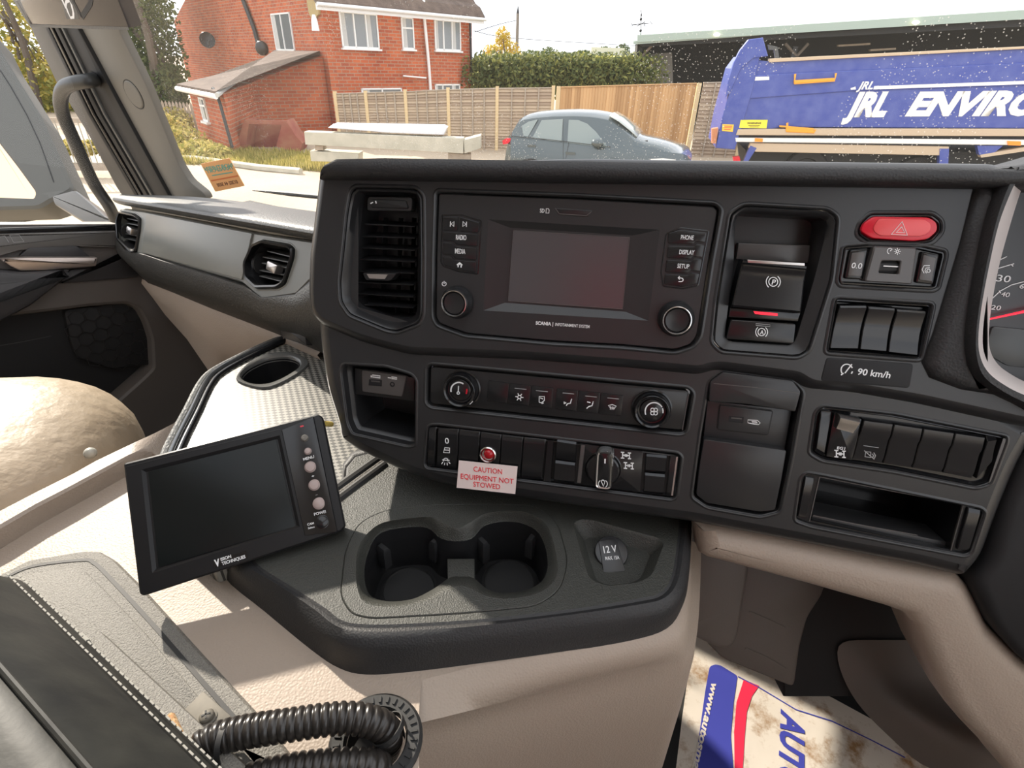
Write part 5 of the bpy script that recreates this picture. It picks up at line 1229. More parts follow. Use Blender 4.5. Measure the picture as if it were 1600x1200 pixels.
# grab handle
gh = thing('grab_handle', 'long bent grey grab handle on the door frame beside the windscreen pillar', 'grab handle', FS.P(*FS.p(110, 150, .06), .06))
gp = [(148, 124, .036), (140, 126, .07), (120, 129, .092), (102, 136, .10), (95, 152, .10), (98, 178, .10), (118, 224, .10), (146, 285, .10), (170, 322, .10), (181, 345, .10)]
gp3 = [FS.P(*FS.p(x, y, w_), w_) for x, y, w_ in gp]
scg = (gp3[5] - CAMP).dot(R3 @ Vector((0, 0, 1))) / FPX
obj('grip', MB().tube([Vector(v) for v in smooth_line(gp3, 6)], 9.5 * scg, 20, flat=1.0), mat('dark_satin_handle', (.028, .029, .029), .36), gh, ang=60)
obj('mounting_foot', MB().tube([gp3[0] - FS.W * .01, gp3[0]], 11 * scg, 20), M['rubber'], gh)
# hung display at the top left corner
dsp = thing('hanging_panel', 'black glossy panel with a pale rounded symbol in the top left corner', 'panel', FS.P(*FS.p(120, 40, .14), .14))
WD = .20
dq_ = FS.ps(Z(0, 0, 6.6667, [(120, -200), (1150, -200), (1340, 290), (318, 260)]), WD)
obj('panel', MB().slab(FS, dq_, WD - .03, WD, .002), mat('glossy_brown_black', (.055, .048, .047), .12), dsp)
icon('panel_edge', FS, [Z(0, 0, 6.6667, [(318, 268), (1340, 297)]), Z(0, 0, 6.6667, [(170, 0), (318, 262)])], 2.0, WD + .0004, M['softgrey'], dsp)
zt6 = lambda p: Z(0, 0, 6.6667, p)
icon('panel_symbol', FS, [zt6([(640, -20), (690, 90)]), zt6([(690, 20), (720, 5), (745, 50), (765, 130), (765, 180), (735, 185), (710, 130), (685, 60), (690, 20)])], 2.4, WD + .0005, M['white'], dsp)
obj('symbol_field', MB().slab(FS, FS.ps(zt6([(585, -200), (720, -200), (825, 200), (690, 200)]), WD + .0003), WD, WD + .0003), M['frame'], dsp)
icon('panel_line', FS, [zt6([(735, -100), (760, 10), (850, 180)]), zt6([(850, 180), (940, 40), (950, -20)])], 4.5, WD + .0005, M['rubber'], dsp)
obj('hanger', MB().tube([FS.P(*FS.p(110, -10, WD - .02), WD - .02), FS.P(*FS.p(120, -60, .02), .02)], .012, 12), M['dark'], dsp)

# ------------------------------------------------------------------ door
DO = FP.P(*FP.p(183, 374), 0) + LT_ * .02
FDO = Fr(DO, FWT, W=-LT_)
def zd(pts): return Z(0, 330, 4, pts)
door = thing('door_1', 'passenger door inner panel with a silver pull handle and dark speaker grille', 'door', FDO.P(-.3, -1.0, -.05), kind='structure')
# main moulding with the speaker opening
SPK = zd([(330, 605), (560, 575), (800, 560), (880, 600), (930, 690), (965, 800), (975, 985), (900, 1060), (730, 1210), (300, 1400), (-400, 1500), (-400, 700), (0, 640)])
main = [(-260, 352), (186, 350), (240, 440), (330, 560), (360, 640), (290, 760), (150, 900), (-300, 1000)]
mu_ = FDO.ps(main, 0); su = rnd(FDO.ps(SPK, 0), .012, 4)
mb = MB(); mb.holed(FDO, mu_, [su], 0); mb.loft(FDO, [(mu_, 0), (mu_, -.08)], False, False)
mb.loft(FDO, [(su, 0), (inset(su, .006), -.004), (inset(su, .010), -.014), (inset(su, .014), -.05)], False, True)
obj('inner_panel', mb, M['door'], door, ang=30)
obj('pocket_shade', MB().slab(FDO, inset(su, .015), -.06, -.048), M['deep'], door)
# speaker grille: hexagon cells
gq_ = FDO.ps(zd([(400, 620), (560, 600), (800, 575), (872, 620), (920, 700), (950, 800), (958, 960), (700, 985), (480, 915), (440, 800)]), -.02)
gu = rnd(gq_, .012, 4)
mb = MB(); mb.slab(FDO, gu, -.045, -.022, .003); sg = obj('speaker_grille', mb, M['deep'], door)
mb = MB(); G = [Vector(p) for p in gu]
def inside(p, poly):
    c = False; n = len(poly)
    for i in range(n):
        a, b = poly[i], poly[(i + 1) % n]
        if (a[1] > p[1]) != (b[1] > p[1]) and p[0] < (b[0] - a[0]) * (p[1] - a[1]) / (b[1] - a[1]) + a[0]: c = not c
    return c
xs = [p.x for p in G]; ys = [p.y for p in G]; hr_ = .019
gi = inset(gu, .008)
row = 0; y = min(ys)
while y < max(ys):
    x = min(xs) + (row % 2) * hr_ * .87
    while x < max(xs):
        if inside((x, y), gi): mb.ribbon(FDO, [(x + hr_ * .92 * math.cos(PI / 6 + k * PI / 3), y + hr_ * .92 * math.sin(PI / 6 + k * PI / 3)) for k in range(6)], .0022, -.023, -.0205, True)
        x += hr_ * 1.74
    y += hr_ * 1.5; row += 1
obj('grille_cells', mb, M['dark'], sg, ang=20)
# upper trim, belt line
obj('belt_rail', MB().slab(FDO, FDO.ps([(-260, 350), (0, 356), (184, 351), (184, 360), (0, 366), (-260, 360)], .012), -.02, .012, .003), M['gloss'], door)
tp = rnd(FDO.ps([(-260, 366), (0, 365), (182, 360), (190, 388), (118, 386), (30, 392), (0, 401), (-260, 420)], .016), .004, 3)
obj('upper_trim', MB().slab(FDO, tp, -.02, .016, .006), mat('grey_sheen_trim', (.13, .125, .12), .25), door)
icon('door_mark', FDO, [zd([(0, 160), (30, 155), (55, 195)]), zd([(60, 150), (120, 148), (150, 190), (85, 195), (60, 150)])], 1.0, .0165, M['grey_print'], door)
obj('handle_recess', MB().slab(FDO, rnd(FDO.ps(zd([(120, 280), (180, 228), (480, 218), (565, 285), (400, 300)]), .014), .004, 3), .0, .0175, .001), M['doordk'], door)
obj('mid_trim', MB().slab(FDO, rnd(FDO.ps(zd([(440, 365), (610, 350), (750, 290), (760, 240), (880, 400), (860, 415), (370, 455)]), .010), .004, 3), -.01, .010, .004), M['doordk'], door)
hp_ = rnd(FDO.ps(zd([(0, 298), (160, 288), (615, 288), (604, 346), (455, 358), (300, 372), (130, 376), (60, 345)]), .035), .004, 4)
hd = obj('pull_handle', MB().slab(FDO, hp_, .014, .035, .006), mat('brushed_warm_metal', (.50, .43, .39), .35, metal=.8), door); hd['label'] = 'silver pull handle'
ar = rnd(FDO.ps(zd([(-900, 500), (0, 375), (140, 385), (452, 370), (380, 455), (200, 595), (0, 700), (-900, 900)]), .05), .008, 4)
obj('armrest', MB().slab(FDO, ar, -.01, .05, .015), M['doordk'], door)
icon('map_pocket_line', FDO, [zd([(0, 840), (150, 815), (320, 780)])], 1.4, -.0475, M['doordk'], door)
# side window glass and the frame above the belt
gls = obj('window_2', MB().slab(FDO, FDO.ps([(-260, 345), (178, 345), (178, 300), (40, -60), (-700, -200)], -.40), -.404, -.400), gl2, None); struct(gls)

# ------------------------------------------------------------------ outside mirror seen through the side window
FMi = Fr(at(60, 220, 2.1), R3 @ Vector((1, 0, .15)), W=-(R3 @ Vector((-.2, .1, 1))))
mi = thing('wing_mirror', 'large grey wing mirror housing outside the side window with a tan reflection tinted into the glass', 'mirror', FMi.O)
hu_ = rnd(FMi.ps([(-120, -40), (-20, 40), (0, 81), (62, 180), (115, 296), (82, 312), (60, 325), (-120, 330)], 0), .02, 4)
gm_ = rnd(FMi.ps([(-110, 60), (0, 222), (28, 258), (57, 298), (54, 312), (-110, 305)], 0), .02, 4)
mb = MB(); mb.loft(FMi, [(inset(hu_, .06), -.22), (inset(hu_, .012), -.14), (hu_, -.01), (inset(hu_, .01), 0)], True, False); mb.holed(FMi, inset(hu_, .01), [gm_], 0)
mb.loft(FMi, [(gm_, 0), (inset(gm_, .008), -.012)], False, False); obj('housing', mb, mat('mirror_grey_plastic', (.10, .10, .092), .75), mi, ang=40)
obj('mirror_glass', MB().slab(FMi, inset(gm_, .006), -.015, -.011), mat('tan_reflection_glass', (.85, .60, .40), .05, metal=1), mi)  # tan tint puts the reflected ground into the glass colour
icon('housing_seam', FMi, [Z(0, 0, 6.6667, [(0, 730), (110, 900), (280, 1200), (420, 1500), (560, 1900)])], 1.5, .001, M['rubber'], mi)
ap = FMi.ps(Z(60, 160, 5.7143, [(110, 830), (320, 775), (470, 900), (600, 1020), (700, 1040), (700, 1085), (440, 1088), (130, 905)]), .02)
obj('mirror_arm', MB().slab(FMi, rnd(ap, .01, 3), -.12, .02, .012), mat('mirror_arm_plastic', (.16, .155, .145), .3), mi)

# ------------------------------------------------------------------ passenger seat
se = thing('passenger_seat', 'beige leather passenger seat cushion showing at the left edge', 'seat', at(-60, 900, .95))
M['seat'] = mat('worn_beige_leather', (0.42, 0.34, 0.245), 0.5, bump=('noise', 26, .5, .01), var=(14, .2, (.36, .285, .20)))
C = at(-66, 795, .90); ax = (Vector((.98, .2, 0)), Vector((-.2, .98, 0)), Vector((0, 0, 1)))
mb = MB(); N = 28
rings = []
for j in range(1, 16):
    th = PI * j / 16; r = []
    for i in range(N):
        ph = 2 * PI * i / N
        f = lambda v, p: math.copysign(abs(v) ** p, v)
        r.append(C + ax[0] * (.262 * f(math.cos(ph), .8) * math.sin(th) ** .7) + ax[1] * (.275 * f(math.sin(ph), .8) * math.sin(th) ** .7) - ax[2] * (.17 * f(math.cos(th), .8)))
    rings.append(r)
obj('cushion', mb.loft3(rings), M['seat'], se, ang=80)
obj('seat_base', MB().box(C - Vector((.03, 0, .35)), .38, .40, .45, ax), M['doordk'], se)
obj('buckle_cap', MB().sphere(at(141, 708, .84), .009), mat('pale_plastic', (.4, .4, .36), .3), se, ang=80)

# ------------------------------------------------------------------ knee trim, steering column, footwell
def z9(pts): return Z(1000, 820, 2.6667, pts)
KT = [(1080, 815), (1200, 838), (1390, 880), (1500, 900), (1519, 918), (1552, 985), (1600, 1034), (1700, 1100), (1700, 1300), (1620, 1260), (1562, 1200), (1544, 1176), (1500, 1130), (1476, 1097), (1450, 1035), (1428, 981), (1416, 964), (1385, 953), (1262, 918), (1104, 876), (1090, 867), (1085, 830)]
ku = FD.ps(KT, -.016)
kt = obj('knee_trim', MB().loft(FD, [(inset(ku, .006), -.12), (ku, -.045), (inset(ku, .002), -.022), (inset(ku, .010), -.013), (inset(ku, .020), -.011)]), M['beige'], None, ang=60)
tag(kt, 'beige moulded knee trim running under the right half of the dashboard', 'trim panel')
sc2 = FD.ps([(1572, 790), (1610, 700), (1720, 640), (1720, 1130), (1600, 1036), (1555, 985), (1522, 915), (1548, 880)], -.002)
stc = obj('steering_column_shroud', MB().slab(FD, rnd(sc2, .01, 3), -.2, -.002, .010), M['deep'], None, ang=50)
tag(stc, 'black steering column shroud at the right edge under the instrument cluster', 'column shroud')
FK = Fr(at(1230, 980, .74), FD.U, W=(-.19, -.86, .47))
fw_ = thing('footwell_liner', 'shadowed brown-grey footwell lining with two ribbed strips below the knee trim', 'footwell lining', FK.P(0, -.2, 0))
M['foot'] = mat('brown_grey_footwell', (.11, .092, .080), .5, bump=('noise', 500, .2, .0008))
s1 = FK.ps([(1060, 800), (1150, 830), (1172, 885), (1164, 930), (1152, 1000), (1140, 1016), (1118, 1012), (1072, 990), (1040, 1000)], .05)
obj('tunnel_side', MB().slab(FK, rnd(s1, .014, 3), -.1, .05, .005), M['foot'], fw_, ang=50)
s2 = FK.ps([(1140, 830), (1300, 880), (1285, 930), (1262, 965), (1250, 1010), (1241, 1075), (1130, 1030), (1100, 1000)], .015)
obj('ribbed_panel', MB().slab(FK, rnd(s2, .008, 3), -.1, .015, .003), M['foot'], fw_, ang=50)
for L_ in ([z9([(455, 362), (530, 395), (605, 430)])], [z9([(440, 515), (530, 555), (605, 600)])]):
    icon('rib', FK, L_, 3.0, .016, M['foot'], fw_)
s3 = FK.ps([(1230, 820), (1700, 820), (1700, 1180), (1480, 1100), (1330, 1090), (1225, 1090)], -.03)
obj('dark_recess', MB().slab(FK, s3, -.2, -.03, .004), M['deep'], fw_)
s4 = [[FK.P(*FK.p(x, y, w_), w_) for x, y, w_ in r] for r in (
    [(1300, 1000, -.025), (1315, 1060, -.02), (1345, 1110, .0), (1400, 1160, .02), (1450, 1210, .02)],
    [(1350, 1000, -.025), (1365, 1050, -.01), (1395, 1095, .02), (1450, 1140, .05), (1520, 1200, .05)],
    [(1420, 1000, -.025), (1430, 1060, -.01), (1450, 1100, .02), (1500, 1150, .05), (1580, 1210, .05)],
    [(1500, 1000, -.025), (1510, 1060, -.01), (1530, 1110, .02), (1580, 1160, .05), (1660, 1220, .05)])]
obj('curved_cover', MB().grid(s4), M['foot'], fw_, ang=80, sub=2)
# floor and paper mat
ZF = 1.52
FFl = Fr((0, 0, ZF), (1, 0, 0), W=(0, 0, 1))
fl_ = obj('floor', MB().slab(FFl, [(-.55, -.9), (1.1, -.9), (1.1, 1.1), (-.2, 1.4), (-1.1, 1.6), (-1.3, .4)], -.03, 0), mat('dark_cab_floor', (.02, .02, .02), .8), None); struct(fl_)
ZM = ZF + .05
FMt = Fr((0, 0, ZM), (1, 0, 0), W=(0, 0, 1))
pm = thing('paper_floor_mat', 'muddy white paper floor mat printed with blue and red bands', 'floor mat', FMt.P(*FMt.p(1250, 1150), 0))
po_ = [(1084, 993), (1130, 1011), (1180, 1034), (1300, 1090), (1370, 1128), (1420, 1160), (1480, 1200), (1640, 1330), (1500, 1500), (1010, 1500), (1040, 1300), (1057, 1195), (1066, 1120)]
pap = mat('creased_white_paper', (.66, .60, .52), .7, bump=('noise', 14, .25, .01)); 
# mud with its own shape on the paper
_n2 = pap.node_tree.nodes; _l2 = pap.node_tree.links; _b2 = _n2['Principled BSDF']
_t2 = _n2.new('ShaderNodeTexCoord'); _x2 = _n2.new('ShaderNodeTexNoise'); _x2.inputs['Scale'].default_value = 16; _x2.inputs['Detail'].default_value = 10; _x2.inputs['Roughness'].default_value = .7
_r2 = _n2.new('ShaderNodeValToRGB'); _r2.color_ramp.elements[0].position = .50; _r2.color_ramp.elements[0].color = (.66, .60, .52, 1); _r2.color_ramp.elements[1].position = .66; _r2.color_ramp.elements[1].color = (.30, .17, .07, 1)
_l2.new(_t2.outputs['Object'], _x2.inputs['Vector']); _l2.new(_x2.outputs['Fac'], _r2.inputs['Fac']); _l2.new(_r2.outputs['Color'], _b2.inputs['Base Color'])
obj('paper', MB().slab(FMt, FMt.ps(po_, 0), -.0008, 0), pap, pm)
M['blueink'] = mat('blue_ink', (.045, .055, .36), .6); M['redpr'] = mat('red_print', (.72, .02, .07), .6)
bb = z9([(290, 592), (312, 582), (335, 586), (406, 630), (390, 740), (378, 880), (388, 1013), (410, 1250), (190, 1250), (228, 1013), (250, 850), (272, 690)])
obj('blue_band', MB().slab(FMt, rnd(FMt.ps(bb, 0), .004, 2), 0, .0008), M['blueink'], pm)
rb_ = z9([(432, 645), (496, 672), (466, 715), (445, 780), (436, 880), (428, 1013), (430, 1250), (392, 1250), (394, 1013), (392, 860), (402, 740)])
obj('red_band', MB().slab(FMt, FMt.ps(rb_, 0), 0, .0008), M['redpr'], pm)
icon('blue_line', FMt, [z9([(408, 632), (500, 680), (650, 770), (800, 818), (960, 895), (1105, 970)])], 1.6, .0006, M['blueink'], pm)
text('web_lettering', 'www.autosmart', FMt, z9([(300, 655)])[0], z9([(206, 1070)])[0], 10, .0012, mat('cream_print', (.72, .66, .58), .6), pm, bold=.03, shear=.15)
text('brand_lettering', 'AUTOSMART', FMt, z9([(592, 768)])[0], z9([(560, 1560)])[0], 37, .0008, M['blueink'], pm, bold=.04, shear=.2)
obj('floor_pad', MB().slab(FMt, FMt.ps([(1050, 985), (1500, 1190), (1700, 1400), (1500, 1600), (1000, 1600)], -.001), -.05, -.0012, .004), M['rubber'], pm)
# shoe toe
sh = thing('shoe', 'brown leather shoe toe on the paper mat at the bottom edge', 'shoe', FMt.P(*FMt.p(1490, 1230), 0))
t0 = FMt.P(*FMt.p(1470, 1180), 0); dr = Vector((.35, -.94, 0)); sd_ = Vector((.94, .35, 0))
rings = []
for t, wd, hh in ((-.0, .012, .02), (.01, .034, .034), (.03, .045, .042), (.07, .050, .050), (.11, .049, .062), (.16, .042, .085), (.22, .040, .10), (.28, .030, .10)):
    c = t0 + dr * t; rings.append([c + sd_ * (wd * math.cos(a)) + Vector((0, 0, .012 + max(0, math.sin(a)) * hh + min(0, math.sin(a)) * .004)) for a in [2 * PI * k / 24 for k in range(24)]])
obj('upper', MB().loft3(rings), mat('brown_leather', (.30, .15, .085), .35), sh, ang=60)
rings = []
for z_ in (0, .012): rings.append([t0 + dr * (.13 + .15 * math.cos(a)) + sd_ * (.048 * math.sin(a)) + Vector((0, 0, z_)) for a in [2 * PI * k / 36 for k in range(36)]])
obj('sole', MB().loft3(rings), M['rubber'], sh)

# ------------------------------------------------------------------ cab shell around the camera
M['headlining'] = mat('grey_headlining', (.66, .62, .57), .9)
M['rearwall'] = mat('grey_rear_wall', (.42, .39, .37), .9)
def cabp(a, b, z): return Vector((*(CAMP - LW * a + FWW * b).xy, z))      # a = metres to the right, b = metres ahead
fr_b = (FS.P(0, 1.0, 0) - CAMP).dot(FWW)
fr_b0 = (FS.P(0, 0, 0) - CAMP).dot(FWW)
ll = -1.45; rr2 = .75; bk_ = -.75; zr = 3.22
FCe = Fr((0, 0, zr), (1, 0, 0), W=(0, 0, -1))
def cuv(a, b): q = cabp(a, b, zr) - FCe.O; return (q.dot(FCe.U), q.dot(FCe.V))
_o4 = [cuv(ll, fr_b), cuv(rr2, fr_b), cuv(rr2, bk_), cuv(ll, bk_)]; _h4 = [cuv(-.75, .62), cuv(.45, .62), cuv(.45, -.35), cuv(-.75, -.35)]
mb = MB(); mb.holed(FCe, _o4, [_h4], 0); mb.holed(FCe, _o4, [_h4], -.05); mb.loft(FCe, [(_h4, 0), (_h4, -.05)], False, False); mb.loft(FCe, [(_o4, 0), (_o4, -.05)], False, False)
ce = obj('ceiling', mb, M['headlining'], None); struct(ce)
hg = obj('added_hatch', MB().slab(FCe, _h4, -.035, -.03), gl2, None); struct(hg)  # unseen roof hatch, added so that sky light brightens the cab
wb_ = obj('wall_back', MB().loft3([[cabp(ll, bk_, 1.5), cabp(rr2, bk_, 1.5), cabp(rr2, bk_, zr), cabp(ll, bk_, zr)], [cabp(ll, bk_ - .05, 1.5), cabp(rr2, bk_ - .05, 1.5), cabp(rr2, bk_ - .05, zr), cabp(ll, bk_ - .05, zr)]]), M['rearwall'], None); struct(wb_)
wr_1 = obj('wall_right', MB().loft3([[cabp(rr2, bk_, 1.5), cabp(rr2, fr_b0, 1.5), cabp(rr2, fr_b0, 2.35), cabp(rr2, bk_, 2.35)], [cabp(rr2 + .05, bk_, 1.5), cabp(rr2 + .05, fr_b0, 1.5), cabp(rr2 + .05, fr_b0, 2.35), cabp(rr2 + .05, bk_, 2.35)]]), M['headlining'], None); struct(wr_1)
wr_2 = obj('wall_right_pillar', MB().loft3([[cabp(rr2, bk_, 2.35), cabp(rr2, bk_ + .15, 2.35), cabp(rr2, bk_ + .15, zr), cabp(rr2, bk_, zr)], [cabp(rr2 + .05, bk_, 2.35), cabp(rr2 + .05, bk_ + .15, 2.35), cabp(rr2 + .05, bk_ + .15, zr), cabp(rr2 + .05, bk_, zr)]]), M['headlining'], None); struct(wr_2); wr_2.name = 'trim_8'
wr_3 = obj('trim_9', MB().loft3([[cabp(ll, bk_, 1.5), cabp(ll, bk_ + .75, 1.5), cabp(ll, bk_ + .75, zr), cabp(ll, bk_, zr)], [cabp(ll - .05, bk_, 1.5), cabp(ll - .05, bk_ + .75, 1.5), cabp(ll - .05, bk_ + .75, zr), cabp(ll - .05, bk_, zr)]]), M['headlining'], None); struct(wr_3)

# unseen red cloth added on the rear wall to redden the infotainment screen
_p0 = FD.P(*FD.p(972, 478, 0), 0); _rr = ray(972, 478).normalized(); _rf = _rr - FD.W * 2 * _rr.dot(FD.W)
_pl = cabp(0, bk_ + .06, 0); _tt = (_pl - _p0).dot(FWW) / _rf.dot(FWW); _c = _p0 + _rf * _tt
rows = []
for i in range(9):
    z_ = _c.z + .16 - .07 * i; rows.append([_c * 0 + Vector((_c.x, _c.y, z_)) - LW * ((j - 6) * .034 * (.8 + .03 * i)) + FWW * (.02 * math.sin(j * 1.9 + i * .3)) for j in range(13)])
rj = obj('red_tint_cloth', MB().grid(rows), mat('red_cloth', (.80, .08, .10), .8), None, ang=80, solid=.01); tag(rj, 'red jacket added unseen on the rear wall to redden the infotainment screen', 'cloth')

zwb = FS.O.z - .03
FDk = Fr((0, 0, 2.19), (1, 0, 0), W=(0, 0, 1))
def duv(a, b): q = cabp(a, b, 2.19) - FDk.O; return (q.dot(FDk.U), q.dot(FDk.V))
obj('rear_deck', MB().slab(FDk, [duv(-.60, .74), duv(rr2, .66), duv(rr2, fr_b0 + .02), duv(-.60, fr_b0 + .02)], -.03, 0), M['soft'], dash)
wf_ = obj('wall_front', MB().loft3([[cabp(ll - .2, fr_b0 + .03, 1.5), cabp(rr2, fr_b0 + .03, 1.5), cabp(rr2, fr_b0 + .03, zwb), cabp(ll - .2, fr_b0 + .03, zwb)], [cabp(ll - .2, fr_b0 + .07, 1.5), cabp(rr2, fr_b0 + .07, 1.5), cabp(rr2, fr_b0 + .07, zwb), cabp(ll - .2, fr_b0 + .07, zwb)]]), M['deep'], None); struct(wf_)
# ================================================================== outside
def vplane(P, dirx):
    """vertical plane through P running along the horizontal direction dirx, facing the viewer"""
    d = Vector((dirx[0], dirx[1], 0)).normalized(); w = Vector((d.y, -d.x, 0))
    if w.dot(CAMP - Vector(P)) < 0: w = -w
    f = Fr(P, d, W=w); 
    return f
gm_mat = mat('sandy_yard_ground', (0.50, 0.41, 0.30), 0.9, bump=('noise', 6, .5, .03), var=(.35, .25, (.38, .30, .215)))
gr = obj('floor_yard', MB().slab(Fr((0, 0, 0), (1, 0, 0), W=(0, 0, 1)), [(-90, -15), (120, -15), (200, 400), (-200, 400)], -.3, 0), gm_mat, None); struct(gr); gr.name = 'ground'
def brick(name, c1, c2, mortar, sc=1.0, rough=.85):
    m = bpy.data.materials.new(name); m.use_nodes = True; n = m.node_tree.nodes; l = m.node_tree.links; b = n['Principled BSDF']
    t = n.new('ShaderNodeTexCoord'); bt = n.new('ShaderNodeTexBrick'); bt.inputs['Scale'].default_value = 1.0
    bt.inputs['Brick Width'].default_value = .225 * sc; bt.inputs['Row Height'].default_value = .075 * sc; bt.inputs['Mortar Size'].default_value = .009 * sc
    bt.inputs['Color1'].default_value = (*c1, 1); bt.inputs['Color2'].default_value = (*c2, 1); bt.inputs['Mortar'].default_value = (*mortar, 1)
    l.new(t.outputs['UV'], bt.inputs['Vector']); 
    nz_ = n.new('ShaderNodeTexNoise'); nz_.inputs['Scale'].default_value = 1.2; nz_.inputs['Detail'].default_value = 6; l.new(t.outputs['UV'], nz_.inputs['Vector'])
    mx_ = n.new('ShaderNodeMix'); mx_.data_type = 'RGBA'; mx_.blend_type = 'MULTIPLY'; mx_.inputs[0].default_value = .55
    rr = n.new('ShaderNodeValToRGB'); rr.color_ramp.elements[0].position = .3; rr.color_ramp.elements[0].color = (.62, .58, .56, 1); rr.color_ramp.elements[1].position = .65
    l.new(nz_.outputs['Fac'], rr.inputs['Fac']); l.new(bt.outputs['Color'], mx_.inputs['A']); l.new(rr.outputs['Color'], mx_.inputs['B']); l.new(mx_.outputs['Result'], b.inputs['Base Color'])
    b.inputs['Roughness'].default_value = rough; return m
def uvs(o, fr):
    """lays a metric texture map in the plane's own axes"""
    me = o.data; uv = me.uv_layers.new(name='uv'); org = wloc(o)
    for p in me.polygons:
        for li in p.loop_indices:
            q = me.vertices[me.loops[li].vertex_index].co + org - fr.O
            uv.data[li].uv = (q.dot(fr.U) + (q.dot(fr.W)), q.dot(fr.V))
M['brick'] = brick('red_brickwork', (.55, .125, .040), (.38, .075, .030), (.40, .25, .17), 1.5)
M['roof'] = mat('brown_roof_tiles', (.075, .052, .042), .95, bump=('weave', 4, .8, .05), var=(3, .25, (.16, .115, .09)))
M['upvc'] = mat('white_window_frame', (.80, .80, .78), .4)
M['pane'] = mat('window_pane', (.16, .18, .19), .08, spec=.8)
M['curtain'] = mat('net_curtain', (.5, .5, .48), .7)

# ------------------------------------------------------------------ house
HC = atz(513, 205, .55); HC = CAMP + ray(513, 100) * 19.6; HC = Vector((HC.x, HC.y, 0))
rR = R3 @ Vector((970, -474, 841)); rL = R3 @ Vector((-60 - 800, 73 - 600, 841))
HR = vplane(HC, rR); dl = Vector((rL.x, rL.y, 0)).normalized(); HL = vplane(HC, -dl)
house = thing('house', 'two storey red brick house with white windows and a brown tiled roof', 'house', HC)
zh2 = lambda pts: Z(240, 0, 3.0769, pts)
def topz(fr, x, y): return fr.p(x, y)
def wall(name, fr, uv, th=.3):
    o = obj(name, MB().slab(fr, uv, -th, 0), M['brick'], house, ang=10); uvs(o, fr); return o
# right-hand wall
e1 = HR.p(*zh2([(800, 10)])[0]); e2 = HR.p(*zh2([(1530, 85)])[0])
wr = wall('front_wall', HR, [(0, 0), (e2[0], 0), (e2[0], e2[1]), (0, e2[1] + .0)])
# left-hand wall is a gable that rises above the frame
w2 = HL.p(265, 15); w3 = HL.p(300, 140)
uL = min(w2[0], w3[0]) + .3
eh = e2[1]
wl_ = wall('gable_wall', HL, [(uL, 0), (0, 0), (0, eh), (uL * .45, eh + 2.8), (uL, eh - .1)])
# the house's volume
far = HC + dl * (-uL) * 1.0
mb = MB(); a = HR.P(e2[0], 0, -.02); q = [HC - HR.W * .3 - HL.W * .3, a - HR.W * .3, a - HR.W * .3 + dl * 7.5, HC + dl * 7.5 - HL.W * .3]
mb.loft3([[Vector((p.x, p.y, 0)) for p in q], [Vector((p.x, p.y, eh)) for p in q]]); ob_ = obj('rear_walls', mb, M['brick'], house, ang=10); uvs(ob_, HR)
# roof above the right wall, tiled
rt = MB(); A = HR.P(-.4, eh - .08, .45); B_ = HR.P(e2[0] + .35, eh - .08, .45)
up_ = -HR.W * 3.6 + Vector((0, 0, 2.9)); t_ = Vector((0, 0, .12))
rows = []
for k in range(13):
    f = k / 12; rows.append([A + up_ * f + t_ * (1 if k % 2 == 0 else 1.8), B_ + up_ * f + t_ * (1 if k % 2 == 0 else 1.8)])
rt.grid(rows); rt.loft3([[A, A + t_, A + up_ + t_, A + up_], [B_, B_ + t_, B_ + up_ + t_, B_ + up_]])
obj('roof', rt, M['roof'], house, ang=10)
obj('gutter', MB().tube([HR.P(-.4, eh - .06, .50), HR.P(e2[0] + .35, eh - .06, .50)], .06, 10), M['upvc'], house)
obj('fascia_board', MB().slab(HR, [(-.4, eh - .22), (e2[0] + .3, eh - .22), (e2[0] + .3, eh - .02), (-.4, eh - .02)], .38, .44), M['upvc'], house)
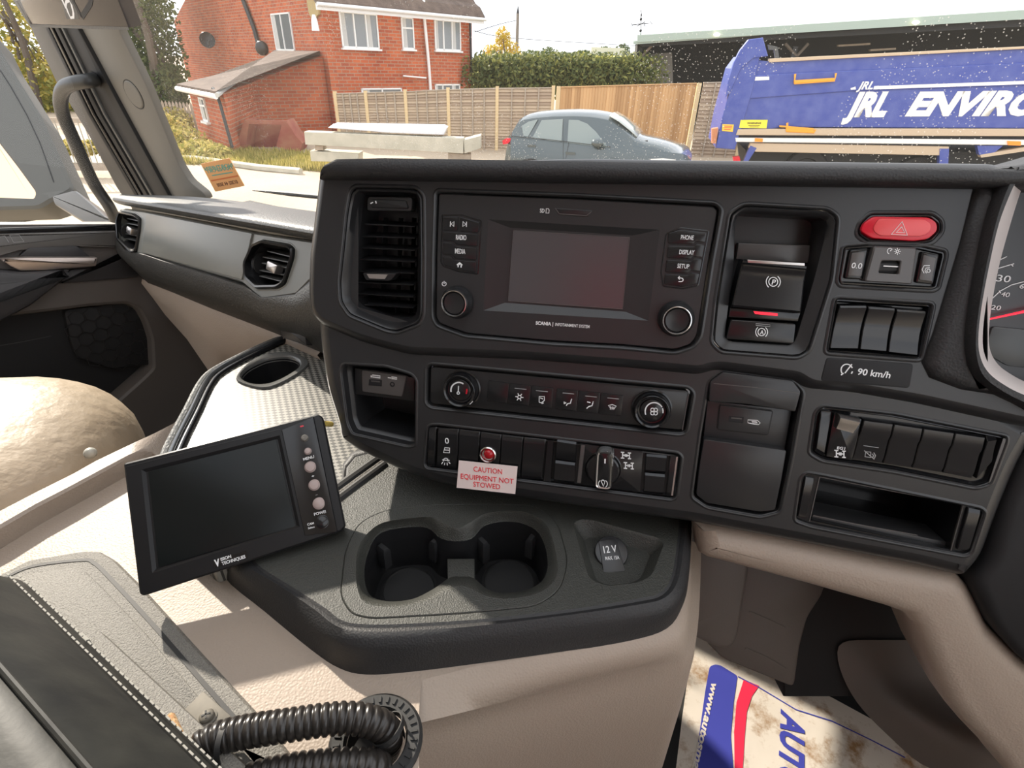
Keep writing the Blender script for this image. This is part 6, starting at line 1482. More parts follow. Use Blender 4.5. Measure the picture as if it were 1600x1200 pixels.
def window(fr, px_, panes, top_open=False, name='window', sill=True):
    """panes = list of vertical splits 0..1"""
    u = fr.ps(px_, .03); us = [p[0] for p in u]; vs_ = [p[1] for p in u]
    x0, x1 = (us[0] + us[3]) / 2, (us[1] + us[2]) / 2; y1, y0 = (vs_[0] + vs_[1]) / 2, (vs_[2] + vs_[3]) / 2
    if x0 > x1: x0, x1 = x1, x0
    t = .055
    mb = MB(); mb.slab(fr, [(x0, y0), (x1, y0), (x1, y1), (x0, y1)], -.02, .015)
    for a_, b_, c_, d_ in [(x0, y0, x1, y0 + t), (x0, y1 - t, x1, y1), (x0, y0, x0 + t, y1), (x1 - t, y0, x1, y1)] + [(x0 + (x1 - x0) * s - t / 2, y0, x0 + (x1 - x0) * s + t / 2, y1) for s in panes]:
        mb.slab(fr, [(a_, b_), (c_, b_), (c_, d_), (a_, d_)], .01, .05)
    if top_open:
        yy = y0 + (y1 - y0) * .66; mb.slab(fr, [(x0, yy - t / 2), (x0 + (x1 - x0) * (panes[0] if panes else 1), yy - t / 2), (x0 + (x1 - x0) * (panes[0] if panes else 1), yy + t / 2), (x0, yy + t / 2)], .01, .055)
    w = obj(name, mb, M['upvc'], house, ang=10)
    ps = [0] + list(panes) + [1]
    for i in range(len(ps) - 1):
        a_, b_ = x0 + (x1 - x0) * ps[i] + t * .7, x0 + (x1 - x0) * ps[i + 1] - t * .7
        obj('pane', MB().slab(fr, [(a_, y0 + t), (b_, y0 + t), (b_, y1 - t), (a_, y1 - t)], .0, .022), M['pane'], w)
        if i != 1: obj('curtain', MB().slab(fr, [(a_ + .02, y0 + t), (a_ + (b_ - a_) * .45, y0 + t), (a_ + (b_ - a_) * .38, y1 - t), (a_ + .02, y1 - t)], .01, .0235), M['curtain'], w)
    if sill: obj('sill', MB().slab(fr, [(x0 - .05, y0 - .06), (x1 + .05, y0 - .06), (x1 + .05, y0), (x0 - .05, y0)], -.01, .12), M['upvc'], w)
    return w
window(HR, zh2([(882, 48), (1065, 68), (1095, 235), (915, 232)]), [.36, .68])
window(HR, zh2([(1185, 78), (1250, 84), (1253, 238), (1200, 236)]), [], True)
window(HR, zh2([(1345, 92), (1475, 100), (1478, 245), (1358, 242)]), [.33, .66])
window(HR, zh2([(1000, 425), (1195, 422), (1200, 560), (1010, 565)]), [.5])
window(HR, zh2([(1352, 406), (1472, 402), (1476, 520), (1358, 525)]), [.3, .7])
window(HL, zh2([(555, 70), (640, 55), (690, 240), (600, 248)]), [.5])
window(HL, zh2([(664, 442), (742, 442), (786, 605), (702, 600)]), [.48], True)
# rain pipes
def pipe(fr, pts, r, m, w=.12, name='drain_pipe'):
    P = [fr.P(*fr.p(x, y, w), w) for x, y in zh2(pts)]
    return obj(name, MB().tube(smooth_line(P, 4), r, 10), m, house)
pipe(HR, [(1298, 0), (1302, 90), (1322, 300), (1332, 440)], .06, M['upvc'])
pipe(HR, [(1525, 85), (1522, 130), (1532, 430)], .045, M['dark'])
pipe(HL, [(430, 0), (480, 130), (500, 200), (525, 260)], .09, M['dark'], name='flue_pipe')
pipe(HR, [(1200, 365), (1310, 375)], .03, M['upvc'])
fb = HL.P(*HL.p(*zh2([(520, 232)])[0], .2), .2); obj('flue_box', MB().sphere(fb, .28, sc=(1, .6, 1)), M['dark'], house, ang=60)
lmp = HR.P(*HR.p(*zh2([(775, 112)])[0], .2), .2)
obj('wall_lamp', MB().tube([lmp + Vector((0, 0, .25)), lmp + Vector((0, 0, .1)), lmp - Vector((0, 0, .22))], [.05, .10, .13], 14), M['upvc'], house)
obj('lamp_board', MB().slab(HL, HL.ps(zh2([(735, 0), (790, 0), (790, 70), (765, 100), (745, 60)]), .1), 0, .1), mat('yellowed_board', (.42, .32, .14), .7), house)
# satellite dish
dp = HL.P(*HL.p(*zh2([(258, 192)])[0], .35), .35); _v = (CAMP - dp).normalized(); fd = Fr(dp, Vector((-_v.y, _v.x, 0)), W=_v + HL.W * .5 + Vector((0, 0, .2)))
ds_ = obj('satellite_dish', MB().lathe(fd, (0, 0), [(.01, -.08), (.22, -.05), (.36, 0), (.35, .02), (.21, -.03), (.01, -.06)], 24), M['dark'], house, ang=50)
obj('dish_arm', MB().tube([fd.P(0, -.3, 0), fd.P(.10, -.1, .38)], .02, 8), M['dark'], ds_); obj('dish_bracket', MB().tube([fd.P(0, 0, -.05), fd.P(.1, -.2, -.35)], .025, 8), M['dark'], ds_)
# lean-to with its own mono-pitch roof
ext = thing('lean_to', 'single storey brick lean-to with a sloping tiled roof against the house gable', 'outbuilding', HL.P(-3, 0, 1))
_G = atz(357, 236, 0); EW = (_G - HL.O).dot(HL.W)
ex0 = HL.p(*zh2([(195, 500)])[0], EW); ex1 = HL.p(*zh2([(575, 600)])[0], .6)
# front face of the lean-to, at distance EW from the gable
ul = HL.p(*zh2([(170, 440)])[0], EW)[0]; ur = HL.p(*zh2([(330, 430)])[0], EW)[0]
hz_ = HL.p(*zh2([(230, 430)])[0], EW)[1]
urr = HL.p(*zh2([(575, 270)])[0], .05)[0]; hh = HL.p(*zh2([(560, 262)])[0], .05)[1]
# side face runs from (ur, EW) back to the gable at (urr, 0)
def P_(u, v, w_): return HL.P(u, v, w_)
mb = MB(); mb.loft3([[P_(ul, 0, EW), P_(ur, 0, EW), P_(urr, 0, .02), P_(ul, 0, .02)], [P_(ul, hz_, EW), P_(ur, hz_, EW), P_(urr, hh, .02), P_(ul, hh, .02)]])
o = obj('lean_to_walls', mb, M['brick'], ext, ang=10); uvs(o, HL)
ov = .25
R_ = [P_(ul - ov, hz_ - .05, EW + ov), P_(ur + ov, hz_ - .05, EW + ov), P_(urr + .15, hh + .05, .0), P_(ul - ov, hh + .05, .0)]
obj('lean_to_roof', MB().loft3([R_, [p + Vector((0, 0, .12)) for p in R_]]), M['roof'], ext, ang=10)
obj('lean_to_gutter', MB().tube([P_(ul - ov, hz_ - .06, EW + ov + .03), P_(ur + ov, hz_ - .06, EW + ov + .03)], .07, 8), M['upvc'], ext)
obj('verge_board', MB().tube([P_(ur + ov + .02, hz_ - .02, EW + ov), P_(urr + .17, hh + .08, .02)], .07, 6), M['curtain'], ext)
wpx = zh2([(205, 465), (230, 468), (275, 588), (250, 585)])
house_keep = house; house = ext
window(HL_ := Fr(HL.P(0, 0, EW), HL.U, W=HL.W), wpx, [], True, sill=True)
pipe(HL, [(285, 425), (310, 470), (350, 610), (378, 710)], .045, M['dark'], w=EW + .12)
house = house_keep
# open rusty-red steel skip beside the lean-to
skp = thing('steel_skip', 'red-brown open steel skip end standing in the grass by the lean-to', 'skip', atz(410, 236, .0))
FSK = vplane(atz(412, 236, 0), (1, .12)); M['rs'] = mat('red_oxide_paint', (.26, .055, .04), .7, var=(2.5, .2, (.34, .14, .08)))
def skp_s(pts, w0, w1, nm): return obj(nm, MB().slab(FSK, FSK.ps(zh2(pts), w1), w0, w1), M['rs'], skp)
skp_s([(435, 578), (460, 585), (450, 650), (440, 740), (385, 735), (400, 690)], -.9, .05, 'left_wing'); skp_s([(620, 585), (638, 582), (680, 650), (715, 690), (700, 740), (590, 705), (600, 660)], -.9, .05, 'right_wing')
skp_s([(440, 578), (635, 582), (632, 600), (440, 596)], -.1, .06, 'top_rail'); skp_s([(448, 596), (625, 600), (600, 700), (440, 740)], -.95, -.85, 'back_plate')

# ------------------------------------------------------------------ vegetation helpers
def leafmat(name, c1, c2, c3=None):
    m = bpy.data.materials.new(name); m.use_nodes = True; n = m.node_tree.nodes; l = m.node_tree.links; b = n['Principled BSDF']
    g = n.new('ShaderNodeNewGeometry'); r = n.new('ShaderNodeValToRGB'); r.color_ramp.elements[0].color = (*c1, 1); r.color_ramp.elements[1].color = (*c2, 1)
    if c3: e = r.color_ramp.elements.new(.5); e.color = (*c3, 1)
    l.new(g.outputs['Random Per Island'], r.inputs['Fac']); l.new(r.outputs['Color'], b.inputs['Base Color']); b.inputs['Roughness'].default_value = .6
    b.inputs['Specular IOR Level'].default_value = .2
    tr_ = n.new('ShaderNodeBsdfTranslucent'); l.new(r.outputs['Color'], tr_.inputs['Color']); mx_ = n.new('ShaderNodeMixShader'); mx_.inputs[0].default_value = .35
    l.new(b.outputs[0], mx_.inputs[1]); l.new(tr_.outputs[0], mx_.inputs[2]); l.new(mx_.outputs[0], n['Material Output'].inputs['Surface']); return m
LM = {'green': leafmat('dark_green_leaves', (.045, .075, .022), (.14, .17, .05), (.09, .12, .04)), 'hedge': leafmat('hedge_leaves', (.07, .10, .035), (.26, .26, .07), (.15, .17, .055)),
      'gold': leafmat('golden_leaves', (.55, .32, .03), (.72, .52, .07), (.50, .42, .06)), 'autumn': leafmat('autumn_leaves', (.38, .30, .05), (.52, .40, .10), (.20, .22, .06)), 'grass': leafmat('verge_grass', (.22, .22, .05), (.60, .48, .18), (.42, .36, .11)),
      'yhedge': leafmat('yellow_hedge_leaves', (.34, .33, .06), (.60, .52, .10), (.20, .24, .06))}
M['bark'] = mat('grey_bark', (.10, .08, .06), .9)
def leaves(mb, blobs, n, s, rnd_):
    for _ in range(n):
        c, rx, ry, rz = rnd_.choice(blobs)
        d = Vector((rnd_.gauss(0, 1), rnd_.gauss(0, 1), rnd_.gauss(0, 1))).normalized() * (rnd_.random() ** .4)
        p = Vector(c) + Vector((d.x * rx, d.y * ry, d.z * rz))
        a = Vector((rnd_.gauss(0, 1), rnd_.gauss(0, 1), rnd_.gauss(0, 1))).normalized(); b = a.orthogonal().normalized(); k = s * (.6 + .8 * rnd_.random())
        i = mb.pts([p - a * k, p + b * k * .5, p + a * k, p - b * k * .5]); mb.f.append(tuple(i))
def tree(base, h, crown, n, s, m, label, trunk=.12, seed=1, name='tree', cat='tree', group=None, core=False):
    r = random.Random(seed); t = thing(name, label, cat, base, group)
    mb = MB(); base = Vector(base)
    P = [base, base + Vector((.05 * h, 0, h * .35)), base + Vector((0, 0, h * .72))]
    mb.tube(smooth_line(P, 4), [trunk * (1 - .7 * i / 8) for i in range(9)], 8)
    for _ in range(9):
        c, rx, ry, rz = r.choice(crown); q = Vector(c) + Vector((r.uniform(-.5, .5) * rx, r.uniform(-.5, .5) * ry, r.uniform(-.4, .5) * rz))
        s0 = base + Vector((0, 0, h * r.uniform(.25, .6))); mb.tube([s0, s0.lerp(q, .5) + Vector((0, 0, .1 * h * r.random())), q], [trunk * .35, trunk * .2, trunk * .05], 5)
    obj('trunk', mb, M['bark'], t)
    mb = MB(); leaves(mb, crown, n, s, r); obj('foliage', mb, LM[m] if isinstance(m, str) else m, t, recalc=False)
    return t
def blob(x, y, d, rx, rz, ry=None):
    c = at(x, y, d); return (c, rx, ry or rx, rz)
# tall tree between pillar and house
tree(Vector((*at(245, 160, 26).xy, 0)), 9, [blob(222, 20, 25, 1.5, 2.6), blob(240, 90, 26, 1.5, 2.2), blob(205, -30, 26, 1.9, 2.5), blob(262, 140, 26, .9, 1.1), blob(170, 0, 27, 2.2, 2.4)], 12000, .10, 'green', 'tall dark green tree between the windscreen pillar and the house', .25, 3)
tree(Vector((*at(60, 170, 24).xy, 0)), 8, [blob(10, 30, 24, 2.6, 1.0), blob(35, 80, 24, 1.6, 1.4), blob(70, 120, 24, 1.3, 1.0), blob(20, 0, 24, 2.2, .8)], 2600, .11, 'autumn', 'sparse autumn tree seen through the side window', .18, 4)
hb_ = MB(); r_ = random.Random(5); leaves(hb_, [blob(40, 165, 26, 2.2, .9), blob(80, 160, 26, 1.6, 1.1), blob(90, 150, 25, 1.3, .9), blob(60, 175, 25, 1.5, .8), blob(0, 120, 26, 2.2, 1.4)], 6000, .10, r_)
tag(obj('bush', hb_, LM['yhedge'], None, recalc=False), 'golden green bush behind the railings outside the side window', 'bush')
# ivy-grown bank in front of the left boundary
hb_ = MB(); leaves(hb_, [blob(262, 205, 19, .8, .6), blob(285, 222, 17, .8, .45), blob(312, 236, 15.5, .7, .30), blob(335, 240, 15, .5, .2), blob(275, 190, 20, .6, .5)], 5000, .07, r_)
tag(obj('undergrowth', hb_, LM['grass'], None, recalc=False), 'dry undergrowth climbing the palisade fence left of the lean-to', 'undergrowth', kind='stuff')
# boundary palisade fence left of the lean-to
FPa = vplane(CAMP + ray(290, 180) * 20.0 , (1, .25)); 
pf = thing('palisade_fence', 'pale pointed palisade fence between the tree and the lean-to', 'fence', FPa.P(*FPa.p(280, 230), 0))
M['wood'] = mat('weathered_pale_timber', (.44, .37, .29), .85, var=(8, .3, (.32, .26, .20)))
for i in range(11):
    x = 246 + i * 5.6; u0_, v1_ = FPa.p(x, 160 + i * .4); v0_ = FPa.p(x, 235)[1]
    if i % 1 == 0: obj('pale', MB().slab(FPa, [(u0_, v0_), (u0_ + .08, v0_), (u0_ + .08, v1_), (u0_ + .04, v1_ + .08), (u0_, v1_)], 0, .03), M['wood'], pf)
for yy in (171, 196): obj('rail', MB().slab(FPa, FPa.ps([(244, yy), (305, yy + 3), (305, yy + 6), (244, yy + 3)], -.02), -.06, -.01), M['wood'], pf)
# railings outside the side window
FRl = vplane(CAMP + ray(90, 230) * 12.0, (1, .2))
rl = thing('railings', 'pale metal railings with thin uprights beyond the wing mirror', 'railing', FRl.P(*FRl.p(100, 260), 0))
obj('top_rail', MB().slab(FRl, FRl.ps([(-120, 180), (200, 186), (200, 193), (-120, 190)], 0), -.05, 0), M['wood'], rl); obj('kerb_rail', MB().slab(FRl, FRl.ps([(-120, 252), (200, 257), (200, 267), (-120, 265)], 0), -.15, 0), M['wood'], rl)
M['railing'] = mat('dull_galvanised_bar', (.34, .31, .25), .5)
for i in range(26):
    x = -60 + i * 9; a = FRl.P(*FRl.p(x, 187), 0); bq = FRl.P(*FRl.p(x + 8, 256), 0); bq = Vector((a.x, a.y, bq.z)); obj('upright', MB().tube([a, bq], .012, 6), M['railing'], rl)
hb_ = MB(); leaves(hb_, [(FRl.P(*FRl.p(x, 236), -.5), .5, .3, .16) for x in range(50, 140, 12)], 1800, .06, r_)
tag(obj('grass_strip', hb_, LM['grass'], None, recalc=False), 'strip of bright grass behind the railings', 'grass', kind='stuff')

# ------------------------------------------------------------------ fences behind the yard
FF = vplane(CAMP + ray(800, 140) * 17.2, (1, 0.0)); FF = vplane(Vector((*FF.O.xy, 0)), (1, .0))
def ffz(x, y): return FF.p(x, y)
def boardmat(name, c1, c2):
    m = mat(name, c1, .85, bump=('noise', 30, .3, .004)); n = m.node_tree.nodes; l = m.node_tree.links
    g = n.new('ShaderNodeNewGeometry'); r = n.new('ShaderNodeValToRGB'); r.color_ramp.elements[0].color = (*c1, 1); r.color_ramp.elements[1].color = (*c2, 1)
    l.new(g.outputs['Random Per Island'], r.inputs['Fac']); l.new(r.outputs['Color'], n['Principled BSDF'].inputs['Base Color']); return m
M['lap'] = boardmat('overlap_fence_boards', (.50, .39, .27), (.34, .25, .175)); M['close'] = boardmat('fresh_orange_boards', (.68, .42, .20), (.44, .25, .11))
M['post'] = mat('pale_new_post', (.66, .50, .28), .8)
def postm(x, ytop, parent, wd=.10, dx=0):
    u, v = ffz(x, ytop); u2 = u
    mb = MB(); mb.slab(FF, [(u - wd / 2, 0), (u + wd / 2, 0), (u + wd / 2, v), (u - wd / 2, v)], -.06, .06)
    mb.loft(FF, [([(u - wd / 2, v), (u + wd / 2, v), (u + wd / 2, v + .01), (u - wd / 2, v + .01)], .06)], True, False)
    return obj('post', mb, M['post'], parent, ang=10)
def lap_panel(xa, ya, xb, yb, parent):
    u0, v0 = ffz(xa, ya); u1, v1 = ffz(xb, yb); n = 20; mb = MB(); r = random.Random(int(xa))
    for i in range(n):
        for s in (0,):
            a0, a1 = v0 * i / n, v0 * (i + 1) / n + .02; b0, b1 = v1 * i / n, v1 * (i + 1) / n + .02; j = r.uniform(-.008, .008)
            mb.loft3([[FF.P(u0, a0 + j, .0), FF.P(u0, a0 + j, .045), FF.P(u0, a1, .006), FF.P(u0, a1, -.004)], [FF.P((u0 + u1) / 2, (a0 + b0) / 2 - j, .0), FF.P((u0 + u1) / 2, (a0 + b0) / 2 - j, .05), FF.P((u0 + u1) / 2, (a1 + b1) / 2, .006), FF.P((u0 + u1) / 2, (a1 + b1) / 2, -.004)], [FF.P(u1, b0, .0), FF.P(u1, b0, .045), FF.P(u1, b1, .006), FF.P(u1, b1, -.004)]])
    o = obj('lap_panel', mb, M['lap'], parent, ang=10)
    for k in range(1, 4):
        u = u0 + (u1 - u0) * k / 4; v = v0 + (v1 - v0) * k / 4; obj('batten', MB().slab(FF, [(u - .02, 0), (u + .02, 0), (u + .02, v), (u - .02, v)], .0, .075), M['wood'], o)
    obj('capping', MB().loft3([[FF.P(u0, v0, -.03), FF.P(u0, v0, .05), FF.P(u0, v0 + .03, .05), FF.P(u0, v0 + .03, -.03)], [FF.P(u1, v1, -.03), FF.P(u1, v1, .05), FF.P(u1, v1 + .03, .05), FF.P(u1, v1 + .03, -.03)]]), M['wood'], o)
lf = thing('lap_fence', 'greyed overlap panel fence between pale posts, from the house to the orange boards', 'fence', FF.P(*ffz(700, 240), 0))
pxs = [(523, 146), (571, 145), (633, 143), (700, 140), (777, 138), (865, 137)]
for (a, b), (c, d) in zip(pxs, pxs[1:]): lap_panel(a + 2, b + 1, c - 2, d + 1, lf)
for a, b in pxs: postm(a, b - 3, lf)
cf_ = thing('close_board_fence', 'fresh orange upright board fence behind the parked car', 'fence', FF.P(*ffz(980, 240), 0))
xa, xb = 876, 1088
n = 46; r = random.Random(2)
u0, v0 = ffz(xa, 137); um, vm = ffz(982, 134.5); u1, v1 = ffz(xb, 131)
mb = MB()
for i in range(n):
    f = i / n; u = u0 + (u1 - u0) * f; wdt = (u1 - u0) / n * 1.12; v = v0 + (v1 - v0) * f + r.uniform(-.01, .005); z0 = r.uniform(0, .008)
    mb.loft3([[FF.P(u, 0, z0), FF.P(u + wdt, 0, z0 - .01), FF.P(u + wdt, 0, z0 + .004), FF.P(u, 0, z0 + .022)], [FF.P(u, v, z0), FF.P(u + wdt, v, z0 - .01), FF.P(u + wdt, v, z0 + .004), FF.P(u, v, z0 + .022)]])
obj('boards', mb, M['close'], cf_, ang=10)
obj('capping', MB().loft3([[FF.P(u0, v0, -.03), FF.P(u0, v0, .05), FF.P(u0, v0 + .03, .05), FF.P(u0, v0 + .03, -.03)], [FF.P(u1, v1, -.03), FF.P(u1, v1, .05), FF.P(u1, v1 + .03, .05), FF.P(u1, v1 + .03, -.03)]]), M['close'], cf_)
for a, b in ((873, 135), (1093, 130)): postm(a, b, cf_, .12)
lf2 = thing('lap_fence', 'greyed overlap fence panel between the orange boards and the blue tipper truck', 'fence', FF.P(*ffz(1130, 240), 0))
lap_panel(1099, 130, 1175, 129, lf2); lap_panel(1178, 129, 1290, 127, lf2); postm(1176, 127, lf2)
# concrete beams stacked with a sheet on top
FB = vplane(CAMP + ray(610, 225) * 13.2, (1, .02)); M['conc'] = mat('pale_concrete', (.58, .54, .44), .85, var=(4, .3, (.40, .38, .30)))
zF0 = FB.O.z
def beam(label, q, w0, w1, m=M['conc'], nm='concrete_beam', cat='beam', bev=.01, grp=None):
    o = obj(nm, MB().slab(FB, FB.ps(q, w1), w0, w1, bev), m, None, ang=20); return tag(o, label, cat, grp)
beam('long pale concrete beam lying level across the stack in front of the fence', [(475, 206), (724, 216), (724, 240), (477, 226)], -.35, 0)
beam('end block of pale concrete at the right of the beam stack', [(724, 219), (751, 212), (751, 232), (726, 240)], -.5, -.02)
beam('lower pale concrete beam at the bottom left of the stack', [(484, 236), (560, 240), (560, 254), (486, 252)], -.6, -.1)
sh_ = obj('plastic_sheet', MB().slab(FB, FB.ps([(512, 200), (520, 194), (692, 197), (698, 200), (693, 211), (610, 208)], -.05), -.45, -.05, .03), mat('white_blue_plastic_sheet', (.78, .80, .86), .25, bump=('noise', 6, .5, .03)), None); tag(sh_, 'crumpled white plastic sheet wrapped parcel lying on the concrete beams', 'plastic sheet')
beam('timber bearer under the long concrete beam', [(492, 227), (505, 227.5), (505, 235), (492, 235)], -.4, -.1, M['wood'], 'timber_bearer', 'timber'); beam('second timber bearer under the right end of the beams', [(700, 239), (735, 241), (735, 275), (700, 275)], -.4, -.1, M['wood'], 'timber_bearer', 'timber')
# grass verge
hb_ = MB(); r_ = random.Random(9)
for _ in range(9000):
    x = r_.uniform(275, 520); y = 242 + (x - 275) * .055 + r_.uniform(-12, 14); b = atz(x, y, 0); h = r_.uniform(.05, .22)
    a = r_.uniform(0, 6.28); d = Vector((math.cos(a), math.sin(a), 0)) * .025; i = hb_.pts([b - d, b + d, b + Vector((r_.uniform(-.06, .06), r_.uniform(-.06, .06), h))]); hb_.f.append(tuple(i))
tag(obj('grass_verge', hb_, LM['grass'], None, recalc=False), 'yellow-green grass verge in front of the brick house', 'grass', kind='stuff')
kb = obj('kerb', MB().tube([atz(255, 246, .06), atz(310, 249, .06), atz(405, 262, .06), atz(470, 268, .06)], .09, 6), M['conc'], None); tag(kb, 'low pale kerb along the verge before the house', 'kerb')

# ------------------------------------------------------------------ hedge, hill, far trees, pole
hd_ = MB(); bl = [blob(x, 118, 24, 1.1, .95, .8) for x in range(745, 1010, 12)]
leaves(hd_, bl, 11000, .10, r_); hdt = thing('hedge', 'thick green hedge with top growth coloured sunlit yellow rising behind the wooden fence', 'hedge', Vector((*at(870, 120, 24).xy, 0))); obj('foliage', hd_, LM['hedge'], hdt, recalc=False)
hd_ = MB(); bl = [blob(x, 99 - 3 * math.sin(x * .05), 24.4, .9, .30, .7) for x in range(745, 1000, 10)]  # yellower leaves put sunlight into the colour of the hedge top
leaves(hd_, bl, 5000, .10, r_); obj('top_growth', hd_, LM['yhedge'], hdt, recalc=False)['label'] = 'top growth coloured sunlit yellow'
tree(Vector((*at(785, 120, 30).xy, 0)), 5, [blob(786, 60, 30, .45, .55), blob(770, 84, 30, .6, .5), blob(797, 82, 30, .6, .6), blob(760, 96, 30, .5, .4)], 2200, .075, 'gold', 'small golden autumn tree above the hedge beside the utility pole', .08, 8)
hill = MB(); rows = []
for d, yo in ((60, 108), (100, 96), (150, 87)):
    rows.append([at(x, yo + 4 * math.sin((x - 700) * .009 + 1.2) + (abs(x - 910) * .02), d) for x in range(500, 1300, 40)])
hill.grid([[Vector((p.x, p.y, -4)) for p in rows[0]]] + rows + [[Vector((p.x, p.y, -4)) for p in rows[-1]]]); ho = obj('hill', hill, mat('yellow_green_field', (.52, .48, .12), .9), None, ang=80); tag(ho, 'distant yellow green hill on the skyline beyond the hedge', 'hill')
for i, (x, y, rx, rz) in enumerate(((830, 88, 3, 1.6), (858, 85, 3, 1.8), (882, 89, 3.4, 1.3), (912, 86, 2.6, 1.3), (945, 83, 2.6, 1.6), (972, 80, 2.2, 2.0), (800, 90, 3.0, 1.5))):
    g = MB(); leaves(g, [blob(x, y, 150, rx, rz)], 500, .35, r_); c = at(x, y + 8, 150); g.tube([c - Vector((0, 0, 2)), c + Vector((0, 0, 1))], .2, 5)
    tag(obj('distant_tree', g, LM['green'], None, recalc=False), ['low tree on the skyline just right of the utility pole', 'rounded tree on the skyline left of the hill top', 'wide flat tree on the skyline over the hedge middle', 'small tree on the skyline left of the white barn', 'tree on the skyline at the hill crest', 'tallest distant tree at the right end of the skyline', 'distant tree on the skyline behind the utility pole'][i], 'tree')
bw = obj('distant_building', MB().box(at(948, 82, 148), 9, 4, 2.2), M['curtain'], None); tag(bw, 'tiny pale building among the trees on the far hill', 'building')
FPo = CAMP + ray(807, 100) * 34; pole = thing('utility_pole', 'thin grey wooden utility pole rising above the hedge', 'pole', Vector((FPo.x, FPo.y, 0)))
ptop = (CAMP + ray(806.5, 24) * 34).z
obj('mast', MB().tube([Vector((FPo.x, FPo.y, 0)), Vector((FPo.x, FPo.y, ptop))], [.13, .09], 10), mat('grey_pole_wood', (.22, .20, .17), .8), pole)
obj('finial', MB().tube([Vector((FPo.x, FPo.y, ptop)), Vector((FPo.x, FPo.y, ptop + .35))], [.09, .02], 8), M['dark'], pole)
for i, (a, m_, b) in enumerate((((740, 48, 30), (807, 60, 34), (1000, 72, 40)), ((742, 50, 30), (780, 38, 32), (806, 32, 34)))):
    P = [at(*a), at(*m_), at(*b)]; o = obj('overhead_wire', MB().tube(smooth_line(P, 8), .018, 5), M['dark'], None); tag(o, ['long sagging overhead wire from the house towards the barn', 'short overhead wire climbing from the house to the pole top'][i], 'wire')

# ------------------------------------------------------------------ barn with the weather vane
FBn = vplane(CAMP + ray(1000, 100) * 24, (1, -.16)); barn = thing('barn', 'dark open-fronted barn with a pale green edge along its roof', 'barn', Vector((*FBn.P(*FBn.p(1000, 130), 0).xy, 0)))
M['barn'] = mat('dark_barn_interior', (.035, .036, .036), .9); M['bargreen'] = mat('pale_green_gutter', (.36, .44, .38), .5)
FB0 = FBn
u0, vt = FBn.p(997, 66); u1, vt2 = FBn.p(2600, -52); g0 = -CAMP.z + 0
zb0 = FBn.O.z
def bz(u, z_): return FBn.P(u, z_ - zb0, 0)
ub = FBn.p(997, 130)[0]
obj('back_wall', MB().loft3([[FBn.P(u0, -zb0, -7), FBn.P(u1, -zb0, -7), FBn.P(u1, vt2 + .5, -7), FBn.P(u0, vt + .5, -7)], [p + FBn.W * .1 for p in [FBn.P(u0, -zb0, -7), FBn.P(u1, -zb0, -7), FBn.P(u1, vt2 + .5, -7), FBn.P(u0, vt + .5, -7)]]]), M['barn'], barn, ang=10)
obj('end_wall', MB().loft3([[FBn.P(u0, -zb0, 0), FBn.P(u0, vt, 0), FBn.P(u0, vt, -7), FBn.P(u0, -zb0, -7)], [p + FBn.U * .12 for p in [FBn.P(u0, -zb0, 0), FBn.P(u0, vt, 0), FBn.P(u0, vt, -7), FBn.P(u0, -zb0, -7)]]]), M['barn'], barn, ang=10)
obj('barn_roof', MB().loft3([[FBn.P(u0 - .2, vt - .1, .4), FBn.P(u1, vt2 - .1, .4), FBn.P(u1, vt2 + .5, -7.3), FBn.P(u0 - .2, vt + .5, -7.3)], [p + Vector((0, 0, .12)) for p in [FBn.P(u0 - .2, vt - .1, .4), FBn.P(u1, vt2 - .1, .4), FBn.P(u1, vt2 + .5, -7.3), FBn.P(u0 - .2, vt + .5, -7.3)]]]), M['bargreen'], barn, ang=10)
gq2 = FBn.ps([(996, 55), (1700, 9), (2600, -52), (2600, -34), (1700, 24), (996, 66)], .45)
obj('roof_edge', MB().slab(FBn, gq2, .38, .45), M['bargreen'], barn, ang=10)
fq = FBn.ps([(996, 67), (1700, 25), (2600, -33), (2600, -20), (1700, 36), (1003, 73)], .2); obj('eaves_beam', MB().slab(FBn, fq, 0, .2), M['barn'], barn, ang=10)
for x in (1002, 1245, 1480):
    a = FBn.p(x, 68, .05)[0]; obj('barn_post', MB().slab(FBn, [(a - .09, -zb0), (a + .09, -zb0), (a + .09, vt), (a - .09, vt)], -.15, .05), M['barn'], barn, ang=10)
for x, s in ((1003, 1), (1245, 1), (1245, -1)):
    a = FBn.p(x, 88, 0); b = FBn.p(x + 18 * s, 68, 0); obj('brace', MB().tube([FBn.P(*a, 0), FBn.P(*b, 0)], .06, 6), mat('pale_timber_brace', (.22, .17, .13), .8) if x == 1003 else M['bark'], barn)
sheetq = FBn.ps([(1005, 85), (1050, 82), (1052, 140), (1000, 140)], -1.0); obj('grey_sheeting', MB().slab(FBn, sheetq, -1.1, -1.0), mat('dull_sheeting', (.16, .15, .13), .7), barn)
for x, y in ((1120, 54), (1431, 35)):
    c = FBn.P(*FBn.p(x, y, .6), .6); obj('flood_lamp', MB().sphere(c, .10, sc=(1.4, 1, .7)), mat('glowing_lamp', (.9, .8, .6), .3, emit=((1, .85, .6), 3)), barn)
for x, y, l in ((1145, 92, 16), (1360, 77, 40), (1310, 70, 50)):
    q_ = FBn.ps([(x, y), (x + l, y - l * .06), (x + l, y - l * .06 + 3), (x, y + 3)], -2); obj('stored_timber', MB().slab(FBn, q_, -2.2, -2.0), M['wood'], barn)
wv = thing('weather_vane', 'thin black weather vane with compass letters above the barn corner', 'weather vane', FBn.P(*FBn.p(1001, 56), 0))
icon('mast_and_arms', FBn, [[(1001, 56), (1001.5, 22)], [(988, 39), (1014, 36)], [(995, 41), (1008, 34)], [(1001.5, 16), (1003, 26)]], 1.2, 0, M['dark'], wv)
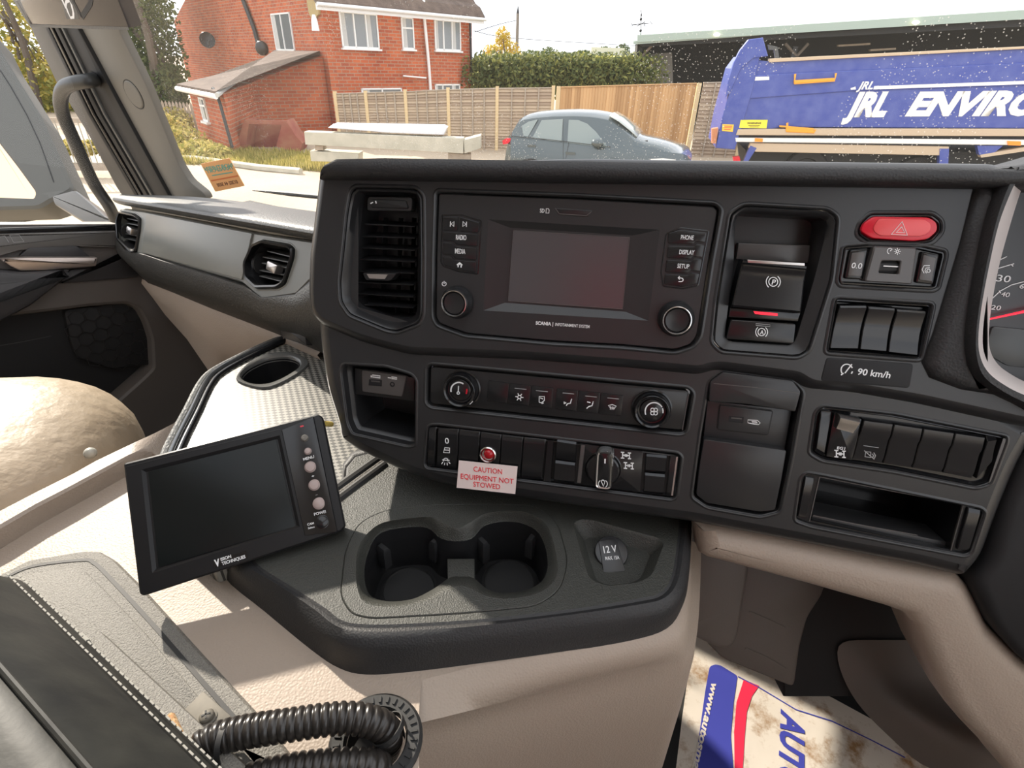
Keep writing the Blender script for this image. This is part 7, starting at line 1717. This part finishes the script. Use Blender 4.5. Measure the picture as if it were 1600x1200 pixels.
for s, x, y in (('S', 985, 41), ('N', 1015, 38), ('E', 1006, 41), ('W', 993, 36)): text('compass_letter', s, FBn, (x, y), (x + 4, y), 5, 0, M['dark'], wv, th=.01)
obj('ball', MB().sphere(FBn.P(*FBn.p(1001, 48), 0), .06), M['dark'], wv); obj('ball', MB().sphere(FBn.P(*FBn.p(1001.5, 30), 0), .06), M['dark'], wv)

# ------------------------------------------------------------------ blue tipper truck
FTk = vplane(CAMP + ray(1200, 150) * 12.2, (1, -.22)); tk = thing('tipper_truck', 'blue tipper truck body lettered JRL ENVIRO with orange grab handles', 'truck', Vector((*FTk.P(*FTk.p(1300, 200), 0).xy, 0)))
def zt(pts): return Z(1080, 0, 3.0769, pts)
M['blue'] = mat('dusty_blue_paint', (.035, .060, .30), .35, var=(5, .3, (.09, .12, .36))); M['tan'] = mat('dusty_tan_rail', (.55, .43, .30), .7); M['orange'] = mat('orange_paint', (.85, .36, .03), .45)
M['cream'] = mat('cream_lettering', (.82, .80, .74), .5); M['yellow'] = mat('yellow_label', (.85, .72, .06), .5)
def tks(nm, pts, w0, w1, m, bev=0.0, par=None): return obj(nm, MB().slab(FTk, FTk.ps(zt(pts), w1), w0, w1, bev), m, par or tk, ang=20)
body = tks('body_side', [(250, 282), (380, 295), (1620, 232), (2400, 190), (2400, 640), (1600, 618), (450, 612), (215, 640)], -2.3, 0, M['blue'], .02)
tks('rib_panel', [(250, 362), (500, 350), (1620, 300), (2400, 265), (2400, 372), (1620, 410), (780, 438), (270, 476)], -.02, .03, M['blue'], .02)
tks('top_rail', [(375, 282), (1620, 222), (2400, 180), (2400, 190), (1620, 234), (375, 300)], -.1, .06, M['tan'], .01)
tks('rear_post', [(262, 268), (330, 270), (300, 420), (210, 720), (118, 712), (150, 560), (215, 330)], -2.3, .05, M['blue'], .02)
tks('tail_arm', [(235, 240), (275, 190), (345, 180), (370, 270), (300, 280), (240, 330), (190, 440), (165, 470), (175, 400), (205, 300)], -.1, .08, M['blue'], .02)
tks('tail_bracket', [(370, 215), (415, 225), (425, 285), (405, 285), (398, 240), (375, 240)], -.05, .03, M['softgrey'], .005)
tks('lower_rail', [(225, 622), (600, 618), (1600, 620), (2400, 625), (2400, 662), (1600, 655), (215, 650)], -.2, .08, M['tan'], .01)
tks('chassis_rail', [(212, 662), (1600, 672), (2400, 680), (2400, 705), (1600, 698), (1380, 696), (215, 682)], -.2, .06, M['cream'], .01)
tks('shadow_gap', [(220, 650), (1600, 655), (2400, 660), (2400, 680), (1600, 672), (215, 664)], -.3, .0, M['deep'])
tks('side_guard_rail', [(285, 688), (1240, 705), (1240, 748), (310, 730), (275, 710)], -.1, .02, M['tan'], .01)
tks('guard_stay', [(285, 700), (315, 712), (265, 790), (240, 800)], -.1, .03, M['blue']); tks('guard_stay', [(1195, 715), (1240, 715), (1232, 860), (1190, 860)], -.1, .03, M['blue']); tks('guard_stay', [(1375, 700), (1500, 700), (1450, 740), (1385, 745)], -.1, .03, M['blue'])
tks('drop_rail', [(1390, 745), (1620, 705), (2000, 650), (2000, 670), (1620, 725), (1395, 758)], -.1, .05, M['tan'])
tks('underbody', [(260, 720), (2400, 740), (2400, 1050), (300, 1050)], -2.2, -.4, M['barn'])
for x in (520, 1050, 1560):
    c = FTk.p(*zt([(x, 900)])[0], -.4); mw = MB().lathe(Fr(FTk.P(*c, -.35), FTk.U, W=FTk.W), (0, 0), [(.5, -.25), (.5, .0), (.46, .03), (.3, .03), (.27, -.04), (.1, -.04), (.08, .03), (.01, .03)], 36)
    cz = FTk.P(*c, -.35); dz = .5 - cz.z
    for v in mw.v: v.z += dz
    obj('wheel', mw, M['rubber'], tk, ang=30)
tks('corner_mark', [(285, 370), (375, 368), (375, 384), (300, 388), (282, 465), (266, 466)], .03, .034, M['cream'])
for pts in ([(500, 355), (497, 400), (690, 386), (696, 352)], [(462, 590), (462, 630), (592, 636), (596, 622)]):
    icon('grab_rail', FTk, [zt(pts)], 3.6, .09, M['orange'], tk)
tks('grab_rail_bar', [(495, 386), (690, 374), (690, 388), (495, 402)], .03, .10, M['orange'], .01)
tks('grab_rail_bar', [(425, 603), (590, 617), (590, 640), (455, 634), (455, 612), (425, 612)], .03, .10, M['orange'], .01)
yl = tks('warning_label', [(238, 577), (368, 577), (362, 617), (230, 615)], -.01, .055, M['yellow'])
text('warning_lettering', 'WARNING', FTk, zt([(268, 596)])[0], zt([(335, 596)])[0], 2.6, .056, M['rubber'], yl, bold=.03, th=.003)
icon('label_lines', FTk, [[zt([(275, 604)])[0], zt([(330, 604)])[0]], [zt([(280, 610)])[0], zt([(325, 610)])[0]]], .8, .056, M['rubber'], yl)
yl = tks('orange_label', [(150, 597), (205, 599), (200, 634), (148, 630)], .0, .058, mat('orange_yellow_label', (.9, .55, .05), .5))
icon('label_lines', FTk, [[zt([(158, 606)])[0], zt([(197, 607)])[0]], [zt([(158, 614)])[0], zt([(196, 615)])[0]], [zt([(158, 622)])[0], zt([(190, 623)])[0]]], .9, .059, M['redpr'], yl)
for pts in ([(308, 664), (345, 666), (343, 683), (306, 681)], [(1522, 678), (1585, 680), (1585, 700), (1525, 698)]): tks('side_marker', pts, .05, .09, mat('orange_marker', (.9, .22, .02), .3, emit=((1, .25, .02), .4)))
tks('tail_lamp', [(200, 755), (232, 752), (240, 788), (205, 790)], -.1, .05, M['red']); tks('rear_reflector', [(100, 620), (130, 615), (120, 690), (100, 690)], -.2, .02, mat('rusty_orange_bracket', (.55, .22, .10), .6))
tks('stripe', [(880, 414), (1620, 388), (2400, 360), (2400, 372), (1620, 404), (875, 430)], .028, .034, M['cream'])
def tkt(s, a, b, h, sh=.3, bold=.05, w=.006): text('body_lettering', s, FTk, zt([a])[0], zt([b])[0], h, w, M['cream'], tk, shear=sh, bold=bold, th=.004)
tkt('JRL', (795, 430), (872, 428), 11.5, .3, .03, w=.036)
tks('logo_mark', [(766, 424), (790, 416), (792, 430), (768, 432)], .028, .034, M['cream'])
tkt('JRL', (730, 556), (935, 555), 34, .28, .055)
tkt('ENVIRONMENTAL', (1028, 552), (2560, 545), 35, .28, .055)

# ------------------------------------------------------------------ parked car
CO_ = atz(930, 300, 0); CD = 11.3
FCr = vplane(CAMP + ray(930, 215) * CD, (.90, .02 - .28)); 
FCr = vplane(Vector((*FCr.O.xy, 0)), (1, -.30))
car = thing('parked_car', 'dark grey hatchback car parked in front of the fence', 'car', FCr.O)
M['carp'] = mat('dark_teal_grey_paint', (.075, .095, .10), .22, metal=.3, coat=.6); M['carg'] = mat('car_glass', (.20, .24, .23), .06, spec=.8)
def zc(p): return Z(780, 160, 5, [p])[0]
# side profile from the photograph, as height above ground along the car
prof_top = [(20, 400), (22, 330), (40, 285), (75, 240), (120, 150), (140, 120), (250, 100), (400, 88), (560, 85), (700, 92), (800, 108), (860, 122), (930, 170), (1010, 235), (1080, 300), (1130, 312), (1200, 325), (1300, 350), (1400, 385), (1470, 425), (1495, 470)]
U = [FCr.p(*zc(p), 0) for p in prof_top]
u_min, u_max = min(p[0] for p in U), max(p[0] for p in U)
Wd = 1.75
def hgt(u):
    s = sorted(U); 
    for a, b in zip(s, s[1:]):
        if a[0] <= u <= b[0]: return a[1] + (b[1] - a[1]) * (u - a[0]) / max(b[0] - a[0], 1e-6)
    return s[0][1] if u < s[0][0] else s[-1][1]
def belt(u): 
    b0, b1 = FCr.p(*zc((75, 262)), 0), FCr.p(*zc((870, 345)), 0)
    return b0[1] + (b1[1] - b0[1]) * (u - b0[0]) / (b1[0] - b0[0])
NS = 40; rings = []; zlow = .28
L_ = u_max - u_min
for i in range(NS + 1):
    u = u_min + L_ * i / NS; h = max(hgt(u), .62); bl_ = min(belt(u), h - .02)
    endt = min(1, min(i, NS - i) / 3 + .35); 
    yw = [0.0, .0, .0]
    side = []   # near side: w = 0 (sill) ; roof tucks in
    tuck = max(0, h - bl_) * .38
    e = (1 - endt) * .35
    pts = [(.02 + e, zlow), (e - .0, .5), (e, bl_ - .12), (.05 + e, bl_), (.05 + tuck * .9 + e, max(h - .07, bl_ + .005)), (.16 + tuck + e, h - .01), (Wd / 2, h + .03)]
    r_1 = [FCr.P(u, z_, -w_) for w_, z_ in pts]; r_2 = [FCr.P(u, z_, -(Wd - w_)) for w_, z_ in pts[::-1][1:]]
    rings.append(r_1 + r_2)
cb2 = obj('body', MB().loft3(rings), M['carp'], car, ang=35)
def csl(nm, pts, w_, m, par=None, th=.02, dp=.0):
    P = []
    for p in pts:
        u, v = FCr.p(*zc(p), -w_); bl_ = belt(u); P.append((u, v))
    out_ = []
    for k, (u, v) in enumerate(P):
        h = hgt(u); bl_ = belt(u); f = max(0, min(1, (v - bl_) / max(h - bl_, .05))); tk_ = .05 + max(0, h - bl_) * .38 * .9 * f
        out_.append(FCr.P(u, v, -tk_ + .012))
    o_1 = [p - FCr.W * th for p in out_]
    return obj(nm, MB().loft3([o_1, out_]), m, par or car, ang=20)
csl('rear_quarter_glass', [(185, 180), (235, 148), (305, 132), (240, 262), (205, 255)], .2, M['carg'])
csl('rear_door_glass', [(275, 268), (335, 138), (500, 128), (500, 300), (400, 290)], .2, M['carg'])
csl('front_door_glass', [(545, 135), (620, 138), (690, 165), (760, 225), (860, 345), (720, 330), (545, 308)], .2, M['carg'])
# windscreen follows the body across its width
wr_ = []
for p in ((760, 128), (860, 130), (935, 180), (1020, 245), (1075, 305)): 
    u = FCr.p(*zc(p), -.3)[0]; h = hgt(u); wr_.append((u, h))
rows = [[FCr.P(u, h + .045 - .05 * abs(f - .5), -(.25 + (Wd - .5) * f)) for f in (0, .25, .5, .75, 1)] for u, h in wr_[1:]]
obj('windscreen', MB().grid(rows), mat('pale_windscreen', (.42, .45, .42), .05, spec=.9), car, ang=60, solid=.01)
csl('tail_lamp', [(20, 300), (50, 282), (105, 285), (60, 325), (25, 330)], .0, M['red'], th=.1)
hlq = [FCr.P(*FCr.p(*zc(p), -.02), -.0) + FCr.W * .01 for p in ((1180, 440), (1280, 435), (1370, 445), (1430, 470), (1300, 478), (1200, 470))]
obj('head_lamp', MB().loft3([[p - FCr.W * .3 for p in hlq], hlq]), mat('clear_lamp', (.75, .75, .72), .1), car)
for pts in ([(225, 330), (285, 330), (285, 348), (225, 345)], [(520, 385), (595, 390), (595, 408), (520, 405)]):
    q_ = [FCr.P(*FCr.p(*zc(p), 0), .03) for p in pts]; obj('door_handle', MB().loft3([[p - FCr.W * .05 for p in q_], q_]), M['carp'], car)
mc = FCr.P(*FCr.p(*zc((768, 318)), .12), .12); obj('door_mirror', MB().sphere(mc, .11, sc=(1.2, .7, .8), ax=(FCr.U, -FCr.W, Vector((0, 0, 1)))), M['carp'], car, ang=60)
obj('mirror_stalk', MB().tube([mc, mc - FCr.W * .15 - Vector((0, 0, .10))], .03, 8), M['dark'], car)
for a, b in (((500, 128), (500, 440)), ((545, 308), (520, 440))): icon('door_seam', FCr, [[zc(a), zc(b)]], .5, .004, M['rubber'], car)
icon('belt_moulding', FCr, [[zc((75, 262)), zc((400, 292)), (zc((870, 348))[0], zc((870, 348))[1])]], .9, .004, M['rubber'], car)
for f in (.17, .80):
    u = u_min + L_ * f
    for side in (0, 1):
        F_ = Fr(FCr.P(u, .34, -.0 if not side else -Wd), FCr.U, W=FCr.W if not side else -FCr.W)
        w_ = obj('wheel', MB().lathe(F_, (0, 0), [(.34, -.2), (.34, .0), (.32, .015), (.24, .015), (.22, 0)], 36), M['rubber'], car, ang=30)
        obj('wheel_rim', MB().lathe(F_, (0, 0), [(.215, -.02), (.215, .012), (.19, .0), (.06, .012), (.02, .014)], 24), M['steel'], w_, ang=30)
    if True: obj('arch_liner', MB().lathe(Fr(FCr.P(u, .36, 0), FCr.U, W=FCr.W), (0, 0), [(.40, -.3), (.40, .006), (.36, .010), (.35, -.1)], 36), M['rubber'], car, ang=30)
ar_ = [FCr.P(*FCr.p(*zc(p), -.3), -.3) for p in ((1040, 322), (1160, 300))]; obj('wiper', MB().tube(ar_, .015, 6), M['rubber'], car)
